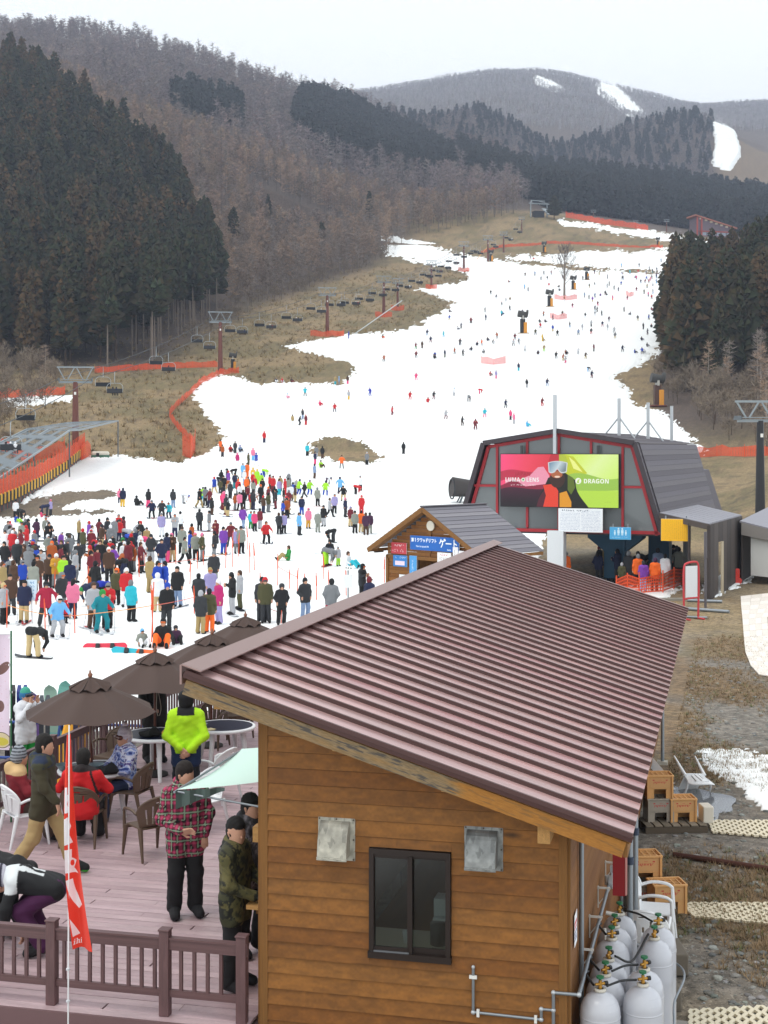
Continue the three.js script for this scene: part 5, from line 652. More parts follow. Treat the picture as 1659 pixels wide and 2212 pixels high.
// ---------------------------------------------------------------- people on the snow: view square of the photo they were read from, place of the feet in it, jacket, trousers, headwear, pose, facing, gear, size
const VIEW = { A: [0, 1042.3, 0.16534], B: [246.9, 1069.8, 0.16534], C: [0, 1206.9, 0.16534], D: [274.3, 1206.9, 0.16534], E: [466.3, 960, 0.1984], F: [493.7, 493.7, 0.3307], G: [1097, 466.3, 0.2315], H: [987.5, 384, 0.4047], K: [384, 932.6, 0.2977], Q: [1206.9, 1069.8, 0.2725] };
const CROWD = `
K 640 1400 olive charcoal red stand 0.1 0
K 612 1395 charcoal charcoal black stand 0.2 0
K 750 1415 black black h:charcoal pockets 0.4 0
K 925 1375 charcoal denim black pockets 0.3 0
K 1105 1400 grey crimson black pockets 2.9 0
K 1300 1410 black black black bend -0.9 0
K 1395 1385 navy charcoal maroon stand 2.4 0
K 1340 1240 charcoal black h:black phone 0.8 0
K 800 945 green khaki n:brown sit -1.5 0
K 1080 985 grey lime h:grey bend 1.5 b
K 1165 985 silver lime silver stand 1 0 0.7
K 1240 1000 white cyan n:brown sit 1.4 0
K 1100 900 black navy h:black sit -0.5 b
K 260 1140 charcoal camo grey stand 0.2 0
Q 60 700 orange charcoal grey stand 2.6 0
Q 320 650 charcoal khaki maroon pockets 1.2 0
Q 410 680 navy navy black stand 2.9 0
Q 480 640 maroon black black stand 2.8 0
Q 510 660 lavender charcoal black stand 2.7 0
Q 548 720 charcoal charcoal grey stand 2.8 0
Q 500 740 olive black silver stand 2.6 0 0.75
Q 622 745 orange black grey stand 3.0 0
Q 672 775 purple sky charcoal stand 2.7 0 0.9
Q 757 775 orange black plum stand 3.1 0 0.9
Q 790 700 denim khaki black stand 2.8 0
Q 845 735 white camo n:black stand 2.9 0
Q 905 655 black black black stand 0.1 0
Q 458 560 black charcoal black stand 0.2 0
Q 650 600 charcoal black black bend 0.6 0
Q 740 600 black charcoal n:black bend -0.8 0
Q 790 570 black black black stand 0.3 0
A 70 985 white brown l:black stand 0.4 0
A 135 760 pink rose red stand 2.5 0 0.85
A 340 805 charcoal maroon grey walk 2.7 0
A 475 785 plum navy black pockets 3 0
A 610 770 camo black grey stand 0.3 0
A 215 545 blue lime n:brown sit 1 b 0.8
A 265 520 black black black bend 1.2 0
A 205 470 white black black stand 0.5 0
A 545 470 rose red n:black sit 2 0 0.8
A 610 485 navy charcoal black bend -1 0
A 660 470 lavender charcoal pink stand 1 0 0.8
A 1405 800 charcoal black black stand 0.8 0
A 1550 745 red navy grey pockets 0.3 0
A 1600 360 navy yellow navy stand 2.8 0
A 1565 310 pink navy rose stand 0.2 0 0.8
A 420 1180 navy black blue pockets 0.2 0
A 395 1290 black grey grey pockets 0.3 0
A 555 1290 silver black n:brown phone 0.1 0
A 630 1400 brown black black stand 0.2 0
A 730 1400 mustard grey white phone 0.2 0
A 680 1190 rust navy l:orange stand 0.2 0
A 800 1180 black black l:brown pockets 0.1 0
A 820 1420 lime grey n:black stand 1 0
A 910 1500 navy pink n:black stand 3 0
A 985 1330 silver grey h:grey pockets 1.4 0
A 1010 1170 charcoal black n:black stand 0.2 0
A 1090 960 olive charcoal red stand 2.2 0
A 1200 960 maroon black red pockets 0.3 0
A 1230 1150 black charcoal red phone 0.2 0
A 1190 1370 maroon rust black stand 1.5 0
A 1430 1130 red black white stand 0.3 0
A 1470 1040 black black h:grey pockets 1 0
A 1430 1330 brown black white stand 0.4 0
A 1600 1130 black charcoal h:green stand 0.2 0
A 1350 1600 royal black n:black bend 2.8 0
A 1260 1560 black charcoal black pockets 2.9 0
A 1515 1620 olive black h:orange stand 0.1 0
A 1640 1650 red white white stand 0.4 0
A 430 1560 camo charcoal n:black stand 2.8 0
A 300 1460 blue black h:grey stand 0.5 0 0.9
A 180 1520 brown khaki n:brown stand 2.4 0
A 40 1560 khaki black brown stand 1.0 0
A 500 1450 brown maroon black stand 0.2 0
B 60 620 red navy black stand 0.2 0
B 150 640 silver navy khaki bend 1.5 0
B 300 800 black black black stand 2.2 0
B 350 740 rose crimson red bend 2.2 0
B 475 910 charcoal silver black pockets 0.2 0
B 615 1010 navy denim n:black pockets 0.1 0
B 760 890 brown beige pink phone 0.1 0
B 690 900 navy rose black stand 2 0
B 210 1020 brown charcoal red stand 2.5 0
B 130 1010 white black white stand 0.3 0
B 880 780 camo black brown stand 0.3 0
B 915 920 camo black n:black walk 1.2 0
B 990 850 blue black navy stand -1.2 0
B 1010 700 rust charcoal black stand 2 0
B 1070 870 camo black pink stand 0.4 0
B 1150 880 olive grey pink pockets 1.0 b
B 1310 870 charcoal grey black pockets -1.0 0
B 1330 650 maroon charcoal maroon phone -0.6 0
B 1430 790 purple blue black stand 0.8 s
B 1520 690 maroon charcoal grey wave 0.1 0
B 1605 780 lavender grey n:brown stand 0.2 0
B 1660 780 camo black black stand 0.3 0
B 620 560 lavender white grey stand 0.6 0
B 790 560 silver navy grey phone 0.2 0
B 870 500 white charcoal black stand 3.0 0
B 1115 480 charcoal black black stand 2.8 b
B 1240 490 grey silver black stand -1.2 s
B 490 350 navy black grey ski 0.2 s
B 615 355 charcoal black grey ski 0.4 s
B 715 350 cyan navy navy ski -0.2 s 0.9
B 770 205 charcoal denim black stand 2.8 0
B 440 205 black rose black stand 2.9 0
B 905 150 white silver blue bend 1.6 0
B 295 180 black charcoal h:black sit 2.6 b
B 1110 210 black khaki black walk 1 b
B 1155 130 lime cyan black stand 2.9 0 0.8
B 1245 210 maroon navy grey wave -1 0
B 1430 240 rose maroon pink stand 2.8 0
B 1465 295 charcoal beige black stand 1.5 b
B 1640 120 white black black stand 1.0 0
B 470 1300 khaki khaki brown stand 2.4 0
B 560 1380 blue black black stand 0.6 0
B 665 1370 blue black black stand -0.9 0
B 830 1490 black denim n:black stand -0.4 s
B 1110 1560 charcoal teal n:black stand 2.8 0
B 1270 1490 lavender rose khaki pockets 0.6 0
B 1540 1590 black silver black phone -1.2 b
B 1640 1520 silver olive n:brown stand -1.0 b
C 50 880 silver black beige pockets 0.8 0
C 150 760 brown charcoal n:black stand 0.3 0
C 310 870 navy beige n:black stand 0.2 s
C 590 900 crimson charcoal h:black wave 0.1 0
C 745 1060 sky silver white ski 0.7 s
C 800 760 charcoal grey h:grey stand 0.5 0
C 940 810 pink navy l:black stand 2.9 0
C 850 870 red black red stand 2.6 0 0.55
C 440 1330 black beige n:black bend 2.6 b
C 1330 1000 teal teal h:green ski 0.4 s
C 1210 950 silver brown n:brown stand 0.5 s
C 1400 930 red black grey phone 0.3 0
C 1200 640 navy black n:green bend -0.8 0
D 60 850 cyan black grey stand 2.4 0
D 510 940 black charcoal h:blue stand 0.05 0
D 400 720 white beige h:white stand 3.0 0
D 1080 990 olive orange n:black stand 2.6 0
D 960 1010 charcoal khaki silver stand 2.9 0
D 1200 880 magenta lavender white stand -0.7 0
D 470 1180 black orange black sit 0.2 0
D 200 1180 camo white sky sit 0.5 0 0.65
D 640 1140 plum black h:charcoal sit 0.6 0 0.65
E 50 105 orange black black stand 2.6 0
E 72 165 rust charcoal black stand 0.4 0
E 210 125 charcoal charcoal black stand 0.2 0
E 160 105 red black black sit 0.4 b
E 265 105 denim black blue sit 0.4 b
E 235 265 magenta white pink stand 2.7 0
E 355 265 olive olive grey stand 1.2 0
E 405 205 pink sky pink stand 0.4 0
E 440 265 blue white blue walk 0.8 0
E 995 155 cyan black grey stand 0.3 0
E 1095 155 grey silver black stand 0.3 0
E 1160 185 black brown black stand 3.0 0
E 1080 250 navy rose black stand 1 b
E 1145 280 lime brown black sit 0.5 0
E 1075 405 denim brown black stand 2.2 0
E 1370 295 orange grey brown wave 0.1 s
E 1645 255 grey black silver stand 0.2 0
E 30 485 black navy black bend 1.5 0
E 60 480 black plum black pockets 2.6 0
E 125 465 charcoal charcoal black stand 2.0 0
E 210 385 black black n:black bend -1.3 0
E 295 395 sky denim grey stand 0.3 0
E 340 390 orange orange brown stand 0.2 0
E 405 450 yellow red yellow stand 0.4 0
E 450 470 lime lime yellow stand 0.3 0
E 525 390 lime blue lime bend 1.2 0
E 495 520 lime blue blue stand 2.8 0
E 310 480 white sky white stand 0.8 0
E 205 520 navy teal black stand 0.6 0
E 240 600 red charcoal orange stand 0.3 0
E 85 560 black charcoal black stand 0.2 0
E 155 630 charcoal black grey stand 2.9 0
E 75 750 rose maroon pink stand 0.6 0
E 110 800 charcoal beige grey stand -0.8 b
E 260 760 pink black black walk 0.4 b
E 300 740 black black brown stand 2.8 0
E 335 570 orange black orange stand 0.4 0
E 405 750 charcoal navy black stand 2.9 0
E 420 560 red white orange stand 0.2 0
E 490 680 black charcoal orange stand 0.3 0
E 570 700 maroon black orange stand 1.2 s
E 620 560 red maroon maroon stand 0.3 0
E 650 740 charcoal maroon black stand -1.2 0
E 690 590 lavender cyan black stand 0.4 0
E 700 545 khaki black brown stand 0.2 0
E 755 590 red red red stand 2.0 0
E 790 745 maroon black grey phone 2.8 0
E 865 665 brown beige charcoal stand 1.6 b
E 900 580 lime blue navy ski 2.6 0
E 965 620 black charcoal grey walk -1.2 0
E 1020 585 lime blue grey ski 0.4 0
E 1190 590 lime blue navy ski 2.8 0
E 1220 470 white plum navy bend 0.8 0
E 1110 710 camo black grey stand 2.6 b
E 935 805 navy blue black stand 0.2 0
E 1005 930 pink mustard pink stand 0.8 b
E 910 1000 sky charcoal n:brown stand 1.4 0
E 1110 970 camo camo white stand 2.9 0
E 1175 905 black silver black stand -0.6 0
E 1240 830 silver black brown walk 1.2 0
E 1290 790 lavender black grey stand 0.3 0
E 1355 575 sky navy navy wave 2.8 0
E 1390 650 black beige black ski -0.4 0
E 1410 830 navy charcoal pink stand 1.2 0
E 1465 910 maroon beige lavender stand 0.8 0
E 1525 580 red black red bend 1.0 0
E 1575 540 white black grey stand 0.4 0
E 1515 980 camo black black stand 0.3 0
E 1580 970 orange beige n:black stand 2.8 0
E 1635 1000 plum brown brown stand 2.9 0
E 1585 800 red red red stand 0.2 0
E 1675 985 plum camo black stand 2.6 b
E 300 930 purple denim brown walk 2.6 0
E 425 960 rose black n:brown stand 0.4 0
E 480 930 maroon silver black stand 2.8 0
E 550 1095 red black brown ski 0.5 s
E 690 990 charcoal black brown stand 2.6 0
E 740 985 lavender black black stand 0.8 b
E 1275 1080 black charcoal h:black bend -1.2 b
E 380 930 cyan green brown stand 0.2 0 0.85
F 500 1108 cyan black black wave 0.2 b
F 385 1120 white pink sky sit 0.4 b
F 693 1212 red navy maroon ski 0.2 s
F 785 1130 silver yellow maroon stand 0.6 b
F 925 1105 royal royal blue ski -0.6 s
F 598 1168 rose red red sit 0.6 b
F 484 1258 charcoal denim black stand 0.8 0
F 463 1298 black charcoal grey ski 2 b
F 505 1298 maroon red red stand 0.6 0
F 418 1298 khaki white brown stand 2.6 0
F 233 1415 red navy red stand 2.8 0
F 1143 1490 black black black stand 2.9 b
F 1185 1130 red red maroon ski 0.4 s
F 1225 1003 rose rose maroon ski 0.1 s
F 1302 1170 red white maroon ski 0.2 s
F 1340 1128 charcoal maroon black ski 0.5 s
F 1067 1232 red maroon maroon board 1.2 b
F 1418 1258 silver maroon silver board 0.8 b
F 1525 1303 black brown black board 1 b
F 1613 1328 maroon maroon black ski 0.2 s
F 1470 1105 white silver sky ski 1 s
F 1570 1143 grey grey charcoal bend 0.2 b
F 1640 1092 red rose red bend 1.3 0
F 1008 725 black orange charcoal sit 0.5 b
F 785 728 royal blue blue stand 2 0
F 1297 708 navy denim blue ski 0.4 s
F 1403 720 cyan sky cyan board 1 b
F 1320 755 navy maroon navy ski 0.2 s
F 1512 772 charcoal navy maroon ski 0.6 s
F 1222 797 maroon green maroon board 0.9 b
F 1225 855 maroon charcoal red ski 0.2 s
F 1345 858 charcoal black black sit 0.3 b
F 1413 852 navy olive navy stand 0.8 b
F 1475 832 rust grey brown board 1 b
F 1530 843 black black navy board 0.9 b
F 1585 628 maroon grey maroon ski 0.3 s
F 1518 662 navy black charcoal board 1 b
F 1443 553 plum black plum sit 1 b
F 697 1022 khaki cyan khaki stand 0.6 0
F 722 1025 denim grey sky stand 1.2 0
F 778 1028 brown rose black stand 2.8 0
F 350 1008 red silver red sit 0.2 0
F 310 1010 charcoal white grey sit 0.4 0
F 413 1008 black maroon black sit 0.6 0
H 15 900 maroon navy black ski 0.2 s
H 130 905 orange silver brown board 1 b
H 148 725 charcoal grey black board 1.2 b
H 280 715 charcoal navy black board 0.8 b
H 237 745 cyan navy navy stand 0.4 s
H 153 768 navy grey charcoal stand 0.6 b
H 72 782 maroon brown red ski 0.3 s
H 20 812 navy charcoal grey board 1.1 b
H 308 872 maroon navy black ski 0.2 s
H 328 898 grey silver sky board 0.8 b
H 362 936 white grey silver ski 0.1 s
H 455 880 yellow yellow yellow stand 0.8 0
H 463 935 khaki lime silver ski 0.4 s
H 528 973 black charcoal black ski 0.2 s
H 577 998 silver rose grey ski 0.9 s
H 328 1040 navy cyan black stand 0.4 s
H 208 1082 lavender pink grey stand 0.5 b
H 178 1065 red grey maroon sit 0.5 0
H 372 1130 black silver charcoal stand 0.3 s
H 480 1122 navy denim black ski 0.3 s
H 700 1043 charcoal sky black bend 0.6 b
H 718 1078 navy maroon black ski 0.5 s
H 645 950 white silver white ski 0.6 s
H 715 842 charcoal red maroon ski 0.2 s
H 775 802 navy crimson black ski 0.2 s
H 810 775 plum silver black ski 0.3 s
H 803 822 silver white grey stand 0.6 s
H 668 822 silver white sky stand 0.5 s
H 647 848 denim charcoal black ski 0.2 s
H 600 806 charcoal denim charcoal board 1 b
H 510 765 navy black black board 1.2 b
H 440 778 black charcoal black sit 0.3 b
H 470 778 plum black black sit 0.6 b
H 735 715 navy charcoal navy board 0.7 b
H 615 702 maroon pink crimson ski 0.3 s
H 750 690 maroon rose navy ski 0.4 s
H 890 722 charcoal brown charcoal board 1 b
H 735 745 silver white sky ski 0.4 s
H 860 612 navy plum navy ski 0.8 s
H 790 632 charcoal maroon navy ski 0.2 s
H 735 645 denim charcoal navy ski 0.4 s
H 703 655 charcoal olive black board 1 b
H 680 645 denim grey navy stand 0.6 b
H 830 660 pink orange silver stand 0.5 s
H 908 660 maroon pink navy ski 0.4 s
H 957 612 maroon crimson black ski 0.2 s
H 1015 845 navy plum charcoal board 1 b
H 985 875 black navy black sit 0.4 b
H 1075 795 maroon navy crimson stand 0.4 s
H 1072 735 crimson charcoal maroon stand 0.6 s
H 1038 712 plum crimson plum sit 0.4 b
H 1020 640 pink navy lavender stand 0.5 s
H 1045 625 silver denim grey stand 0.5 s
H 1065 660 charcoal black charcoal sit 0.5 b
H 447 552 navy charcoal plum board 1 b
H 360 600 sky denim denim stand 0.6 b
H 378 612 charcoal navy black board 1 b
H 415 528 denim charcoal navy stand 0.3 b
H 462 522 charcoal navy black board 0.8 b
H 502 522 maroon navy charcoal stand 0.6 b
H 545 608 navy black navy sit 0.6 b
H 390 435 grey plum grey stand 0.5 b
H 407 437 crimson red maroon sit 0.5 b
H 453 1230 maroon red maroon ski 0.6 s
H 258 1240 navy charcoal black board 0.8 b
H 285 1305 rose charcoal rose stand 0.5 b
H 303 1325 pink silver pink stand 0.7 b
H 147 1290 cyan rose teal ski 0.2 s
H 375 1338 sky cyan sky sit 0.6 b
H 62 1200 charcoal grey grey bend 0.2 b
H 97 1350 crimson brown maroon ski 0.2 s
G 1060 490 sky silver sky stand 0.5 0
G 1140 550 cyan denim cyan stand 0.5 s
G 1200 605 rose navy crimson ski 0.4 s
G 1240 640 navy denim navy ski 0.3 s
G 1280 640 maroon silver plum ski 0.4 s
G 1315 635 crimson maroon navy ski 0.5 s
G 1330 615 pink crimson maroon ski 0.3 s
G 1385 640 denim sky denim stand 0.4 s
G 1385 590 navy denim charcoal stand 0.5 s
G 1420 590 navy plum navy stand 0.5 s
G 1430 440 denim navy denim stand 0.5 0
G 1225 485 charcoal silver grey stand 0.4 0
G 1320 510 silver grey denim stand 0.4 0
G 1390 520 navy grey denim stand 0.4 0
G 1480 560 crimson silver plum stand 0.4 0
G 1470 625 navy charcoal navy sit 0.4 0
G 1430 648 plum navy navy sit 0.4 0
G 1075 605 navy denim navy board 1 b
G 930 595 silver grey silver stand 0.5 0
G 810 550 navy maroon navy stand 0.5 b
G 700 610 charcoal brown maroon stand 0.5 0
G 1290 550 grey maroon grey stand 0.4 s
G 1350 535 charcoal teal navy stand 0.4 s`;
const people = [];
{ const J = ['black', 'charcoal', 'navy', 'brown', 'black', 'grey', 'maroon', 'olive', 'red', 'white', 'purple', 'khaki', 'blue', 'camo', 'silver', 'rust'], Tr = ['black', 'charcoal', 'beige', 'navy', 'black', 'grey', 'brown', 'white'], Hh = ['black', 'grey', 'n:black', 'n:brown', 'white', 'h:charcoal', 'l:black', 'red'], Po = ['stand', 'pockets', 'phone', 'stand', 'pockets', 'walk', 'bend', 'wave'];
  for (let k = 0; k < 62; k++) people.push([rr(2, 335), rr(1168, 1262), pick(J), pick(Tr), pick(Hh), pick(Po), rr(-1.5, 4), '0', rr(0.9, 1.05)]);
  for (let k = 0; k < 80; k++) { const py = 585 + 200 * Math.pow(rnd(), 1.2), w = lerpTable([585, 700, 790], [1120, 960, 820], py); people.push([rr(w, 1425), py, pick(J), pick(Tr), pick(Hh), pick(['ski', 'board', 'stand', 'ski', 'sit']), rr(-1, 1), pick(['s', 'b']), 1]); }
  for (let k = 0; k < 9; k++) people.push([rr(1290, 1470), rr(1236, 1262), pick(J), pick(Tr), pick(Hh), pick(Po), rr(2.2, 3.8), '0', rr(0.9, 1.05)]);
  for (let k = 0; k < 34; k++) people.push([rr(440, 640), rr(1050, 1128), pick(J), pick(Tr), pick(Hh), pick(Po), rr(-1.5, 4), pick(['0', 'b', '0', 's']), rr(0.85, 1.05)]); }
for (const row of CROWD.trim().split('\n')) { const [v, x, y, ...r] = row.split(' '), [x0, y0, s] = VIEW[v]; people.push([x0 + x * s, y0 + y * s, ...r]); }
{
  const where = (px, py) => px > 1180 && py > 1100 ? 'at the lift station' : py > 1220 ? 'in the front queue' : py > 1120 ? (px < 520 ? 'in the dense crowd' : 'near the gate hut') : py > 1020 ? (px < 420 ? 'near the padded fence' : 'behind the crowd') : py > 900 ? 'at the foot of the slope' : py > 700 ? 'on the middle slope' : 'high on the slope';
  const what = { stand: 'standing', pockets: 'standing', phone: 'gesturing', wave: 'with arms out', ski: 'skiing', board: 'snowboarding', sit: 'sitting', bend: 'bending over', walk: 'walking', chair: 'sitting' }, count = {};
  const base = (q) => { const [px, py, jk, tr, ht, pose] = q, far = py < 700, ad = jk === 'camo' ? 'patterned' : jk; return far ? `person in ${ad} jacket ${what[pose]} ${where(px, py)}` : `person in ${ad} jacket and ${tr === 'camo' ? 'patterned' : tr} trousers ${what[pose]} ${where(px, py)}`; };
  const lists = {}; for (const q of people) (lists[base(q)] ??= []).push(q);
  const ord = ['leftmost', 'second from left', 'third from left', 'fourth from left', 'fifth from left', 'sixth from left'];
  for (const k in lists) lists[k].sort((a, b) => a[0] - b[0]).forEach((q, i, l) => { q.label = l.length === 1 ? k : i === l.length - 1 ? k + ', rightmost' : k + ', ' + (ord[i] ?? 'among several'); });
  people.forEach((q) => { q.D = standAt(q[0], q[1])[2]; }); people.sort((a, b) => a.D - b.D);
  people.slice(0, 292).forEach((q) => crowdPerson(q[0], q[1], q[2], q[3], q[4], q[5], Number(q[6]) + rr(-0.35, 0.35), q[7], q.label, Number(q[8] ?? 1) * rr(0.93, 1.05)).rotation.z = rr(-0.04, 0.04));
}
const farPeople = []; // the tiny rest, joined into one mass at the end
function farPerson(pos, turn, pose, jk, tr, ht, s = 1) { const F = getFig(pose, 2, 'hat'), M = new THREE.Matrix4().compose(V(...pos), new THREE.Quaternion().setFromAxisAngle(V(0, 1, 0), turn), V(s, s, s)); for (const [k, c] of [['jacket', jk], ['trousers', tr], ['hat', ht], ['body', 'skin']]) { const q = C(COL[c] ?? c); farPeople.push(paint(F[k].clone(), [q.r, q.g, q.b]).applyMatrix4(M)); } }
people.slice(292).forEach((q) => { const [x, y, D] = standAt(q[0], q[1]); farPerson([x, y + Math.max(0, snowDepth(x, D, groundY(x, D))), -D], Number(q[6]), q[5], q[2], q[3], q[4].replace(/^.:/, '')); });
// ---------------------------------------------------------------- people on the deck, close enough to show faces and hands
const lin = (c) => { const q = C(c); return [q.r, q.g, q.b]; };
const qLook = (d) => new THREE.Quaternion().setFromRotationMatrix(new THREE.Matrix4().lookAt(V(...norm3(d)), V(0, 0, 0), V(0, 1, 0)));
const headCanon = boneMesh([[[0, 0.03, -0.018], [0, 0, -0.008], 0.086, 0.084], [[0, -0.02, 0.03], [0, -0.075, 0.036], 0.06, 0.042], [[-0.034, -0.022, 0.042], [0.034, -0.022, 0.042], 0.036], [[0, 0.004, 0.082], [0, -0.03, 0.1], 0.01, 0.014], [[-0.036, 0.02, 0.068], [0.036, 0.02, 0.068], 0.016], [[-0.087, 0.006, -0.006], [-0.084, -0.024, 0.0], 0.017, 0.012], [[0.087, 0.006, -0.006], [0.084, -0.024, 0.0], 0.017, 0.012], [[-0.016, -0.054, 0.077], [0.016, -0.054, 0.077], 0.011], [[0, -0.09, 0.05], [0, -0.085, 0.056], 0.02], [[0, -0.06, -0.02], [0, -0.17, -0.03], 0.056, 0.058]], 0.0058, 0.016);
{ const p = headCanon.attributes.position, c = new Float32Array(p.count * 3), sk = lin('#c2937a'), dk = lin('#241a17'), lp = lin('#a8605a'); for (let i = 0; i < p.count; i++) { const x = Math.abs(p.getX(i)), y = p.getY(i), z = p.getZ(i); let q = sk; if (z > 0.06 && Math.hypot((x - 0.031) / 0.015, (y - 0.0) / 0.0065) < 1) q = dk; else if (z > 0.06 && Math.hypot((x - 0.032) / 0.02, (y - 0.024) / 0.0055) < 1) q = dk; else if (z > 0.07 && Math.hypot(x / 0.022, (y + 0.054) / 0.008) < 1) q = lp; c.set(q, i * 3); } headCanon.setAttribute('color', new THREE.BufferAttribute(c, 3)); }
const handCanon = (() => { const b = [[[-0.018, 0.01, 0], [-0.022, 0.075, 0], 0.017, 0.015], [[0, 0.0, 0], [0, 0.08, 0], 0.019, 0.016], [[0.018, 0.01, 0], [0.022, 0.075, 0], 0.017, 0.015]]; [[-0.03, 0.055, 0.0075], [-0.01, 0.072, 0.0085], [0.01, 0.075, 0.009], [0.029, 0.066, 0.0085]].forEach(([x, l, r]) => { const k = [x, 0.085, 0], m = [x * 1.05, 0.085 + l * 0.5, 0.012], e = [x * 1.02, 0.085 + l * 0.82, 0.036]; b.push([k, m, r + 0.001, r], [m, e, r, r * 0.8]); }); b.push([[0.028, 0.02, 0.004], [0.055, 0.052, 0.014], 0.012, 0.0105], [[0.055, 0.052, 0.014], [0.056, 0.082, 0.026], 0.0105, 0.008]); return boneMesh(b, 0.0048, 0.008); })(); paint(handCanon, lin('#c2937a'));
const vcMat = new THREE.MeshPhysicalMaterial({ vertexColors: true, roughness: 0.85, sheen: 0.2 }), skinV = new THREE.MeshPhysicalMaterial({ vertexColors: true, roughness: 0.55 });
function tintBy(g, f) { const p = g.attributes.position, c = new Float32Array(p.count * 3); for (let i = 0; i < p.count; i++) c.set(f(p.getX(i), p.getY(i), p.getZ(i)), i * 3); g.setAttribute('color', new THREE.BufferAttribute(c, 3)); return g; }
const solid = (c) => { const q = lin(c); return () => q; };
const camoPat = (list, s) => (x, y, z) => lin(list[Math.floor(clamp(fbm(x * s + z * s * 0.7 + 3, y * s + z * 2, 3) * 1.7 - 0.35, 0, 0.999) * list.length)]);
function deckPerson(pos, face, pose, o) {
  const F = figure(pose, 0.014, { width: o.width ?? 1, hem: o.hem ?? 0.32, hat: o.hat ?? 'hair', hood: o.hood, hoodUp: o.hoodUp, hands: true, noHem: o.noHem }), J = F.J, t = thing('person', o.label, 'person', pos, face, 'people on the deck'); t.scale.setScalar(o.scale ?? 1);
  const hd = headCanon.clone().applyQuaternion(qLook(J.look)).translate(J.head[0], J.head[1], J.head[2]), list = [paint(F.body, lin('#c2937a')), hd];
  for (const s of 'LR') { const g = handCanon.clone(); if (s === 'L') { g.scale(-1, 1, 1); const ix = g.index.array; for (let i = 0; i < ix.length; i += 3) { const a = ix[i]; ix[i] = ix[i + 1]; ix[i + 1] = a; } } g.scale(1.08, 1.08, 1.08).applyQuaternion(new THREE.Quaternion().setFromUnitVectors(V(0, 1, 0), V(...norm3(J['hand' + s])))); g.translate(...J['w' + s]); g.computeVertexNormals(); if (o.gloves) paint(g, lin(o.gloves)); list.push(g); }
  part('body', merge(list), skinV, t); part('jacket', tintBy(F.jacket, o.jacket), vcMat, t); part('trousers', tintBy(F.trousers, o.trousers), vcMat, t); for (const b of F.boots) part('boot', tintBy(b, o.boots ?? solid('#17171a')), vcMat, t); part(o.hat && o.hat !== 'hair' ? 'hat' : 'hair', tintBy(F.hat, o.hatColor ?? solid('#16120f')), vcMat, t);
  if (o.goggles) part('goggles', F.goggles, mat(o.goggles, 0.25), t); if (o.pom) part('pompom', sph(0.045, J.head[0], J.head[1] + 0.2, J.head[2] - 0.02, 8), mat(o.pom, 0.95), t); return t;
}
const dp = (px, D, y = 0) => [X(px, D), y, -D];
const ARMS_UP = { eL: [0.3, 1.2, 0.16], eR: [-0.3, 1.2, 0.16], wL: [0.1, 1.48, 0.24], wR: [-0.1, 1.48, 0.24], handL: [-0.3, 1, 0], handR: [0.3, 1, 0] };
deckPerson(dp(55, 28, groundY(X(55, 28), 28)), 1.0, ARMS_UP, { label: 'person in white jacket and green trousers behind the railing', jacket: solid('#d3d4d9'), trousers: solid('#138a36'), hat: 'hat', hatColor: (x, y) => lin(y > 1.66 ? '#3d9a86' : '#2c6fa0'), goggles: '#1a2a3c', width: 1.05, hem: 0.36, scale: 1.02 });
deckPerson(dp(50, 20.0), 1.9, { ...POSE.chair, look: [0.3, 0, 1] }, { label: 'person in maroon jacket and striped beanie on a white chair', jacket: (x, y) => lin(y > 0.97 ? '#c9a878' : '#7c1a26'), trousers: solid('#4a3b33'), hat: 'hat', hatColor: (x, y, z) => lin(Math.sin(y * 150) > 0 ? '#2a2d33' : '#8f949c'), hood: true, noHem: true });
deckPerson(dp(94, 18.45), 1.5, { ...POSE.walk, head: [0, 1.6, 0.02], look: [0.05, 0.02, 1], kL: [0.1, 0.52, 0.2], aL: [0.1, 0.12, 0.34], tL: [0.11, 0.06, 0.5], kR: [-0.1, 0.48, -0.1], aR: [-0.1, 0.13, -0.34], tR: [-0.11, 0.06, -0.18], handL: [0, -1, 0.2], handR: [0, -1, 0.3] }, { label: 'person in olive jacket and beige trousers walking across the deck', jacket: (x, y, z) => y > 1.36 ? lin(fbm(x * 20, y * 20) > 0.5 ? '#1d2a44' : '#3c3d2a') : lin('#3a3521'), trousers: solid('#a88f62'), boots: (x, y) => lin(y < 0.035 ? '#3fbf3a' : '#17181a'), scale: 1.03, hood: true });
deckPerson(dp(178, 19.8), Math.PI - 0.05, { ...POSE.chair, neck: [0, 1.02, 0], head: [0, 1.17, 0.06], sL: [0.2, 0.96, 0], sR: [-0.2, 0.96, 0], eL: [0.34, 0.76, 0.1], eR: [-0.34, 0.76, 0.1] }, { label: 'person in bright red jacket seated with back to the viewer', jacket: (x, y, z) => (Math.abs(Math.abs(x) - 0.15 - (1.0 - y) * 0.3) < 0.014 && z < 0.02 && y > 0.7) || y > 1.04 ? lin('#1c1214') : lin('#c9161c'), trousers: solid('#1a1a1d'), hood: true, noHem: true, width: 1.12 });
deckPerson(dp(262, 21.3), -0.95, { ...POSE.chair, look: [0.1, -0.15, 1] }, { label: 'person in patterned blue jacket and white bobble hat seated', jacket: camoPat(['#2c3f86', '#8f9fd4', '#d8daec', '#54458c', '#6f86c0'], 16), trousers: solid('#23304f'), hat: 'hat', hatColor: camoPat(['#c9c2cc', '#b3a9b8'], 40), goggles: '#5a2f26', pom: '#cfc6cf', noHem: true });
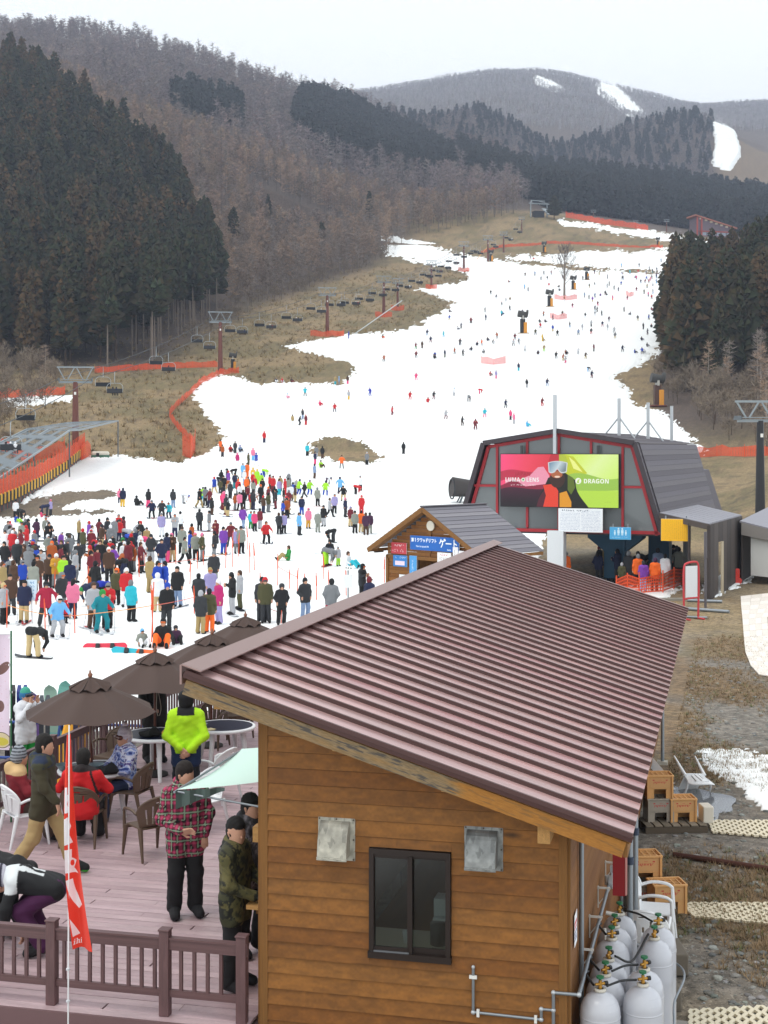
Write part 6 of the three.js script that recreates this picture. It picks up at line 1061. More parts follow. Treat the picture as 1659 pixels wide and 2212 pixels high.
deckPerson(dp(333, 25.0), 0.5, { ...ARMS_UP, eR: [-0.26, 1.12, 0.1], wR: [-0.12, 0.98, 0.3], handR: [0, 0, 1], eL: [0.4, 1.5, 0.02], wL: [0.14, 1.66, 0.06] }, { label: 'person in black coat standing behind the second parasol pole', jacket: solid('#1c1b1a'), trousers: solid('#201f1e'), hat: 'long', hatColor: solid('#2b1d17'), hem: 0.5 });
deckPerson(dp(402, 21.8), Math.PI + 0.08, { eL: [0.28, 1.1, -0.1], eR: [-0.28, 1.1, -0.1], wL: [0.06, 0.93, -0.2], wR: [-0.05, 0.9, -0.2], handL: [-0.6, -0.6, -0.1], handR: [0.6, -0.6, -0.1] }, { label: 'person in neon yellow jacket with hands behind back', jacket: (x, y, z) => y > 1.4 && Math.abs(x) < 0.13 ? lin('#131315') : y < 0.95 && !(z < -0.11 && y > 0.84 && Math.abs(x) < 0.22) ? lin('#13294d') : lin('#b4e81c'), trousers: solid('#151a20'), hat: 'helmet', hatColor: solid('#121214'), hem: 0.5, width: 1.0, scale: 1.02 });
deckPerson(dp(400, 16.8), 0.35, { eL: [0.27, 1.14, 0.02], eR: [-0.28, 1.12, 0.02], wL: [0.2, 0.92, 0.1], wR: [-0.1, 1.02, 0.26], handL: [0, -1, 0.1], handR: [0.9, 0.1, 0.3], look: [0.5, -0.3, 0.8] }, { label: 'person in pink and black plaid jacket under the awning', jacket: (x, y, z) => { const a = Math.abs(((x * 13 + z * 8 + 50) % 1) - 0.5), b = Math.abs(((y * 13 + 50) % 1) - 0.5); return lin(a < 0.05 || b < 0.05 ? '#8aa288' : (a > 0.3) !== (b > 0.3) ? '#7d2440' : a > 0.3 ? '#b03a5e' : '#171114'); }, trousers: solid('#161618'), hatColor: solid('#1d1411'), hem: 0.4, width: 0.97, scale: 1.04, hood: true });
deckPerson(dp(508, 14.55), 1.25, { eL: [0.26, 1.13, 0.04], eR: [-0.28, 1.12, 0.06], wL: [0.16, 1.02, 0.3], wR: [-0.14, 1.0, 0.3], handL: [0, 0, 1], handR: [0, 0, 1], look: [-0.55, -0.05, 0.8] }, { label: 'person in olive camouflage jacket waiting at the serving shelf', jacket: camoPat(['#2b2c1b', '#4d4a29', '#5c5631', '#1c1e16', '#3d3d26'], 11), trousers: solid('#141416'), hatColor: solid('#0e0d0c'), hood: true, hem: 0.4, gloves: '#17181a', scale: 1.0 });
deckPerson(dp(541, 15.55), 0.75, { ...POSE.pockets, look: [0.2, -0.05, 1] }, { label: 'person in grey patterned jacket close to the hut post', jacket: camoPat(['#2e2c2f', '#4a474c', '#79757c', '#1c1b1d'], 14), trousers: solid('#1a1a1c'), hatColor: solid('#15110f'), hood: true });
const CROUCH = { hip: [0, 0.72, -0.14], neck: [0, 0.86, 0.34], head: [0, 0.79, 0.47], look: [0, -0.7, 0.7], sL: [0.18, 0.82, 0.28], sR: [-0.18, 0.82, 0.28], eL: [0.24, 0.55, 0.36], eR: [-0.24, 0.55, 0.36], wL: [0.2, 0.28, 0.4], wR: [-0.18, 0.3, 0.42], hL: [0.1, 0.7, -0.14], hR: [-0.1, 0.7, -0.14], kL: [0.15, 0.5, 0.22], kR: [-0.15, 0.5, 0.18], aL: [0.15, 0.11, -0.02], aR: [-0.15, 0.11, -0.04], tL: [0.16, 0.05, 0.14], tR: [-0.16, 0.05, 0.12], handL: [0, -1, 0.2], handR: [0, -1, 0.2] };
deckPerson(dp(92, 15.6), -1.45, CROUCH, { label: 'person in black and white jacket and purple trousers bending down', jacket: (x, y, z) => lin((z > 0.24 && y > 0.72) || (z > -0.02 && z < 0.24 && Math.abs(Math.abs(x) - 0.07) < 0.035 && y > 0.8) ? '#d3d8da' : '#17181b'), trousers: solid('#43123f'), hat: 'hat', hatColor: (x, y, z) => lin(Math.sin(z * 90) > 0.2 ? '#2b2a3c' : '#b9b8c4'), noHem: true, gloves: '#151517' });
deckPerson(dp(-16, 15.9), 1.3, { ...POSE.bend, wL: [0.14, 0.22, 0.5], wR: [-0.16, 0.24, 0.46] }, { label: 'person in black clothes stooping at the left picture edge', jacket: solid('#141417'), trousers: solid('#17171a'), hatColor: solid('#1a1412'), noHem: true });
// ---------------------------------------------------------------- lettering: strokes of the few Japanese characters on the signs
const KANA = {
  'ゲ': [[[3, 0.5], [2.2, 3.2], [0.8, 5]], [[2.6, 2.4], [7.6, 2.4]], [[5.6, 2.4], [5.4, 6], [3.4, 9.4]], [[8, 0.2], [8.8, 1.6]], [[9.2, 0], [10, 1.4]]], 'ー': [[[1, 5], [9, 5]]], 'ト': [[[3.6, 0.6], [3.6, 9.4]], [[3.6, 4], [7.6, 6]]],
  'ク': [[[3.6, 0.6], [2.6, 3], [1, 4.8]], [[3.2, 2], [8, 2], [7, 5.6], [3.2, 9.4]]], 'ワ': [[[1.6, 4.4], [1.6, 1.6], [8.4, 1.6], [7.8, 5], [4.4, 9.4]]], 'ッ': [[[2, 4], [2.8, 5.6]], [[4.4, 3.6], [5, 5.2]], [[7.6, 4], [6.8, 7], [4.4, 9.2]]], 'ド': [[[3.2, 0.6], [3.2, 9.4]], [[3.2, 4], [7, 6]], [[6.4, 0.8], [7.2, 2.2]], [[8, 0.4], [8.8, 1.8]]], 'リ': [[[2.6, 1], [2.6, 6]], [[7, 0.6], [7, 5.6], [5.6, 8], [4, 9.4]]], 'フ': [[[1.6, 1.6], [8.2, 1.6], [7.4, 5.4], [3.6, 9.4]]],
  '第': [[[2.4, 0.4], [1, 2.6]], [[2, 1.4], [4.6, 1.4]], [[6.4, 0.4], [5.2, 2.6]], [[6, 1.4], [9, 1.4]], [[1.6, 3.4], [8.2, 3.4], [8.2, 5], [2, 5], [1.6, 6.8], [8.6, 6.8], [8, 9]], [[5, 3.4], [5, 9.8]], [[4.8, 6.8], [1, 9.4]]], '1': [[[3.4, 2], [5, 0.8], [5, 9.4]]],
};
function kana(g, text, x, y, s, lw) { g.lineWidth = lw; g.lineCap = g.lineJoin = 'round'; for (const ch of text) { for (const st of KANA[ch] ?? []) { g.beginPath(); st.forEach(([a, b], i) => i ? g.lineTo(x + a * s / 10, y + b * s / 10) : g.moveTo(x + a * s / 10, y + b * s / 10)); g.stroke(); } x += s * 1.02; } }
function script(g, x, y, w, rows, dy, s, seedv) { let q = seedv; const nx = () => (q = (q * 16807) % 2147483647) / 2147483647; for (let r = 0; r < rows; r++) { let a = x; while (a < x + w - s) { if (nx() > 0.08) { g.beginPath(); for (let k = 0; k < 3; k++) { g.moveTo(a + nx() * s * 0.8, y + nx() * s); g.lineTo(a + nx() * s * 0.8, y + nx() * s); } g.stroke(); } a += s; } y += dy; } }
const flat = (t) => new THREE.MeshStandardMaterial({ map: t, roughness: 0.6 });
const signBox = (w, h, d, face, edge) => [edge, edge, edge, edge, face, edge];
function signPart(name, w, h, d, t, parent, pos, ry = 0, rx = 0) { const o = part(name, new THREE.BoxGeometry(w, h, d), mat('#d5d5d2', 0.6), parent); o.position.set(...pos); o.rotation.set(rx, ry, 0); const f = part('print', new THREE.PlaneGeometry(w * 0.995, h * 0.995), flat(t), o); f.position.z = d / 2 + 0.004; return o; }
// ---------------------------------------------------------------- gate hut
{
  const A = Math.PI / 4, x0 = 1.64, D0 = 62, gy = groundY(x0, D0), o = thing('gate_hut', 'small wooden gate hut with grey roof and blue sign', 'hut', [x0, 0, -D0], -A);
  // local: x along the gable front (right is nearer), -z back along the ridge
  const wall = 2.62, ap = 2.87, ev = 0.94, hw = 3.36, kr = (ap - ev) / hw, L = 4.15, top = (x) => ap - Math.abs(x) * kr - 0.16, wood = siding;
  for (let k = 0, y = gy - 0.1; y < ap; y += 0.17, k++) for (const s of [-1, 1]) {
    const xa = s < 0 ? -wall : 0.02, xb = s < 0 ? -0.02 : wall, yt = y + 0.165, lim = (ap - 0.16 - yt) / kr; let a = Math.max(xa, -lim), b = Math.min(xb, lim);
    if (y < 0.52) { if (s > 0) a = Math.max(a, 2.05); else b = Math.min(b, -0.75); } if (b - a < 0.05) continue;
    part('board', bx(b - a, 0.16, 0.03, (a + b) / 2, y + 0.08, -0.55), wood[(k + (s > 0 ? 2 : 0)) % 5], o);
  }
  part('lintel', bx(2 * wall, 0.16, 0.1, 0, 0.6, -0.53), trimWood, o); part('corner_post', bx(0.14, 2.3, 0.14, -wall, gy + 1.1, -0.55), trimWood, o); part('corner_post', bx(0.14, 2.3, 0.14, wall, gy + 1.1, -0.55), trimWood, o); part('king_post', bx(0.16, 1.5, 0.06, 0, 1.6, -0.5), trimWood, o);
  part('side_wall', bx(0.08, 2.3, L - 0.6, -wall, gy + 1.1, -0.55 - (L - 0.6) / 2), wood[0], o); part('side_wall', bx(0.08, 2.3, L - 0.6, wall, gy + 1.1, -0.55 - (L - 0.6) / 2), wood[2], o); part('back_wall', bx(2 * wall, 2.3, 0.08, 0, gy + 1.1, -L + 0.1), mat('#2c2019', 0.9), o); part('door_jamb', bx(0.1, 2.1, 0.1, -0.75, gy + 1.05, -0.55), mat('#3a2617', 0.8), o);
  const an = Math.atan(kr), sl = hw / Math.cos(an), roofM = [mat('#75727a', 0.55, { metalness: 0.2 }), mat('#6c6a72', 0.55, { metalness: 0.2 }), mat('#7d7a80', 0.5, { metalness: 0.2 })];
  const tiles = 13; for (const s of [-1, 1]) for (let k = 0; k < tiles; k++) { const t = (k + 0.5) / tiles, g = part('roof_course', bx(sl / tiles + 0.02, 0.035, L), roofM[(k * 2 + (s > 0 ? 1 : 0)) % 3], o); g.rotation.z = -s * (an - 0.06); g.position.set(s * hw * t, ap - kr * hw * t + 0.01, -L / 2); }
  part('ridge', rbx(0.22, 0.07, L + 0.1, 0.03, 0, ap + 0.03, -L / 2), mat('#5a565c', 0.5), o);
  for (const s of [-1, 1]) { const g = part('barge_board', bx(sl + 0.02, 0.2, 0.06), trimWood, o); g.rotation.z = -s * an; g.position.set(s * hw / 2, (ap + ev) / 2 - 0.1, -0.02); const e = part('eave_board', bx(0.05, 0.14, L), trimWood, o); e.position.set(s * (hw - 0.03), ev - 0.1, -L / 2); }
  part('soffit', [bx(sl - 0.1, 0.03, 0.5, -hw / 2, (ap + ev) / 2 - 0.1, -0.3, 0, 0, an), bx(sl - 0.1, 0.03, 0.5, hw / 2, (ap + ev) / 2 - 0.1, -0.3, 0, 0, -an)], trimWood, o);
  part('lamp', [cyl(0.22, 0.22, 0.06, 0.1, 2.05, -0.44, 18, Math.PI / 2)], mat('#d9d2c2', 0.4), o);
  const S = (n, w, h, x, y, draw, z = -0.48, pxw = 256) => signPart(n, w, h, 0.03, canvasTexture(pxw, Math.round(pxw * h / w), draw), o, [x, y, z]);
  S('name_sign', 2.9, 0.62, 0.35, 1.28, (g, w, h) => { g.fillStyle = '#1b63b8'; g.fillRect(0, 0, w, h); g.strokeStyle = '#f2f6fb'; kana(g, '第1クワッドリフト', 14, h * 0.16, w * 0.058, w * 0.011); kana(g, 'ゲート', w * 0.6, h * 0.14, w * 0.125, w * 0.02); g.fillStyle = '#f2f6fb'; g.font = `bold ${h * 0.16}px sans-serif`; g.fillText('The 1st quad lift', w * 0.12, h * 0.8); g.fillText('Gate', w * 0.76, h * 0.92); }, -0.42, 640);
  S('warning_sign', 0.95, 0.5, -1.85, 0.98, (g, w, h) => { g.fillStyle = '#c4404a'; g.fillRect(0, 0, w, h); g.strokeStyle = '#f6ecec'; g.lineWidth = 5; script(g, 16, h * 0.12, w - 30, 2, h * 0.46, 34, 7); });
  S('notice_sign', 0.85, 0.5, -1.78, 0.42, (g, w, h) => { g.fillStyle = '#2f7ec6'; g.fillRect(0, 0, w, h); g.strokeStyle = '#f0f5fa'; g.lineWidth = 4; script(g, 14, h * 0.1, w - 26, 1, 40, 28, 19); g.fillStyle = '#e9d6e4'; g.fillRect(w * 0.14, h * 0.5, w * 0.7, h * 0.38); g.strokeStyle = '#c43a5a'; g.lineWidth = 6; script(g, w * 0.24, h * 0.55, w * 0.52, 1, 40, 52, 31); });
  S('tall_sign', 0.44, 1.15, -0.98, 0.12, (g, w, h) => { g.fillStyle = '#4d9bd8'; g.fillRect(0, 0, w, h); g.strokeStyle = '#eaf3fa'; g.lineWidth = 6; script(g, w * 0.3, 30, w * 0.55, 8, h * 0.1, w * 0.36, 5); });
  S('paper', 0.42, 0.75, -1.62, -0.55, (g, w, h) => { g.fillStyle = '#eef1f4'; g.fillRect(0, 0, w, h); g.strokeStyle = '#9aa3ad'; g.lineWidth = 3; script(g, 24, 40, w - 50, 9, 44, 18, 3); }); S('poster', 0.8, 0.55, -1.15, -0.95, (g, w, h) => { g.fillStyle = '#56a9dd'; g.fillRect(0, 0, w, h); g.fillStyle = '#dcebf5'; g.fillRect(w * 0.2, h * 0.3, w * 0.6, h * 0.4); });
  S('price_sign', 0.8, 0.42, 0.95, 0.72, (g, w, h) => { g.fillStyle = '#f3f1f1'; g.fillRect(0, 0, w, h); g.strokeStyle = '#c3324c'; g.lineWidth = 5; script(g, 14, 14, w - 24, 1, 40, 34, 41); g.strokeStyle = '#34373c'; g.lineWidth = 3; script(g, 14, 64, w - 24, 3, 22, 18, 43); }, -0.4); for (const k of [0, 1, 2]) S('price_sheet', 0.3, 0.85, 1.6 + k * 0.33, 0.78 - k * 0.14, (g, w, h) => { g.fillStyle = '#f1eff1'; g.fillRect(0, 0, w, h); g.strokeStyle = k === 1 ? '#c3324c' : '#5a5d63'; g.lineWidth = 5; script(g, 30, 26, w - 50, 12, h * 0.075, 40, 11 + k); }, -0.4, 128);
  S('red_notice', 1.3, 0.5, 0.9, -0.2, (g, w, h) => { g.fillStyle = '#d8403a'; g.fillRect(0, 0, w, h); g.fillStyle = '#f6efe9'; g.fillRect(8, 8, w - 16, h * 0.25); g.strokeStyle = '#f6efe9'; g.lineWidth = 5; script(g, 14, h * 0.45, w - 24, 2, h * 0.26, 30, 23); }, -1.2);
  part('window_bar', bx(0.12, 0.06, 0.5, -2.95, 0.78, -0.3), mat('#3a2c20', 0.7), o);
}
// ---------------------------------------------------------------- lift base station
const SA = 22 * Math.PI / 180, SX = 12.56 - 0.927 * 3.887, SD = 72 + 0.3746 * 3.887;
const SW = (u, y, v) => [SX + Math.cos(SA) * u + Math.sin(SA) * v, y, -(SD - Math.sin(SA) * u + Math.cos(SA) * v)];
{
  const o = thing('lift_station', 'large lift station with brown gambrel roof and red framed glass front', 'lift station', [SX, 0, -SD], -SA), hb5 = 5.2, bend = 3.887, yb = 1.16, ym = 5.57, ya = 6.19, L = 17.4;
  const P = [[-hb5, yb], [-bend, ym], [0, ya], [bend, ym], [hb5, yb]], red = mat('#a3242c', 0.5), brown = mat('#57505a', 0.6, { metalness: 0.1 }), seamM = mat('#3a3338', 0.6);
  // roof skin: courses over the four slopes
  const lapM = [mat('#4f4850', 0.5, { metalness: 0.15 }), mat('#494249', 0.55, { metalness: 0.15 }), mat('#554e52', 0.5, { metalness: 0.15 })];
  for (let k = 0; k < 4; k++) { const [x1, y1] = P[k], [x2, y2] = P[k + 1], n = k === 0 || k === 3 ? 16 : 10, dx = x2 - x1, dy = y2 - y1, len = Math.hypot(dx, dy), a = Math.atan2(dy, dx); for (let i = 0; i < n; i++) { const t = (i + 0.5) / n, g = part('roof_course', bx(len / n + 0.015, 0.05, L + 0.5), lapM[(i * 2 + k) % 3], o); g.rotation.z = a + (k < 2 ? -0.06 : 0.06); g.position.set(x1 + dx * t - Math.sin(a) * 0.06, y1 + dy * t + Math.cos(a) * 0.06, -L / 2 + 0.1); } }
  for (const z of [-0.1, -0.75]) part('verge_trim', P.slice(0, 4).map((p, k) => beam([p[0] * 1.02, p[1] + 0.1, z === -0.1 ? 0.36 : z], [P[k + 1][0] * 1.02, P[k + 1][1] + 0.1, z === -0.1 ? 0.36 : z], 0.08, z === -0.1 ? 0.24 : 0.05)), seamM, o);
  part('back_wall', extrude(P.map((p) => [p[0] * 0.98, p[1] - 0.02]), 0.1).translate(0, 0, -L), brown, o);
  // rear lower house
  part('rear_roof', [extrude([[-4.6, 0.9], [-3.6, 4.0], [0, 4.6], [3.6, 4.0], [4.6, 0.9]], 4.6).translate(0.4, 0, -L - 4.6)], lapM[1], o);
  // glazed front: frame bars and panes
  const bar = (a, b, w = 0.13) => beam([a[0], a[1], 0.02], [b[0], b[1], 0.02], 0.12, w), yt = (x) => Math.abs(x) < bend ? ya - (ya - ym) * Math.abs(x) / bend : ym - (ym - yb) * (Math.abs(x) - bend) / (hb5 - bend);
  const fr = P.slice(0, 4).map((p, k) => bar([p[0] * 0.97, p[1] - 0.1], [P[k + 1][0] * 0.97, P[k + 1][1] - 0.1], 0.16)); fr.push(bar([-hb5, yb + 0.02], [hb5, yb + 0.02], 0.16)); part('frame', fr, red, o);
  const xs = [-3.3, -1.68, 0, 1.68, 3.3]; for (const x of xs) part('mullion', bx(0.12, yt(x) - yb - 0.3, 0.09, x, (yt(x) + yb) / 2, 0.02), red, o); for (const s of [-1, 1]) part('transom', bx(1.2, 0.12, 0.09, s * 3.95, 3.45, 0.025), red, o);
  const glassM = new THREE.MeshPhysicalMaterial({ color: '#6a7072', roughness: 0.3, metalness: 0.1, clearcoat: 0.6 }); const xx = [-hb5 + 0.1, ...xs, hb5 - 0.1];
  const edge = (y) => hb5 - (y - yb) * (hb5 - bend) / (ym - yb) - 0.14;
  for (let i = 1; i + 2 < xx.length; i++) { const a = xx[i] + 0.05, b = xx[i + 1] - 0.05; part('pane', extrude([[a, yb + 0.08], [b, yb + 0.08], [b, yt(b) - 0.16], [a, yt(a) - 0.16]], 0.02).translate(0, 0, -0.06), glassM, o); }
  for (const s of [-1, 1]) for (const pts of [[[3.36, yb + 0.08], [edge(yb), yb + 0.08], [edge(3.4), 3.4], [3.36, 3.4]], [[3.36, 3.52], [edge(3.52), 3.52], [bend - 0.1, ym - 0.2], [3.36, yt(3.36) - 0.18]]]) part('pane', extrude(pts.map(([x, y]) => [s * x, y]), 0.02).translate(0, 0, -0.06), glassM, o);
  part('fascia', [bx(2 * hb5, 0.1, 0.1, 0, yb - 0.1, -0.05)], seamM, o); part('ceiling', bx(2 * hb5 - 0.3, 0.06, L, 0, yb - 0.02, -L / 2), mat('#2f3338', 0.9), o);
  // what the hall stands on: a white column, a blue machine frame
  part('column', bx(0.85, 2.7, 0.6, -0.05, -0.15, 0.25), mat('#d9dde0', 0.6), o); const blue = mat('#1c4f6c', 0.5);
  part('machine_leg', [bx(1.1, 2.4, 1.0, 2.3, -0.2, -3), extrude([[0, 0], [1.1, 0], [2.0, 0.7], [2.0, 1.1], [-0.9, 1.1], [-0.9, 0.7]], 0.9).translate(1.75, 0.0, -3.5)], blue, o); part('machine_leg', bx(1.1, 2.4, 0.8, 4.2, -0.2, -5), blue, o);
  part('column', bx(0.35, 2.6, 0.35, -4.6, -0.2, -6), mat('#8f9499', 0.6), o); part('column', bx(0.35, 2.6, 0.35, 4.9, -0.2, -9), mat('#8f9499', 0.6), o); part('bullwheel', [cyl(2.2, 2.2, 0.18, 0.3, 0.75, -8, 28), cyl(0.4, 0.4, 1.0, 0.3, 0.9, -8, 12)], mat('#3a3d40', 0.6), o);
  for (const [u, v, h, brace] of [[-0.1, 0.42, 2.75, 0], [3.3, -9, 2.5, 1], [5.6, -12, 2.3, 1], [7.4, -15, 2.6, 0]]) { const v0 = -v, base = brace || v < 0 ? (Math.abs(u) < bend ? yt(u) : 5.6) : 4.4; const ux = v < 0 ? u * 0.45 - 0.4 : u; part('mast', [bx(0.16, v < 0 ? 2.2 : 3.0, 0.16, ux, (v < 0 ? yt(ux) + 1.1 : 6.62), v)], galvL, o); if (brace) part('mast_brace', [rod([ux, yt(ux) + 1.15, v], [ux - 0.9, yt(ux) + 0.05, v], 0.05), rod([ux, yt(ux) + 1.15, v], [ux + 0.9, yt(ux) - 0.1, v], 0.05)], galvL, o); }
}
{ // the big picture screen on the front
  const o = thing('picture_screen', 'big picture screen showing a goggled snow rider on the station', 'screen', SW(0.1, 3.75, -0.32), -SA), w = 6.15, h = 2.68;
  const t = canvasTexture(1024, 446, (g, W_, H_) => {
    let q = g.createLinearGradient(0, 0, W_ * 0.5, H_ * 0.2); q.addColorStop(0, '#ff4f86'); q.addColorStop(0.5, '#f0465e'); q.addColorStop(1, '#d8323c'); g.fillStyle = q; g.fillRect(0, 0, W_ * 0.5, H_);
    g.fillStyle = '#c22b4a'; g.beginPath(); g.moveTo(0, 150); g.bezierCurveTo(150, 90, 230, 200, 400, 120); g.lineTo(400, 200); g.bezierCurveTo(240, 240, 120, 180, 0, 230); g.fill();
    g.fillStyle = '#f09ab2'; g.beginPath(); g.moveTo(40, 240); g.lineTo(70, 200); g.lineTo(120, 235); g.lineTo(260, 180); g.lineTo(330, 110); g.lineTo(380, 105); g.lineTo(430, 180); g.lineTo(430, 260); g.lineTo(40, 290); g.fill();
    g.fillStyle = '#8e1f3e'; g.beginPath(); g.moveTo(0, 270); g.lineTo(120, 215); g.lineTo(220, 275); g.lineTo(420, 250); g.lineTo(420, 446); g.lineTo(0, 446); g.fill(); q = g.createLinearGradient(0, 270, 0, 446); q.addColorStop(0, '#4a1430'); q.addColorStop(1, '#140a14'); g.fillStyle = q; g.beginPath(); g.moveTo(0, 300); g.bezierCurveTo(120, 250, 220, 320, 430, 290); g.lineTo(430, 446); g.lineTo(0, 446); g.fill();
    q = g.createLinearGradient(512, 0, 1024, 446); q.addColorStop(0, '#d2f03c'); q.addColorStop(0.45, '#e2f7a6'); q.addColorStop(1, '#c4f04a'); g.fillStyle = q; g.fillRect(512, 0, 512, H_); g.fillStyle = '#c6cf2a'; g.beginPath(); g.moveTo(560, 0); g.lineTo(640, 20); g.lineTo(760, 160); g.lineTo(560, 200); g.fill(); g.fillStyle = '#eef58c'; g.beginPath(); g.moveTo(600, 20); g.lineTo(650, 60); g.lineTo(720, 150); g.lineTo(640, 120); g.fill(); g.fillStyle = '#9dc74e'; g.beginPath(); g.moveTo(600, 170); g.bezierCurveTo(760, 120, 860, 240, 1024, 200); g.lineTo(1024, 300); g.lineTo(600, 320); g.fill(); g.fillStyle = '#b9e04a'; g.fillRect(600, 305, 424, 141);
    g.fillStyle = '#14150d'; g.beginPath(); g.moveTo(420, 200); g.bezierCurveTo(380, 300, 330, 360, 318, 446); g.lineTo(770, 446); g.bezierCurveTo(720, 380, 650, 320, 660, 220); g.lineTo(560, 150); g.fill(); g.fillStyle = '#55172a'; g.beginPath(); g.moveTo(318, 446); g.bezierCurveTo(330, 380, 360, 330, 390, 300); g.lineTo(400, 446); g.fill(); g.fillStyle = '#5d6f1c'; g.beginPath(); g.moveTo(590, 170); g.lineTo(640, 200); g.lineTo(655, 280); g.lineTo(620, 340); g.lineTo(590, 300); g.fill();
    g.fillStyle = '#e8412a'; g.beginPath(); g.moveTo(375, 262); g.lineTo(470, 250); g.lineTo(515, 320); g.lineTo(515, 446); g.lineTo(376, 446); g.lineTo(400, 350); g.fill(); g.fillStyle = '#e39a22'; g.beginPath(); g.moveTo(515, 330); g.lineTo(580, 310); g.lineTo(622, 400); g.lineTo(622, 446); g.lineTo(515, 446); g.fill(); g.fillStyle = '#2c1712'; g.fillRect(508, 310, 12, 136);
    g.fillStyle = '#3a1f16'; g.beginPath(); g.ellipse(500, 210, 66, 74, 0, 0, 7); g.fill(); g.fillStyle = '#b3663e'; g.beginPath(); g.ellipse(495, 172, 50, 30, 0, 0, 7); g.fill(); g.fillStyle = '#f3d9c4'; g.beginPath(); g.ellipse(500, 190, 24, 8, 0, 0, 7); g.fill();
    g.fillStyle = '#c22c3a'; g.beginPath(); g.moveTo(425, 90); g.bezierCurveTo(420, -10, 490, -40, 520, 0); g.lineTo(520, 80); g.fill(); g.fillStyle = '#b6c43a'; g.beginPath(); g.moveTo(515, -4); g.bezierCurveTo(590, -10, 592, 60, 588, 92); g.lineTo(515, 80); g.fill(); g.fillStyle = '#cfd6da'; g.beginPath(); g.moveTo(418, 70); g.quadraticCurveTo(505, 40, 590, 72); g.lineTo(582, 150); g.quadraticCurveTo(540, 170, 520, 150); g.lineTo(500, 126); g.lineTo(478, 152); g.quadraticCurveTo(440, 170, 424, 150); g.fill(); q = g.createLinearGradient(420, 60, 585, 160); q.addColorStop(0, '#5d7f9a'); q.addColorStop(0.5, '#c9d8df'); q.addColorStop(1, '#4f5f66'); g.fillStyle = q; g.beginPath(); g.moveTo(428, 74); g.quadraticCurveTo(505, 50, 580, 76); g.lineTo(574, 142); g.quadraticCurveTo(542, 158, 524, 142); g.lineTo(502, 116); g.lineTo(474, 144); g.quadraticCurveTo(444, 158, 432, 144); g.fill();
    g.fillStyle = '#a82438'; g.font = 'bold 46px sans-serif'; g.fillText('JAPAN', 128, 184); g.fillStyle = '#f6f6f4'; g.font = 'bold 48px sans-serif'; g.fillText('LUMA', 38, 234); g.fillText('LENS', 226, 234); g.fillStyle = '#dff0d6'; g.beginPath(); g.arc(200, 217, 17, 0, 7); g.fill(); g.fillStyle = '#2e7d4c'; g.beginPath(); g.arc(200, 217, 7, 0, 7); g.fill(); g.strokeStyle = '#f6f6f4'; g.lineWidth = 2.4; script(g, 78, 256, 236, 1, 20, 13, 77);
    g.fillStyle = '#f8fbef'; g.font = 'bold 52px sans-serif'; g.fillText('DRAGON', 726, 243); g.beginPath(); g.arc(682, 224, 26, 0, 7); g.fill(); g.fillStyle = '#b7d867'; g.beginPath(); g.moveTo(668, 240); g.quadraticCurveTo(672, 208, 700, 206); g.quadraticCurveTo(682, 220, 692, 244); g.fill(); g.fillStyle = '#8a9a4a'; g.font = '10px sans-serif'; g.fillText('~ ~~~~ ~~~', 910, 405);
  });
  part('case', rbx(w + 0.06, h + 0.06, 0.22, 0.02), mat('#1d1e20', 0.6), o); const f = part('screen_face', new THREE.PlaneGeometry(w, h), new THREE.MeshStandardMaterial({ color: '#202020', map: t, emissive: '#ffffff', emissiveMap: t, emissiveIntensity: 0.8, roughness: 0.5 }), o); f.position.z = 0.116;
  part('hanger', [bx(0.12, 0.5, 0.1, -2.0, h / 2 + 0.2, -0.05), bx(0.12, 0.5, 0.1, 2.0, h / 2 + 0.2, -0.05)], mat('#3a3a3c', 0.6), o);
}
function board(name, label, px, py, D, w, h, draw, turn = -SA, back = 0.05, cat = 'sign') { const p = at(px, py, D), o = thing(name, label, cat, [p.x, p.y, p.z], turn), t = canvasTexture(320, Math.max(40, Math.round(320 * h / w)), draw); part('panel', rbx(w, h, 0.05, 0.01), mat('#d9d9d6', 0.6), o); const f = part('print', new THREE.PlaneGeometry(w * 0.99, h * 0.99), flat(t), o); f.position.z = 0.032; part('hanger', [bx(0.06, 0.3, 0.06, -w * 0.35, h / 2, -0.06), bx(0.06, 0.3, 0.06, w * 0.35, h / 2, -0.06)], galv, o); return o; }
board('notice_board', 'large white notice board full of small text below the screen', 1254, 1124, 72.6, 2.3, 1.2, (g, w, h) => { g.fillStyle = '#e9edf1'; g.fillRect(0, 0, w, h); g.strokeStyle = '#46536b'; g.lineWidth = 3; script(g, 14, 8, w * 0.66, 1, 20, 13, 3); g.strokeStyle = '#8b99b4'; g.lineWidth = 1.2; script(g, 12, 30, w * 0.46, 12, 10.5, 7, 9); script(g, w * 0.52, 14, w * 0.45, 14, 10.5, 7, 15); });
board('restroom_sign', 'light blue sign with four white figures in a row', 1340, 1152, 71.4, 1.07, 0.62, (g, w, h) => { g.fillStyle = '#4ba8dc'; g.fillRect(0, 0, w, h); g.fillStyle = '#cfeaf6'; for (const [x, s] of [[78, 0.72], [134, 1], [192, 1], [246, 0.72]]) { const b = 124; g.beginPath(); g.arc(x, b - 98 * s, 14 * s, 0, 7); g.fill(); g.fillRect(x - 18 * s, b - 80 * s, 36 * s, 48 * s); g.fillRect(x - 13 * s, b - 36 * s, 11 * s, 36 * s); g.fillRect(x + 2 * s, b - 36 * s, 11 * s, 36 * s); } g.strokeStyle = '#bfe2f2'; g.lineWidth = 3; script(g, 20, 142, w - 40, 1, 20, 20, 21); });
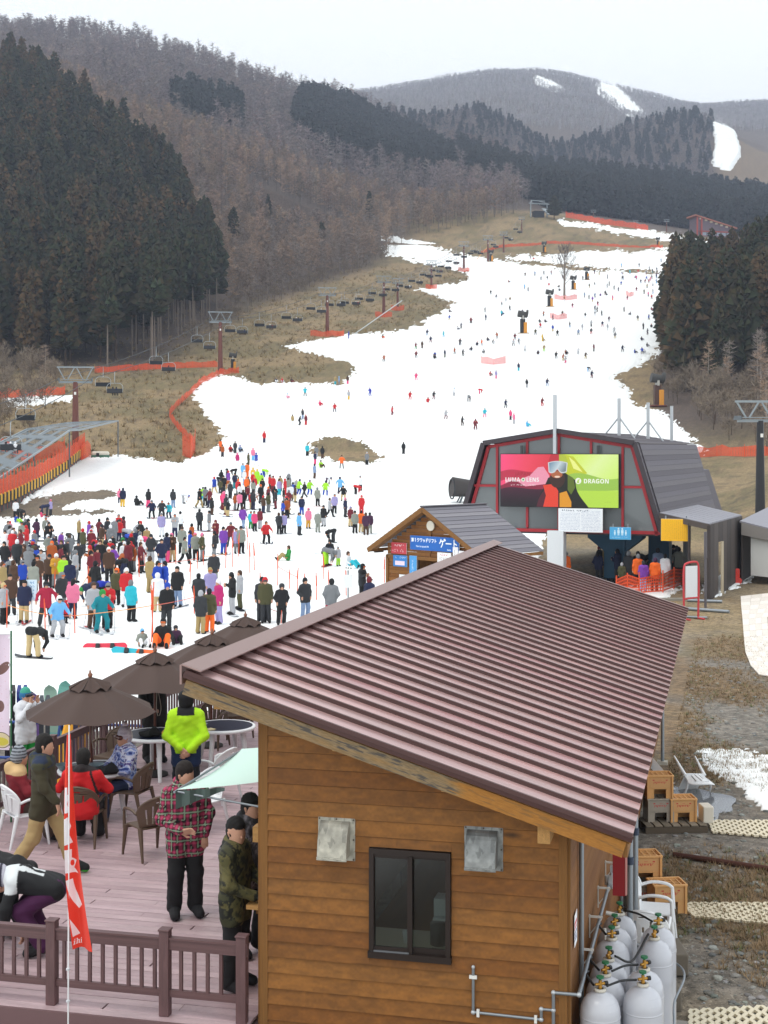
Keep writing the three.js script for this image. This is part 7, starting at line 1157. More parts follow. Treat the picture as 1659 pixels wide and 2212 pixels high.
board('yellow_sign', 'bright yellow notice board under the brown canopy', 1460, 1145, 68.6, 1.42, 1.06, (g, w, h) => { g.fillStyle = '#f6b911'; g.fillRect(0, 0, w, h); g.strokeStyle = '#c48f18'; g.lineWidth = 1.6; g.save(); g.translate(w, 0); g.rotate(Math.PI / 2); script(g, 14, 40, h - 28, 12, 21, 9, 51); g.strokeStyle = '#7d5410'; g.lineWidth = 3; script(g, 40, 10, h - 80, 1, 20, 14, 61); g.restore(); });
{ // canopy shed right of the hall
  const o = thing('canopy_shed', 'brown open shed with grey sheet roof beside the station', 'shed', [0, 0, 0]), Q = (px, py, D) => { const p = at(px, py, D); return [p.x, p.y, p.z]; }, dk = mat('#4b4340', 0.75), dk2 = mat('#3f3836', 0.8), rf = mat('#8c8b94', 0.5, { metalness: 0.25 });
  const A0 = Q(1425, 1107, 71), B0 = Q(1531, 1131, 66), C0 = Q(1602, 1112, 76), D0 = Q(1508, 1090, 81), n = 9, lp = (a, b, t) => lerp3(a, b, t);
  for (let i = 0; i < n; i++) { const a = lp(A0, D0, i / n), b = lp(A0, D0, (i + 0.94) / n), c = lp(B0, C0, (i + 0.94) / n), d = lp(B0, C0, i / n); part('roof_sheet', extrudeQuad(a, d, c, b, 0.06), rf, o); }
  part('fascia', beam(add3(A0, [0, -0.16, 0]), add3(B0, [0, -0.16, 0]), 0.08, 0.26), dk, o); const gB = groundY(B0[0], -B0[2]), gC = groundY(C0[0], -C0[2]);
  for (let i = 0; i < 8; i++) { const a = lp(B0, C0, i / 8), b = lp(B0, C0, (i + 0.97) / 8), g = mix(gB, gC, i / 8); part('wall_panel', extrudeQuad([a[0], a[1] - 0.06, a[2]], [b[0], b[1] - 0.06, b[2]], [b[0], i === 2 ? b[1] - 1.0 : g - 0.1, b[2]], [a[0], i === 2 ? a[1] - 1.0 : g - 0.1, a[2]], 0.04), i % 2 ? dk : dk2, o); }
  part('door_board', extrudeQuad(lp(B0, C0, 0.27).map((v, i) => i === 1 ? v - 1.0 : v + (i === 0 ? 0.1 : 0)), lp(B0, C0, 0.33).map((v, i) => i === 1 ? v - 1.0 : v + (i === 0 ? 0.1 : 0)), lp(B0, C0, 0.33).map((v, i) => i === 1 ? gB : v + (i === 0 ? 0.1 : 0)), lp(B0, C0, 0.27).map((v, i) => i === 1 ? gB : v + (i === 0 ? 0.1 : 0)), 0.05), mat('#b9ab92', 0.85), o);
  part('post', rod([B0[0], gB - 0.1, B0[2]], add3(B0, [0, -0.1, 0]), 0.09), dk2, o); const p2 = lp(A0, B0, 0.62); part('post', rod([p2[0], gB, p2[2]], add3(p2, [0, -0.2, 0]), 0.07), dk2, o); part('floor_curb', bx(2, 0.1, 0.4, B0[0] - 1.4, gB + 0.05, B0[2] - 0.2), mat('#8f8a80', 0.9), o);
  const R = thing('white_shed', 'white walled shed with grey roof at the right edge', 'shed', [0, 0, 0]), r0 = Q(1598, 1125, 74), r1 = Q(1900, 1200, 70), r2 = Q(1900, 1150, 84), r3 = Q(1660, 1095, 84), gy = -1.45;
  part('roof', extrudeQuad(r0, r1, r2, r3, 0.08), rf, R); part('wall', extrudeQuad(add3(r0, [0.6, -0.75, 0]), add3(r1, [0, -0.3, 0]), [r1[0], gy, r1[2]], [r0[0] + 0.6, gy + 0.3, r0[2]], 0.08), mat('#d4d6d4', 0.7), R); part('gable_board', extrudeQuad(add3(r0, [0.1, -0.08, 0]), add3(r1, [0, -0.06, 0]), add3(r1, [0, -0.4, 0]), add3(r0, [0.1, -0.72, 0]), 0.06), mat('#87827e', 0.8), R); part('wall', extrudeQuad(add3(r0, [0.1, -0.1, -0.1]), add3(r3, [0.1, -0.1, 0]), [r3[0], gy, r3[2]], [r0[0] + 0.1, gy, r0[2] - 0.1], 0.06), dk2, R);
}
function extrudeQuad(a, b, c, d, t) { // a slab whose face is the quad a b c d
  const n = norm3(cross3(add3(b, a, -1), add3(d, a, -1))), o = (p) => add3(p, n, -t); return quads([[a, b, c, d], [o(d), o(c), o(b), o(a)], [a, o(a), o(b), b], [b, o(b), o(c), c], [c, o(c), o(d), d], [d, o(d), o(a), a]]);
}
{ // red framed notice stand, scaffold pole and tubes on the ground
  const p = standAt(1497, 1318), o = thing('notice_stand', 'white notice panel in a red tube frame on the yard', 'sign', [X(1493, 59), groundY(X(1493, 59), 59), -59], 0.45), rd = mat('#c23a40', 0.5);
  part('frame', [tube([[-0.36, 0, 0], [-0.36, 2.15, 0], [-0.3, 2.28, 0], [0.3, 2.34, 0], [0.36, 2.2, 0], [0.36, 0, 0]], 0.045, 60, 7), rod([-0.36, 0.85, 0], [0.36, 0.9, 0], 0.04)], rd, o); part('panel', bx(0.6, 1.28, 0.03, 0, 1.56, 0.01), mat('#dcdfe3', 0.5), o); part('foot', [rod([-0.36, 0.04, -0.4], [-0.36, 0.04, 0.4], 0.04), rod([0.36, 0.04, -0.4], [0.36, 0.04, 0.4], 0.04)], rd, o);
  const q = standAt(1524, 1313); solo('scaffold_pole', [rod([0, 0, 0], [0, 3.3, 0], 0.06), rod([0, 2.2, 0.02], [0, 3.35, 0.02], 0.075)], mat('#5a565a', 0.5), 'dark upright scaffold pole before the brown shed', 'pole', null, [q[0], q[1], -q[2]]);
  [[1485, 1300, 1560, 1303], [1480, 1318, 1575, 1325], [1480, 1336, 1528, 1338]].forEach(([a, b, c, d], i) => { const s = standAt(a, b), e = standAt(c, d); solo('steel_tube', rod([s[0], s[1] + 0.07, -s[2]], [e[0], e[1] + 0.07, -e[2]], i === 2 ? 0.05 : 0.08), galv, ['grey steel tube on the ground behind the notice stand', 'grey steel tube on the ground under the notice stand', 'short thin steel tube nearest the hut roof'][i], 'tube', 'steel tubes on the yard'); });
  const w = standAt(1590, 1262); solo('wheelbarrow', [rbx(0.42, 0.62, 0.2, 0.08, 0, 0.5, 0, 0, 0.5), rod([-0.05, 0.3, 0], [-0.35, 1.7, -0.1], 0.025), rod([0.1, 0.3, -0.3], [-0.3, 1.7, -0.3], 0.025), cyl(0.18, 0.18, 0.07, 0.1, 0.18, 0.1, 14, Math.PI / 2)], mat('#d0392f', 0.5), 'red wheelbarrow tipped up against the brown shed', 'wheelbarrow', null, [w[0], w[1], -w[2]]);
  for (const [px, py, tip, l] of [[1596, 1245, -9, 'long grey plank leaning on the shed, left one'], [1618, 1240, -14, 'long grey plank leaning on the shed, right one']]) { const s = standAt(px, py); solo('leaning_plank', bx(0.2, 2.5, 0.06, 0, 1.22, 0, -0.12, 0, -tip * -0.012), mat('#8b7d70', 0.9), l, 'plank', 'planks leaning on the shed', [s[0], s[1], -s[2]]); }
}
// ---------------------------------------------------------------- chairlift: towers, ropes, chairs
const towerBrown = mat('#6b3d33', 0.7), steel = mat('#8e979c', 0.5, { metalness: 0.3 }), steelD = mat('#5f676c', 0.5, { metalness: 0.3 }), darkSteel = mat('#24262a', 0.6);
const netTex = noiseTexture(32, 32, (u, v) => { const a = (u * 4) % 1 < 0.36 || (v * 4) % 1 < 0.36 ? 1 : 0.25; return [a, a, a]; }, false);
const netMat = new THREE.MeshStandardMaterial({ color: '#e5532c', roughness: 0.8, alphaMap: netTex, transparent: true, side: THREE.DoubleSide }), netPink = new THREE.MeshStandardMaterial({ color: '#ee8a86', roughness: 0.8, alphaMap: netTex, transparent: true, side: THREE.DoubleSide }), stake = mat('#e4582c', 0.6);
function tower(px, py, top, label, dark, armW = 1) { // base and top rows in the photo give its place and height
  const [x, y, D] = standAt(px, py), H = (py - top) * D / FOCAL, s = clamp(H / 12.9, 0.6, 1.15), yA = H - 2.1 * s, o = thing('lift_tower', label, 'lift tower', [x, y - 0.2, -D], 0.12, 'chairlift towers'), wA = 2.3 * s * armW;
  part('post', [rod([0, 0, 0], [0, yA, 0], 0.55 * s, 0.36 * s, 10)], dark ? darkSteel : towerBrown, o); part('number_plate', bx(0.3 * s, 0.4 * s, 0.03, 0, yA - 1.6 * s, 0.5 * s), mat('#e6e6e2', 0.6), o);
  part('crossarm', [bx(wA * 2, 0.32 * s, 0.4 * s, 0, yA, 0), bx(wA * 1.7, 0.06, 0.9 * s, 0, yA + 0.35 * s, 0)], steel, o);
  part('gantry', [beam([-wA * 1.12, H, 0], [wA * 1.12, H, 0], 0.16, 0.18), beam([-wA * 0.62, yA + 0.2, 0], [-wA * 1.05, H, 0], 0.13, 0.13), beam([wA * 0.62, yA + 0.2, 0], [wA * 1.05, H, 0], 0.13, 0.13), beam([-wA * 0.5, yA + 0.2, 0], [-wA * 0.05, H, 0], 0.12, 0.12), beam([wA * 0.5, yA + 0.2, 0], [wA * 0.05, H, 0], 0.12, 0.12)], steel, o);
  for (const d of [-1, 1]) part('sheave_train', [bx(0.12, 0.25 * s, 2.2 * s, d * wA, yA + 0.2 * s, 0), ...[-0.8, -0.3, 0.3, 0.8].map((z) => cyl(0.2 * s, 0.2 * s, 0.1, d * wA, yA + 0.35 * s, z * s, 10, 0, 0, Math.PI / 2))], steelD, o);
  part('ladder', [rod([0.5 * s, 0.5, 0.1], [0.3 * s, yA, 0.1], 0.03, 0.03, 4)], steel, o); part('footing', bx(1.6 * s, 0.6, 1.6 * s, 0, 0.1, 0), mat('#8d877c', 0.95), o);
  return { x, y, D, l: V(x - wA, y - 0.2 + yA + 0.55 * s, -D), r: V(x + wA, y - 0.2 + yA + 0.55 * s, -D) };
}
const T = [[163, 988, 790, 'brown lift tower nearest, above the padded fence'], [476, 806, 672, 'second brown lift tower at the snow corner'], [707, 722, 620, 'third brown lift tower inside orange netting'], [829, 680, 595, 'fourth brown lift tower, left of a close pair'], [932, 620, 562, 'lift tower on the narrow grass strip'], [1002, 581, 521, 'lift tower beside the upper snow strip'], [1088, 546, 500, 'lift tower below the grassy knoll'], [1127, 503, 468, 'small lift tower just below the top station']].map((q) => tower(...q));
const T2 = [[859, 665, 600, 'brown lift tower, right of a close pair'], [1054, 566, 508, 'lift tower beside the orange leaning pole']].map((q) => tower(...q));
tower(1642, 1118, 862, 'black lift tower at the right edge near the shed', true, 1.1);
for (const q of [[1282, 470, 453, 'left of the three small towers before the fir belt'], [1373, 493, 475, 'middle of the three small towers before the fir belt'], [1440, 502, 473, 'right of the three small towers before the fir belt']]) tower(...q);
const ropeM = mat('#3c4043', 0.6), chairM = mat('#23262b', 0.7), hangM = mat('#a9b0b4', 0.4, { metalness: 0.4 });
const liftRopes = thing('lift_rope', 'pair of steel lift ropes running up along the towers', 'rope', [0, 0, 0]);
const chairProto = { seat: merge([bx(2.2, 0.1, 0.5, 0, 0, 0), bx(2.2, 0.55, 0.07, 0, 0.32, -0.26, 0.15)]), bail: merge([tube([[-1.1, 0.1, 0], [-1.15, 0.9, 0], [-0.8, 1.35, 0], [0, 1.4, 0], [0.8, 1.35, 0], [1.15, 0.9, 0], [1.1, 0.1, 0]], 0.04, 30, 5)]), arm: tube([[0, 1.4, 0], [0, 1.55, -0.3], [0, 2.6, -0.3], [0, 3.1, 0]], 0.05, 14, 5) };
let chairN = 0;
function liftChair(p, riders) { const side = ['over the grass', 'along the lift line']; const o = thing('lift_chair', `${riders ? 'occupied' : 'empty'} dark four seat lift chair hanging from the rope`, 'lift chair', [p.x, p.y - 3.1, p.z], riders ? Math.PI + 0.12 : 0.12, riders ? 'occupied lift chairs' : 'empty lift chairs'); part('seat', chairProto.seat, chairM, o); part('bail', chairProto.bail, hangM, o); part('hanger', chairProto.arm, hangM, o); for (let k = 0; k < riders; k++) farPerson([p.x + (k - (riders - 1) / 2) * 0.5, p.y - 3.1 - 0.45, p.z + 0.05], Math.PI, 'chair', pick(['black', 'charcoal', 'navy', 'white', 'maroon']), pick(['black', 'charcoal', 'brown']), pick(['white', 'black', 'grey'])); chairN++; }
function ropeSpan(a, b, sag, n, occupied) { const m = a.clone().lerp(b, 0.5); m.y -= sag; const c = new THREE.QuadraticBezierCurve3(a, m, b); part('rope', new THREE.TubeGeometry(c, 14, 0.05, 5), ropeM, liftRopes); for (let k = 0; k < n; k++) liftChair(c.getPoint((k + (occupied ? 0.35 : 0.65)) / n), occupied ? 1 + Math.floor(rnd() * 3) : 0); }
const ends = { l: V(X(-150, 130), Y(905, 130), -130), r: V(X(-120, 130), Y(960, 130), -130) };
for (const side of ['l', 'r']) { ropeSpan(ends[side], T[0][side], 1.5, 1, side === 'r'); for (let i = 0; i + 1 < T.length; i++) ropeSpan(T[i][side], T[i + 1][side], 2.2, i === 0 ? 3 : i < 5 ? 4 : 2, side === 'r'); ropeSpan(T2[0][side], T2[1][side], 1.6, 2, false); }
{ // top station and the lodge beyond
  const [x, y, D] = standAt(1166, 470), o = thing('top_station', 'small grey top station of the chairlift on the knoll', 'lift station', [x, y, -D], 0.3); part('frame', [beam([-5, 0, 0], [-5, 7, 0], 0.5, 0.5), beam([4, 0, 0], [4, 7, 0], 0.5, 0.5), beam([-6, 7, 0], [6, 7, 0], 0.5, 0.5), beam([-5, 7, 0], [-2, 9.5, -6], 0.4, 0.4), beam([5, 7, 0], [2, 9.5, -6], 0.4, 0.4), beam([-3, 9, -3], [4, 9, -3], 0.4, 0.4)], steel, o); part('cabin', [bx(5, 3, 4, 0, 1.6, -2), bx(5.6, 0.3, 4.6, 0, 3.2, -2)], darkSteel, o); part('ramp', bx(2, 0.4, 9, 4.6, 3.5, -2, 0.5), steel, o);
  const q = standAt(1545, 512), h = thing('mountain_lodge', 'slope roofed lodge with red frame at the upper right', 'building', [q[0], q[1] - 0.5, -q[2]], 0.25), w = 11; const wallM = mat('#6d5d66', 0.8), redM = mat('#a8402f', 0.6); part('wall', extrude([[-w, 0], [w, 0], [w, 5.5], [-w, 11]], 9).translate(0, 0, -9), wallM, h); part('roof', [bx(26, 0.7, 11, 0.3, 8.8, -4.5, 0, 0, -0.25)], mat('#a4614a', 0.7), h); for (let k = 0; k < 7; k++) part('eave_block', bx(1.4, 0.9, 0.5, -w + 2.2 + k * 3.1, 10.2 - k * 0.8, 0.3), mat('#cbb99e', 0.8), h); for (const u of [-w, -w + 2.6]) part('red_post', bx(0.7, 11, 0.7, u, 5.4, 0.5), redM, h); part('red_beam', bx(20, 0.5, 0.4, 0, 3.4, 0.4), redM, h); for (let k = 0; k < 6; k++) { const wn = part('window', bx(2.2, 1.8, 0.2, -6.5 + k * 2.9, 2, 0.1), mat('#9aa7b6', 0.3), h); part('window_frame', [bx(2.5, 0.15, 0.25, -6.5 + k * 2.9, 3, 0.12), bx(2.5, 0.15, 0.25, -6.5 + k * 2.9, 1.05, 0.12)], redM, wn); }
}
// ---------------------------------------------------------------- netting, stakes and ropes
function netFence(name, label, pts, h, m = netMat, gap = 4, group, cat = 'net fence') { // a net along photo points on the ground
  const P = pts.map(([a, b]) => { const [x, y, D] = standAt(a, b); return V(x, Math.max(groundY(x, D), y), -D); }), o = thing(name, label, cat, [P[0].x, P[0].y, P[0].z], 0, group), c = new THREE.CatmullRomCurve3(P.map((p) => p.clone().sub(P[0])), false, 'catmullrom', 0.1), n = Math.max(3, Math.round(c.getLength() / 1.6)), q = [], uv = [];
  const f = (k, t) => { const p = c.getPoint(k / n), D = -(p.z + P[0].z), g = groundY(p.x + P[0].x, D) - P[0].y + Math.max(0, snowDepth(p.x + P[0].x, D, groundY(p.x + P[0].x, D))); return [p.x, g + 0.05 + t * h * (0.92 + 0.14 * Math.sin(k * 2.1)), p.z]; };
  for (let k = 0; k < n; k++) { q.push([f(k, 0), f(k + 1, 0), f(k + 1, 1), f(k, 1)]); }
  const g = quads(q), a = g.attributes.uv, len = c.getLength() / n; for (let i = 0; i < a.count; i++) a.setXY(i, a.getX(i) * len * 1.5, a.getY(i) * h * 1.5); part('net', g, m, o); const st = Math.max(1, Math.round(gap / 1.6)); for (let k = 0; k <= n; k += st) { const p = f(k, 0); part('stake', rod([p[0], p[1] - 0.2, p[2]], [p[0] + rr(-0.05, 0.05), p[1] + h * 1.12, p[2]], 0.035, 0.035, 5), stake, o); }
}
netFence('net_fence', 'orange net fence along the foot of the cedar wood', [[205, 806], [300, 800], [400, 795], [470, 793]], 1.3); netFence('net_fence', 'orange net fence winding down the snow edge below the second tower', [[516, 806], [470, 812], [432, 832], [395, 868], [366, 900], [388, 932], [414, 958], [418, 984]], 1.2);
netFence('net_fence', 'long orange net fence across the upper grass knoll', [[1040, 548], [1080, 535], [1180, 529], [1330, 533], [1432, 537]], 1.3, netMat, 8); netFence('net_fence', 'dark orange fence above the far snow strip', [[1222, 470], [1300, 484], [1400, 498]], 3, netMat, 8); netFence('net_fence', 'orange net fence behind the grey lattice ramp', [[-60, 985], [10, 975], [60, 1000], [140, 975]], 1.8); netFence('net_fence', 'orange net fence at the far left edge below the brush', [[-40, 868], [40, 860], [140, 852]], 1.6);
[[707, 724, 36, 'third'], [829, 682, 18, 'fourth'], [859, 668, 14, 'paired'], [932, 622, 12, 'grass strip'], [1002, 584, 12, 'upper']].forEach(([a, b, w, t]) => netFence('tower_net', `orange net around the foot of the ${t} lift tower`, [[a - w, b + 2], [a, b + 4], [a + w, b + 2]], 1.5, netMat, 5, 'nets at tower feet'));
netFence('net_fence', 'bright orange net at the foot of the nearest lift tower', [[162, 995], [176, 998], [196, 990]], 2.2); netFence('net_fence', 'orange net around the hydrant by the lower snow corner', [[395, 985], [412, 990], [421, 978]], 3);
netFence('net_fence', 'orange net lying along the lift queue beside the notice stand', [[1330, 1292], [1372, 1288], [1440, 1282], [1480, 1262]], 0.9, netMat, 2);
netFence('net_fence', 'orange net fence on the far side of the right yard', [[1500, 990], [1560, 985], [1660, 985]], 1.5);
for (const [a, b, w, l] of [[1066, 788, 26, 'around two small markers on the middle slope'], [1207, 690, 18, 'below the second snow gun'], [1222, 648, 24, 'around the lone tree'], [1361, 640, 8, 'high on the right of the slope']]) netFence('pink_net', 'short pale pink net fence ' + l, [[a - w, b], [a, b + 3], [a + w, b]], 1.5, netPink, 6, 'pink nets on the slope');
{ // padded fence by the lower left snow edge
  const pts = [[-60, 1128], [0, 1106], [60, 1076], [110, 1046], [160, 1008], [184, 988]], P = pts.map(([a, b]) => { const [x, y, D] = standAt(a, b); return V(x, groundY(x, D), -D); }), c = new THREE.CatmullRomCurve3(P), L = c.getLength(), n = Math.round(L / 0.95), o = thing('padded_fence', 'orange net fence hung with yellow and black pads at left', 'fence', [0, 0, 0]);
  const pads = [mat('#e0b23c', 0.7), mat('#d8a835', 0.7), mat('#2b2b2c', 0.8)], q = [];
  for (let k = 0; k < n; k++) { const p = c.getPoint(k / n), r = c.getPoint((k + 1) / n), d = r.clone().sub(p), g0 = groundY(p.x, -p.z), m = p.clone().lerp(r, 0.5), yaw = Math.atan2(-d.z, d.x); q.push([[p.x, g0 + 1.55, p.z], [r.x, groundY(r.x, -r.z) + 1.55, r.z], [r.x, groundY(r.x, -r.z) + 3.0 + 0.1 * Math.sin(k), r.z], [p.x, g0 + 3.0 + 0.1 * Math.sin(k - 1), p.z]]); const pd = part('pad', rbx(0.66, k % 2 ? 1.0 : 1.05, 0.24, 0.06), k % 2 ? pads[2] : pads[(k >> 1) % 2], o); pd.position.set(m.x, g0 + 1.1 + (k % 2 ? 0 : 0.05), m.z); pd.rotation.y = yaw; pd.rotation.z = rr(-0.05, 0.05); const sk = part('skirt', bx(0.95, 0.75, 0.06), mat(k % 3 ? '#4a4745' : '#5d5c5c', 0.9), o); sk.position.set(m.x, g0 + 0.36, m.z); sk.rotation.y = yaw; sk.rotation.x = 0.1; if (k % 2 === 0) part('stake', rod([p.x, g0, p.z], [p.x, g0 + 3.5, p.z], 0.05, 0.05, 5), stake, o); }
  const g = quads(q), a = g.attributes.uv; for (let i = 0; i < a.count; i++) a.setXY(i, a.getX(i) * 2, a.getY(i) * 3); part('net', g, netMat, o);
}
{ // grey lattice safety ramp under the lift rope
  const o = thing('safety_ramp', 'grey lattice safety net ramp under the lift ropes at left', 'ramp', [0, 0, 0]), Q = (px, py, D) => { const p = at(px, py, D); return [p.x, p.y, p.z]; }, a = Q(59, 927, 172), b = Q(150, 930, 168), c = Q(-20, 1046, 138), d = Q(-110, 1010, 142), e = Q(149, 913, 190), f = Q(255, 909, 196), h = Q(172, 929, 172);
  const lat = new THREE.MeshStandardMaterial({ color: '#6d767c', roughness: 0.7, alphaMap: netTex, transparent: true, side: THREE.DoubleSide }); part('lattice', quads([[d, c, b, a]]), lat, o); part('lattice', quads([[a, b, h, f], [a, f, e, a]]), lat, o);
  for (let k = 0; k <= 9; k++) part('slat', beam(lerp3(d, a, k / 9), lerp3(c, b, k / 9), 0.14, 0.14), steel, o); for (const [p, q] of [[d, a], [c, b], [lerp3(d, c, 0.5), lerp3(a, b, 0.5)], [a, e], [e, f], [f, h], [h, b]]) part('rail', beam(p, q, 0.18, 0.18), steel, o);
  for (const p of [a, b, c, lerp3(b, c, 0.5), lerp3(a, d, 0.5), f]) part('leg', rod([p[0], groundY(p[0], -p[2]) - 0.2, p[2]], p, 0.09, 0.09, 6), steelD, o);
}
{ const [x, y, D] = standAt(217, 991), o = thing('snow_sled', 'white and green covered snow sled at the foot of the grass bank', 'sled', [x, y, -D], 0.15); part('hull', rbx(2.5, 0.5, 1.1, 0.22, 0, 0.3, 0), mat('#3c6b57', 0.6), o); part('cover', rbx(2.4, 0.6, 1.0, 0.28, 0, 0.72, 0), mat('#d8d6c8', 0.7), o); part('opening', bx(0.4, 0.5, 0.06, -0.35, 0.55, 0.55), darkSteel, o); }
function snowGun(px, py, top, label, brown) { const [x, y, D] = standAt(px, py), H = (py - top) * D / FOCAL, o = thing('snow_gun', label, 'snow gun', [x, y, -D], 0.1, 'snow guns on the slope'); part('tower', [bx(H * 0.2, H * 0.66, H * 0.18, 0, H * 0.33, 0)], brown ? mat('#4d342a', 0.7) : darkSteel, o); part('pad', rbx(H * 0.14, H * 0.5, H * 0.24, 0.1, H * 0.1, H * 0.26, H * 0.04), mat('#d9922e', 0.7), o); part('fan_barrel', [cyl(H * 0.15, H * 0.12, H * 0.4, 0, H * 0.86, 0, 14, 0, 0, Math.PI / 2 - 0.15), cyl(H * 0.17, H * 0.17, H * 0.06, H * 0.19, H * 0.89, 0, 14, 0, 0, Math.PI / 2 - 0.15)], mat('#3a3936', 0.6), o); part('yoke', [bx(H * 0.06, H * 0.16, H * 0.3, 0, H * 0.72, 0)], mat('#a9a7a0', 0.6), o); part('base', rbx(H * 0.5, 0.3, H * 0.4, 0.1, 0, 0.1, 0), brown ? towerBrown : mat('#8d6d3d', 0.9), o); }
[[1129, 722, 672, 'snow gun nearest, left of the lone tree'], [1187, 664, 626, 'second snow gun up, below the lone tree'], [1238, 627, 596, 'third snow gun, just right of the lone tree'], [1267, 606, 577, 'fourth snow gun, above the lone tree'], [1175, 546, 522, 'small snow gun on the brown edge left of the knoll'], [1421, 532, 513, 'small snow gun on the brown edge at upper right'], [1060, 566, 540, 'small snow gun beside the paired towers'], [503, 802, 762, 'snow gun beside the second lift tower']].forEach((q) => snowGun(...q)); snowGun(1420, 878, 808, 'brown snow gun tower before the right brush', true);
{ const [x, y, D] = standAt(1000, 1092), o = thing('snow_cannon', 'big black fan snow cannon left of the lift station', 'snow cannon', [x, y, -D], 0.25); part('barrel', [cyl(0.95, 0.8, 2.2, 0, 1.7, 0, 22, 0, 0, Math.PI / 2 - 0.1)], mat('#35302f', 0.6), o); part('rim', new THREE.TorusGeometry(0.95, 0.07, 8, 24).rotateY(Math.PI / 2).translate(-1.1, 1.6, 0), darkSteel, o); part('frame', [beam([-0.6, 0, 0.5], [0, 1.2, 0.3], 0.14, 0.14), beam([0.6, 0, 0.5], [0, 1.2, 0.3], 0.14, 0.14), beam([-0.6, 0, -0.5], [0, 1.2, -0.3], 0.14, 0.14), bx(1.8, 0.2, 1.2, 0, 0.12, 0)], steelD, o); part('motor', rbx(0.7, 0.9, 0.8, 0.1, 1.3, 1.3, 0), mat('#b7322e', 0.5), o); }
{ const [x, y, D] = standAt(765, 722); const q = standAt(1028, 562); for (const [a, b, dx, dy, l] of [[x, y, 12, 9, 'long pale pole leaning beside the third tower'], [q[0], q[1], 5, 6, 'long orange pole leaning beside the paired towers']]) solo('leaning_pole', rod([0, 0, 0], [dx, dy, -6], 0.12), mat(l.includes('orange') ? '#dba45c' : '#b9bec0', 0.6), l, 'pole', 'leaning poles', [a, b, -(a === x ? D : q[2])]); }
// queue stakes with ropes between
const SK = [[99, 1383, 100], [162, 1372, 76], [15, 1360, 95], [144, 1350, 60], [327, 1392, 150], [331, 1380, 130], [420, 1330, 72], [468, 1258, 62], [502, 1228, 90], [410, 1265, 60], [301, 1250, 50], [313, 1225, 45], [439, 1225, 40], [426, 1232, 45], [487, 1230, 60], [550, 1235, 70], [563, 1300, 70], [600, 1268, 80], [625, 1275, 50], [642, 1280, 60], [660, 1298, 66], [684, 1300, 70], [710, 1285, 60], [583, 1345, 55], [607, 1350, 50], [700, 1255, 66], [748, 1290, 70], [104, 1262, 50], [190, 1275, 58], [118, 1275, 50], [228, 1180, 30], [352, 1235, 60], [380, 1222, 50], [830, 1262, 66], [515, 1205, 60], [535, 1190, 60], [540, 1240, 76]];
const stakeTops = SK.map(([px, py, hp], i) => { const [x, y, D] = standAt(px, py), h = hp * D / FOCAL * 0.9; solo('queue_stake', [rod([0, -0.1, 0], [(i % 5 - 2) * 0.02 * h, h, 0], 0.022, 0.018, 5), rod([0, h * 0.55, 0], [(i % 5 - 2) * 0.016 * h, h * 0.9, 0], 0.03, 0.028, 5)], stake, 'thin orange queue stake standing in the snow', 'stake', 'orange queue stakes', [x, y, -D]); return V(x, y + h * 0.62, -D); });
[[0, 1], [1, 4], [4, 6], [6, 7], [23, 24], [2, 0], [10, 13], [12, 14], [17, 19], [28, 3]].forEach(([a, b], i) => { const A = stakeTops[a], B = stakeTops[b], m = A.clone().lerp(B, 0.5); m.y -= 0.06; solo('queue_rope', new THREE.TubeGeometry(new THREE.QuadraticBezierCurve3(A, m, B), 8, 0.014, 4), mat(i % 2 ? '#e89a5a' : '#dd6a58', 0.7), 'thin orange rope strung between the queue stakes', 'rope', 'queue ropes'); });
{ const [x, y, D] = standAt(752, 1330), o = thing('queue_sign', 'narrow white sign on a post behind the roof edge', 'sign', [x, y, -D]); part('post', rod([0, 0, 0], [0, 1.9, 0], 0.03), galv, o); signPart('panel', 0.5, 0.16, 0.03, canvasTexture(128, 44, (g, w, h) => { g.fillStyle = '#f0f1ee'; g.fillRect(0, 0, w, h); g.strokeStyle = '#2b2e33'; g.lineWidth = 4; script(g, 8, 8, 112, 1, 20, 26, 5); }), o, [0, 2.0, 0.03]); signPart('panel', 0.36, 0.55, 0.03, canvasTexture(64, 98, (g, w, h) => { g.fillStyle = '#e9ebec'; g.fillRect(0, 0, w, h); }), o, [0, 1.45, 0.03]);
  const p = standAt(70, 1350), s = thing('held_sign', 'small blue and white sign on a white pole in the queue', 'sign', [p[0], p[1], -p[2]]); part('pole', rod([0, 0, 0], [-0.03, 1.1, 0], 0.03), mat('#e8eaec', 0.5), s); signPart('panel', 0.42, 0.8, 0.03, canvasTexture(64, 120, (g, w, h) => { g.fillStyle = '#cfe2f0'; g.fillRect(0, 0, w, h); g.strokeStyle = '#4d86b8'; g.lineWidth = 3; script(g, 6, 10, 52, 5, 22, 16, 9); }), s, [-0.03, 1.4, 0.02]); }
// boards lying about, racks by the deck
function looseBoard(px, py, turn, c, label, lift = 0.02, group) { const [x, y, D] = standAt(px, py), o = thing('snowboard', label, 'snowboard', [x, y + lift + Math.max(0, snowDepth(x, D, groundY(x, D))), -D], turn, group); part('deck', boardGeoS, mat(c, 0.35), o); part('binding', [rbx(0.14, 0.16, 0.2, 0.03, -0.25, 0.1, 0)], darkSteel, o); part('binding', [rbx(0.14, 0.16, 0.2, 0.03, 0.25, 0.1, 0)], darkSteel, o); return o; }
looseBoard(228, 1404, 0.02, '#d9304a', 'long red snowboard tipped on edge before the queue').rotation.x = 1.15; { const o = looseBoard(290, 1416, -0.1, '#1fb0c4', 'cyan and orange snowboard tipped on edge before the queue'); o.rotation.x = 1.1; part('nose', boardGeoS.clone().scale(0.45, 1.1, 0.98).translate(0.42, 0.002, 0), mat('#f06a2c', 0.4), o); }
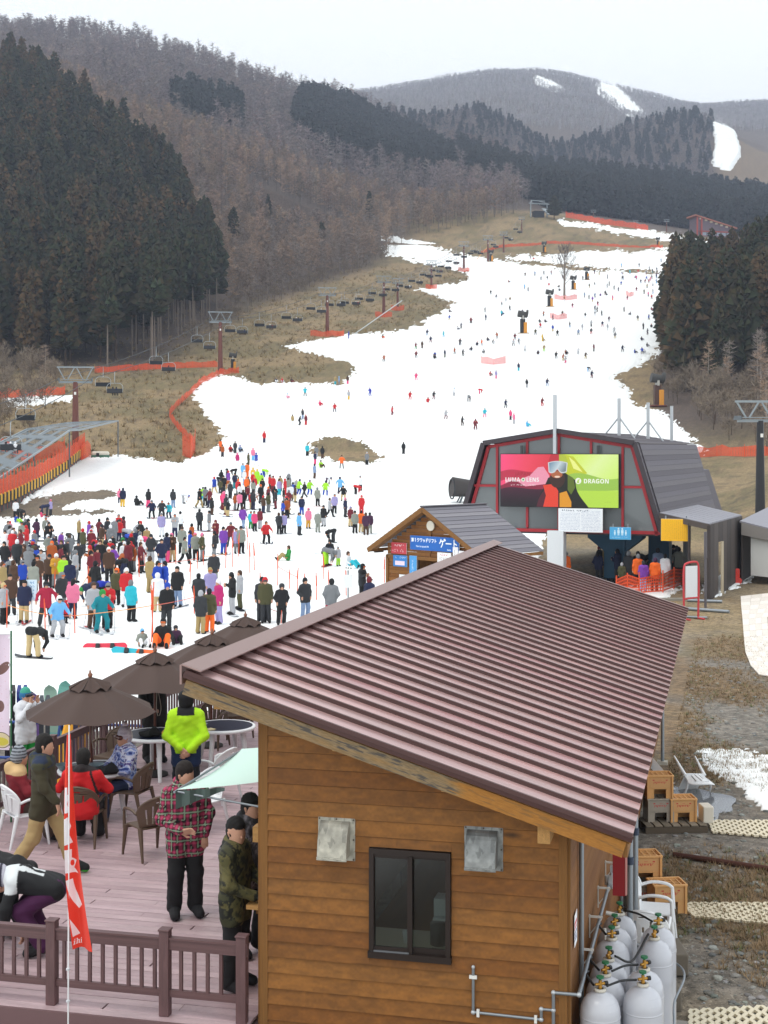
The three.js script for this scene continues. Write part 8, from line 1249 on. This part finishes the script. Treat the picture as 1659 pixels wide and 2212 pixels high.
for (let k = 0; k < 20; k++) looseBoard(-30 + (k % 10) * 36 + (k > 9 ? 14 : 0), 1171 + (k > 9 ? 22 : 0) + (k % 3) * 2, rr(-0.2, 0.2), ['#2a2f33', '#c23a48', '#3f6f5a', '#8d9aa5', '#2b4f83', '#b98a3c', '#d8dadd', '#43302b'][k % 8], 'snowboard lying in the rows of boards left of the crowd', 0.25, 'boards lying in rows');
{ const p = standAt(140, 1178); for (const [px, py] of [[50, 1176], [230, 1176], [60, 1200]]) { const [x, y, D] = standAt(px, py); solo('board_rack', [beam([-4, 0.25, 0], [4, 0.25, 0], 0.08, 0.1), ...[-3.6, 0, 3.6].map((q) => bx(0.08, 0.3, 0.08, q, 0.12, 0))], darkSteel, 'low dark rail under the rows of boards, ' + (py > 1190 ? 'front one' : px < 100 ? 'left one' : 'right one'), 'rack', 'board racks', [x, y, -D]); } }
{ const mk2 = (px, D, h, c, lean, kind, label) => { const o = thing(kind ? 'snowboard' : 'ski_pair', label, kind ? 'snowboard' : 'skis', [X(px, D), groundY(X(px, D), D), -D], 0.2, 'skis and boards on the rack'); if (kind) { const d = part('deck', boardGeoS, mat(c, 0.35), o); d.rotation.set(0, 0, Math.PI / 2 + lean); d.rotation.x = 0; d.rotation.order = 'YXZ'; d.rotation.y = 0; d.position.y = 0.77 * h; d.scale.set(h, 1, 1); d.rotateX(1.2); } else for (const s of [-0.06, 0.06]) { const d = part('ski', skiGeo, mat(c, 0.35), o); d.rotation.x = -Math.PI / 2 + lean; d.position.set(s, 0.78, 0); } };
  mk2(48, 29.5, 1, '#20307c', 0.1, 0, 'dark blue skis standing behind the person in white'); mk2(63, 29.3, 1, '#2c2830', -0.1, 1, 'dark snowboard tip right of the blue skis'); mk2(78, 29.3, 1, '#6b4f8c', 0.12, 1, 'purple snowboard on the rack'); mk2(113, 30.2, 1.02, '#a8cbb8', 0.05, 1, 'pale green snowboard behind the front parasol'); mk2(128, 30.2, 1.08, '#7fc0b4', -0.2, 1, 'mint green snowboard behind the front parasol'); mk2(22, 29.5, 0.95, '#251f28', 0.08, 0, 'dark skis at the left end of the rack'); mk2(96, 28.2, 0.95, '#2e333c', -0.16, 0, 'dark skis leaning below the parasol'); mk2(170, 27.6, 0.9, '#26253f', -0.2, 0, 'dark skis right of the yellow sled');
  const o = thing('plastic_sled', 'yellow plastic sled leaning on the rack behind the railing', 'sled', [X(133, 27.4), -1.0, -27.4], 0.2); const b = part('hull', rbx(0.5, 1.5, 0.12, 0.05, 0, 0.75, 0), mat('#eaa416', 0.4), o); b.rotation.set(-0.3, 0, -0.25); const st = part('stripe', bx(0.05, 1.3, 0.02, -0.02, 0.75, 0.07), mat('#d8502a', 0.5), o); st.rotation.set(-0.3, 0, -0.25);
  const r = thing('ski_rack', 'blue tube ski rack behind the deck railing', 'rack', [X(80, 28.8), -1.0, -28.8], -0.15), bl = mat('#24468f', 0.5); part('bar', rod([-2, 0.95, 0], [3, 0.95, 0], 0.03), bl, r); part('bar', rod([-2, 0.3, 0.3], [3, 0.3, 0.3], 0.03), bl, r); for (const u of [-1.9, 0.5, 2.9]) part('leg', [rod([u, 0, 0.5], [u, 1, 0], 0.03), rod([u, 0, -0.5], [u, 1, 0], 0.03)], bl, r); }
// ---------------------------------------------------------------- yard right of the hut
const cylGrey = new THREE.MeshPhysicalMaterial({ color: '#bfc1c8', roughness: 0.36, clearcoat: 0.3 }), brass = mat('#b7893f', 0.35, { metalness: 0.8 }), valveG = mat('#1f6b43', 0.5), hoseM = mat('#1b1c1e', 0.5);
const cylBody = lathe([[0, 0], [0.175, 0], [0.185, 0.02], [0.185, 0.4], [0.187, 0.405], [0.187, 0.412], [0.185, 0.417], [0.185, 1.0], [0.178, 1.05], [0.16, 1.1], [0.125, 1.145], [0.08, 1.17], [0.05, 1.18], [0.05, 1.2], [0, 1.2]], 28), cylSeam = lathe([[0.184, 0.955], [0.1885, 0.96], [0.1885, 0.968], [0.184, 0.973]], 28), cylNeck = lathe([[0.035, 1.19], [0.056, 1.19], [0.056, 1.215], [0.035, 1.215]], 16), valve = merge([cyl(0.016, 0.02, 0.08, 0, 1.25, 0, 8), rod([-0.05, 1.255, 0], [0.05, 1.255, 0], 0.014)]), wheelV = merge([cyl(0.035, 0.035, 0.018, 0, 1.318, 0, 9), cyl(0.01, 0.01, 0.05, 0, 1.3, 0, 6)]);
const gTop = 0.54, mark = canvasTexture(128, 64, (g, w, h) => { g.fillStyle = '#bfc1c8'; g.fillRect(0, 0, w, h); g.fillStyle = '#eceef0'; g.font = 'bold 34px sans-serif'; g.fillText('50kg', 16, 44); });
const markMat = new THREE.MeshPhysicalMaterial({ map: mark, roughness: 0.36, clearcoat: 0.3 }), markGeo = new THREE.CylinderGeometry(0.1525, 0.178, 0.062, 12, 1, true, 0, 0.85).translate(0, 1.081, 0), redGeo = new THREE.CylinderGeometry(0.1868, 0.1868, 0.16, 12, 1, true, 0.1, 0.8).translate(0, 0.72, 0);
const CY = [[3.185, 0.25], [3.2, 0.64], [3.2, 1.05], [3.18, 1.66], [3.18, 2.04], [3.2, 2.46], [3.56, 0.47], [3.55, 0.87], [3.6, 1.77], [3.62, 2.17]], CN = ['first', 'second', 'third', 'fourth', 'fifth', 'sixth'];
CY.forEach(([u, v], i) => { const base = -0.7, o = thing('gas_cylinder', `grey gas cylinder with green valve, ${CN[i < 6 ? i : i - 6]} from the front in the ${i < 6 ? 'row along the wall' : 'outer row'}`, 'gas cylinder', W(u, base, v), i * 1.1, 'gas cylinders beside the hut'); part('body', cylBody, cylGrey, o); part('seam', cylSeam, cylGrey, o); o.rotation.y = 0.3 + (i % 3) * 0.35; const lb = part('weight_mark', markGeo, markMat, o); lb.rotation.y = -0.1; if (i % 6 === 0) part('red_label', redGeo, mat('#c23a34', 0.5), o); part('neck_ring', cylNeck, mat('#c9c4b8', 0.6), o); part('valve', valve, brass, o); part('hand_wheel', wheelV, valveG, o); part('valve_cap', cyl(0.022, 0.022, 0.03, 0.06, 1.255, 0, 8, 0, 0, Math.PI / 2), hoseM, o); });
[[[6, 0], [0.28, 0.06]], [[7, 1], [0.3, 0.05]], [[8, 2], [-0.12, 0.1]], [[9, 5], [0.06, 0.02]]].forEach(([[a, b], [dy]], i) => { const A = V(...W(CY[a][0] - 0.06, gTop, CY[a][1])), B = V(...W(CY[b][0] + 0.06, gTop, CY[b][1])), m = A.clone().lerp(B, 0.5); m.y += i === 2 ? -0.16 : 0.02; solo('gas_hose', tube([A, m, B], 0.012, 16, 6), hoseM, ['front', 'second', 'sagging third', 'rearmost'][i] + ' black hose joining two gas cylinder valves', 'hose', 'gas hoses'); });
[0, 1, 3].forEach((k, i) => { const A = V(...W(CY[k][0] - 0.06, gTop, CY[k][1])), B = V(...W(3.03, 0.48, CY[k][1] + 0.5)); solo('gas_hose', tube([A, A.clone().lerp(B, 0.5).add(V(-0.05, 0.04, 0)), B], 0.012, 12, 6), hoseM, ['front', 'second', 'third'][i] + ' black hose from a wall side cylinder to the pipe', 'hose', 'gas hoses'); });
solo('cylinder_chain', [tube([[...W(3.0, 0.1, 0.0)], [...W(3.75, 0.05, 0.3)], [...W(3.82, 0.08, 1.2)], [...W(3.84, 0.05, 2.3)], [...W(3.3, 0.1, 2.75)]], 0.012, 40, 5)], galv, 'thin chain looped around the gas cylinders', 'chain');
{ const p = W(3.62, 0, 0.47), o = solo('concrete_slab', rbx(1.05, 0.1, 2.9, 0.02), mat('#8f8b84', 0.95), 'concrete slab under the gas cylinders', 'slab', null, W(3.4, -0.755, 1.35)); o.rotation.y = -TH; }
// crates
const crateTan = mat('#d8a468', 0.55), crateGrey = mat('#a39a8d', 0.6), crateIn = mat('#8a5f35', 0.7);
const crateTex = (bg) => canvasTexture(256, 190, (g, w, h) => { g.fillStyle = bg; g.fillRect(0, 0, w, h); g.save(); g.translate(w / 2, h * 0.42); g.rotate(Math.PI); g.fillStyle = '#c2413c'; g.font = 'italic bold 56px serif'; g.textAlign = 'center'; g.fillText('Asahi', 0, 10); g.font = '16px sans-serif'; g.fillText('BEER', 0, 44); g.fillRect(68, 26, 24, 20); g.fillRect(-92, 26, 24, 20); g.restore(); });
const crateFace = [flat(crateTex('#d0a06a')), flat(crateTex('#a1988b'))];
function crate(x, y, D, turn, k, label) {
  const o = thing('beer_crate', label, 'crate', [x, y, -D], turn, 'plastic bottle crates'), m = k ? crateGrey : crateTan, w = 0.44, h = 0.37, d = 0.36;
  part('wall', [bx(w, h - 0.16, 0.02, 0, h - 0.09 - 0.02, d / 2 - 0.02), bx(0.12, 0.16, 0.02, -w / 2 + 0.06, 0.08, d / 2 - 0.02), bx(0.12, 0.16, 0.02, w / 2 - 0.06, 0.08, d / 2 - 0.02), bx(w, h, 0.02, 0, h / 2, -d / 2 + 0.02), bx(0.02, h, d - 0.04, -w / 2 + 0.01, h / 2, 0), bx(0.02, h, d - 0.04, w / 2 - 0.01, h / 2, 0)], m, o);
  const f = part('print', new THREE.PlaneGeometry(w * 0.8, 0.17), crateFace[k], o); f.position.set(0, h - 0.11, d / 2 - 0.006); part('rim', [rbx(w + 0.02, 0.035, 0.03, 0.01, 0, h, d / 2 - 0.01), rbx(w + 0.02, 0.035, 0.03, 0.01, 0, h, -d / 2 + 0.01), rbx(0.03, 0.035, d, 0.01, -w / 2, h, 0), rbx(0.03, 0.035, d, 0.01, w / 2, h, 0)], m, o);
  for (const s of [-1, 1]) part('corner_rib', bx(0.03, h, 0.03, s * (w / 2 - 0.015), h / 2, d / 2), m, o); const bars = []; for (let i = 0; i < 5; i++) bars.push(bx(0.016, 0.02, d - 0.04, -0.17 + i * 0.085, h - 0.01, 0)); for (let i = 0; i < 4; i++) bars.push(bx(w - 0.04, 0.02, 0.016, 0, h - 0.012, -0.12 + i * 0.08)); part('bottle_grid', bars, m, o); part('floor', bx(w - 0.03, 0.02, d - 0.04, 0, h * 0.55, 0), crateIn, o);
}
{ const D = 24.1, gy = groundY(4.7, D), o = thing('pallet', 'weathered wooden pallet under the bottle crates', 'pallet', [X(1448, D), gy, -D], 0.08); for (let k = 0; k < 7; k++) part('slat', bx(0.12, 0.02, 0.8, -0.45 + k * 0.15, 0.13, 0), mat(k % 2 ? '#8d8272' : '#7c7263', 0.95), o); for (const z of [-0.35, 0, 0.35]) part('runner', bx(1.05, 0.1, 0.09, 0, 0.06, z), mat('#5d5245', 0.95), o); part('block', rbx(0.18, 0.28, 0.3, 0.02, 0.58, 0.26, 0.1), mat('#d9d3c6', 0.8), o);
  crate(X(1422, D), gy + 0.14, D, 0.06, 1, 'grey brown bottle crate, lower left on the pallet'); crate(X(1471, D), gy + 0.14, D, 0.06, 0, 'tan bottle crate on the right of the pallet'); crate(X(1421, D), gy + 0.53, D, 0.03, 0, 'tan bottle crate, top of the stack on the pallet');
  const g2 = groundY(4, 19.6); crate(X(1388, 19.6), g2, 19.6, 0.1, 1, 'grey bottle crate under another behind the white chairs'); crate(X(1388, 19.6), g2 + 0.39, 19.6, 0.08, 0, 'tan bottle crate, top of the near stack beside the post'); crate(X(1440, 19.2), g2 + 0.12, 19.2, 0.12, 0, 'tan bottle crate right of the white armchair'); }
{ const c1 = toUV(X(1398, 16.3), 16.3), gy = groundY(3.3, 17); chair(X(1392, 16.2), gy + 0.28, 16.2, 2.9, plasticW, 'white plastic chair with slotted back behind the cylinders', 'white chairs in the yard'); chair(X(1412, 17.3), gy + 0.28, 17.3, 1.35, plasticW, 'white plastic armchair turned sideways beside the crates', 'white chairs in the yard'); for (const [px, D, l] of [[1392, 16.2, 'left'], [1412, 17.3, 'right']]) solo('foot_board', rbx(0.7, 0.26, 0.7, 0.02), mat('#6f675c', 0.95), `worn box under the ${l} white yard chair`, 'box', 'boxes under the yard chairs', [X(px, D), gy + 0.14, -D]); }
{ const D = 27.2, y = groundY(X(1465, D), D); chair(X(1466, D), y + 0.36, D, 0.7, plasticW, 'white plastic chair lying tipped over on the ground', 'white chairs in the yard', [2.05, 0.25]); solo('white_sheet', bx(0.16, 0.02, 0.9, 0, 0.3, 0, 0.5, 0, 0.7), plasticW, 'white plastic strip leaning beside the tipped chair', 'strip', null, [X(1425, D), y, -D]); }
{ const s = new THREE.Shape(); for (let k = 0; k < 40; k++) { const a = k / 40 * 6.283, r = 1 + 0.16 * Math.sin(a * 3 + 1) + 0.1 * Math.sin(a * 7), x = Math.cos(a) * r * 0.62, y = Math.sin(a) * r * 1.15; k ? s.lineTo(x, y) : s.moveTo(x, y); } const D = 25.9, o = struct('puddle', new THREE.ShapeGeometry(s).rotateX(-Math.PI / 2), new THREE.MeshPhysicalMaterial({ color: '#6b6f75', roughness: 0.16, clearcoat: 0.4 }), 'grey ice puddle beside the tipped chair'); o.position.set(X(1505, D), groundY(X(1505, D), D) + 0.03, -D); }
function latticeMat(corners, n, m, label) { // plastic grid mat laid on the ground; corners in the photo
  const P = corners.map(([a, b]) => { const [x, y, D] = standAt(a, b); return [x, y + 0.03, -D]; }), o = thing('ground_mat', label, 'mat', [0, 0, 0], 0, 'lattice mats in the yard'), c = mat('#d9cfb6', 0.75), f = (u, v) => { const a = lerp3(lerp3(P[0], P[1], u), lerp3(P[3], P[2], u), v); a[1] = groundY(a[0], -a[2]) + 0.03; return a; };
  for (let i = 0; i <= n; i++) { const w = (k) => { const v = k / (m * 2), s = (k % 2 ? 1 : -1) * (i % 2 ? 1 : -1) * 0.32 / n; return f(clamp(i / n + s, 0, 1), v); }, g = []; for (let k = 0; k < m * 2; k++) g.push(beam(w(k), w(k + 1), 0.045, 0.03)); part('strip', g, c, o); }
}
latticeMat([[1530, 1776], [1700, 1776], [1720, 1818], [1540, 1802]], 20, 4, 'cream lattice mat beside the pallet'); latticeMat([[1468, 1955], [1720, 1955], [1740, 2010], [1500, 1985]], 22, 5, 'cream lattice mat in the middle of the yard'); latticeMat([[1490, 2188], [1720, 2175], [1760, 2290], [1490, 2260]], 16, 6, 'cream lattice mat at the bottom of the picture');
{ const o = thing('white_walkway', 'white jointed walkway mat curving across the yard', 'walkway', [0, 0, 0]), m = [mat('#e3dbd2', 0.8), mat('#d9d1c7', 0.8)]; const L = [[1600, 1290], [1601, 1310], [1604, 1340], [1607, 1380], [1610, 1410], [1622, 1440], [1640, 1460]], R = [[1690, 1280], [1680, 1305], [1658, 1335], [1660, 1375], [1668, 1410], [1685, 1445], [1705, 1470]]; const q = (l, t) => { const k = clamp(Math.floor(t), 0, l.length - 2), u = t - k; return [mix(l[k][0], l[k + 1][0], u), mix(l[k][1], l[k + 1][1], u)]; }; const g = ([a, b]) => { const [x, y, D] = standAt(a, b); return [x, y + 0.05, -D]; };
  for (let i = 0; i < 18; i++) { const t0 = i / 3, t1 = (i + 0.97) / 3, a = g(q(L, t0)), b = g(q(R, t0)), c = g(q(R, t1)), d = g(q(L, t1)); for (let k = 0; k < 4; k++) part('mat_tile', extrudeQuad(lerp3(d, c, k / 4), lerp3(d, c, (k + 0.985) / 4), lerp3(a, b, (k + 0.985) / 4), lerp3(a, b, k / 4), 0.03), m[(i + k) % 2], o); } }
{ const s = standAt(1455, 1853), e = standAt(1700, 1890); solo('rusty_pipe', rod([s[0], s[1] + 0.05, -s[2]], [e[0], e[1] + 0.05, -e[2]], 0.045), mat('#4a2a20', 0.9), 'long rusty pipe lying on the yard gravel', 'pipe'); }
{ // stones and dry grass
  const stone = (() => { const g = new THREE.IcosahedronGeometry(1, 1), p = g.attributes.position; for (let i = 0; i < p.count; i++) { const x = p.getX(i), y = p.getY(i), z = p.getZ(i), k = 1 + 0.28 * (fbm(x * 2 + 5, y * 2 + z * 2, 2) - 0.5) * 2; p.setXYZ(i, x * k, y * k * 0.55, z * k); } g.computeVertexNormals(); return g; })();
  const blade = (() => { const p = []; for (let k = 0; k < 9; k++) { const a = rnd() * 6.28, r = rr(0.02, 0.1), h = rr(0.05, 0.14), w = 0.008, c = Math.cos(a), s = Math.sin(a); p.push(c * r * 0.3 - s * w, 0, s * r * 0.3 + c * w, c * r * 0.3 + s * w, 0, s * r * 0.3 - c * w, c * r * 2, h, s * r * 2); } return triGeo(p); })();
  const inst = (name, label, g, m, n, put, tint) => { const o = new THREE.InstancedMesh(g, m, n), M = new THREE.Matrix4(), q = new THREE.Quaternion(); for (let i = 0; i < n; i++) { const [x, y, z, s] = put(); M.compose(V(x, y, z), q.setFromAxisAngle(V(0, 1, 0), rnd() * 6.28), V(s, s, s)); o.setMatrixAt(i, M); o.setColorAt(i, tint()); } o.name = numbered(name); o.castShadow = o.receiveShadow = true; tagAs(o, label, name, null, 'stuff'); scene.add(o); };
  const yard = (near) => { for (;;) { const D = Math.exp(rr(Math.log(12.5), Math.log(near))), px = rr(1240, 1740), x = X(px, D), [u] = toUV(x, D); if (u < 3.15 || (u < 4.0 && D < 17)) continue; return [x, D]; } };
  inst('gravel', 'loose grey stones scattered over the yard', stone, new THREE.MeshStandardMaterial({ color: '#ffffff', map: speckTex, roughness: 0.95 }), 4500, () => { const [x, D] = yard(46); return [x, groundY(x, D), -D, Math.pow(rnd(), 7) * 0.06 + 0.01]; }, () => { const b = rr(0.16, 0.42), w = rr(0.9, 1.08); return new THREE.Color(b * w, b, b * rr(0.85, 1)); });
  inst('grass', 'dry brown grass tufts growing in the yard', blade, new THREE.MeshStandardMaterial({ color: '#ffffff', roughness: 0.95, side: THREE.DoubleSide }), 6500, () => { for (;;) { const [x, D] = yard(60); if (fbm(x * 0.33 + 3, D * 0.16, 4) < rr(0.4, 0.56)) continue; return [x, groundY(x, D), -D, rr(0.35, 0.9)]; } }, () => { const b = rr(0.6, 1.2); return rnd() < 0.1 ? new THREE.Color(0.14 * b, 0.16 * b, 0.06 * b) : new THREE.Color(0.26 * b, 0.18 * b, 0.1 * b); });
  inst('grass', 'dry grass tussocks on the lift line bank', blade, new THREE.MeshStandardMaterial({ color: '#ffffff', roughness: 0.95, side: THREE.DoubleSide }), 7000, () => { for (;;) { const D = rr(170, 560), px = rr(-20, 1040), x = X(px, D), y = groundY(x, D); if (px > lerpTable([170, 260, 340, 420, 520, 560], [480, 640, 760, 960, 1060, 1080], D) || snowDepth(x, D, y) > 0.01) continue; return [x, y, -D, rr(3, 8)]; } }, () => { const b = rr(0.5, 1.3); return new THREE.Color(0.3 * b, 0.22 * b, 0.11 * b); });
}
{ const o = mk(merge(farPeople), new THREE.MeshStandardMaterial({ vertexColors: true, roughness: 0.85 })); o.name = 'distant_skiers'; tagAs(o, 'tiny distant skiers and chairlift riders high on the mountain', 'skiers', null, 'stuff'); scene.add(o); }
renderer.render(scene, camera);
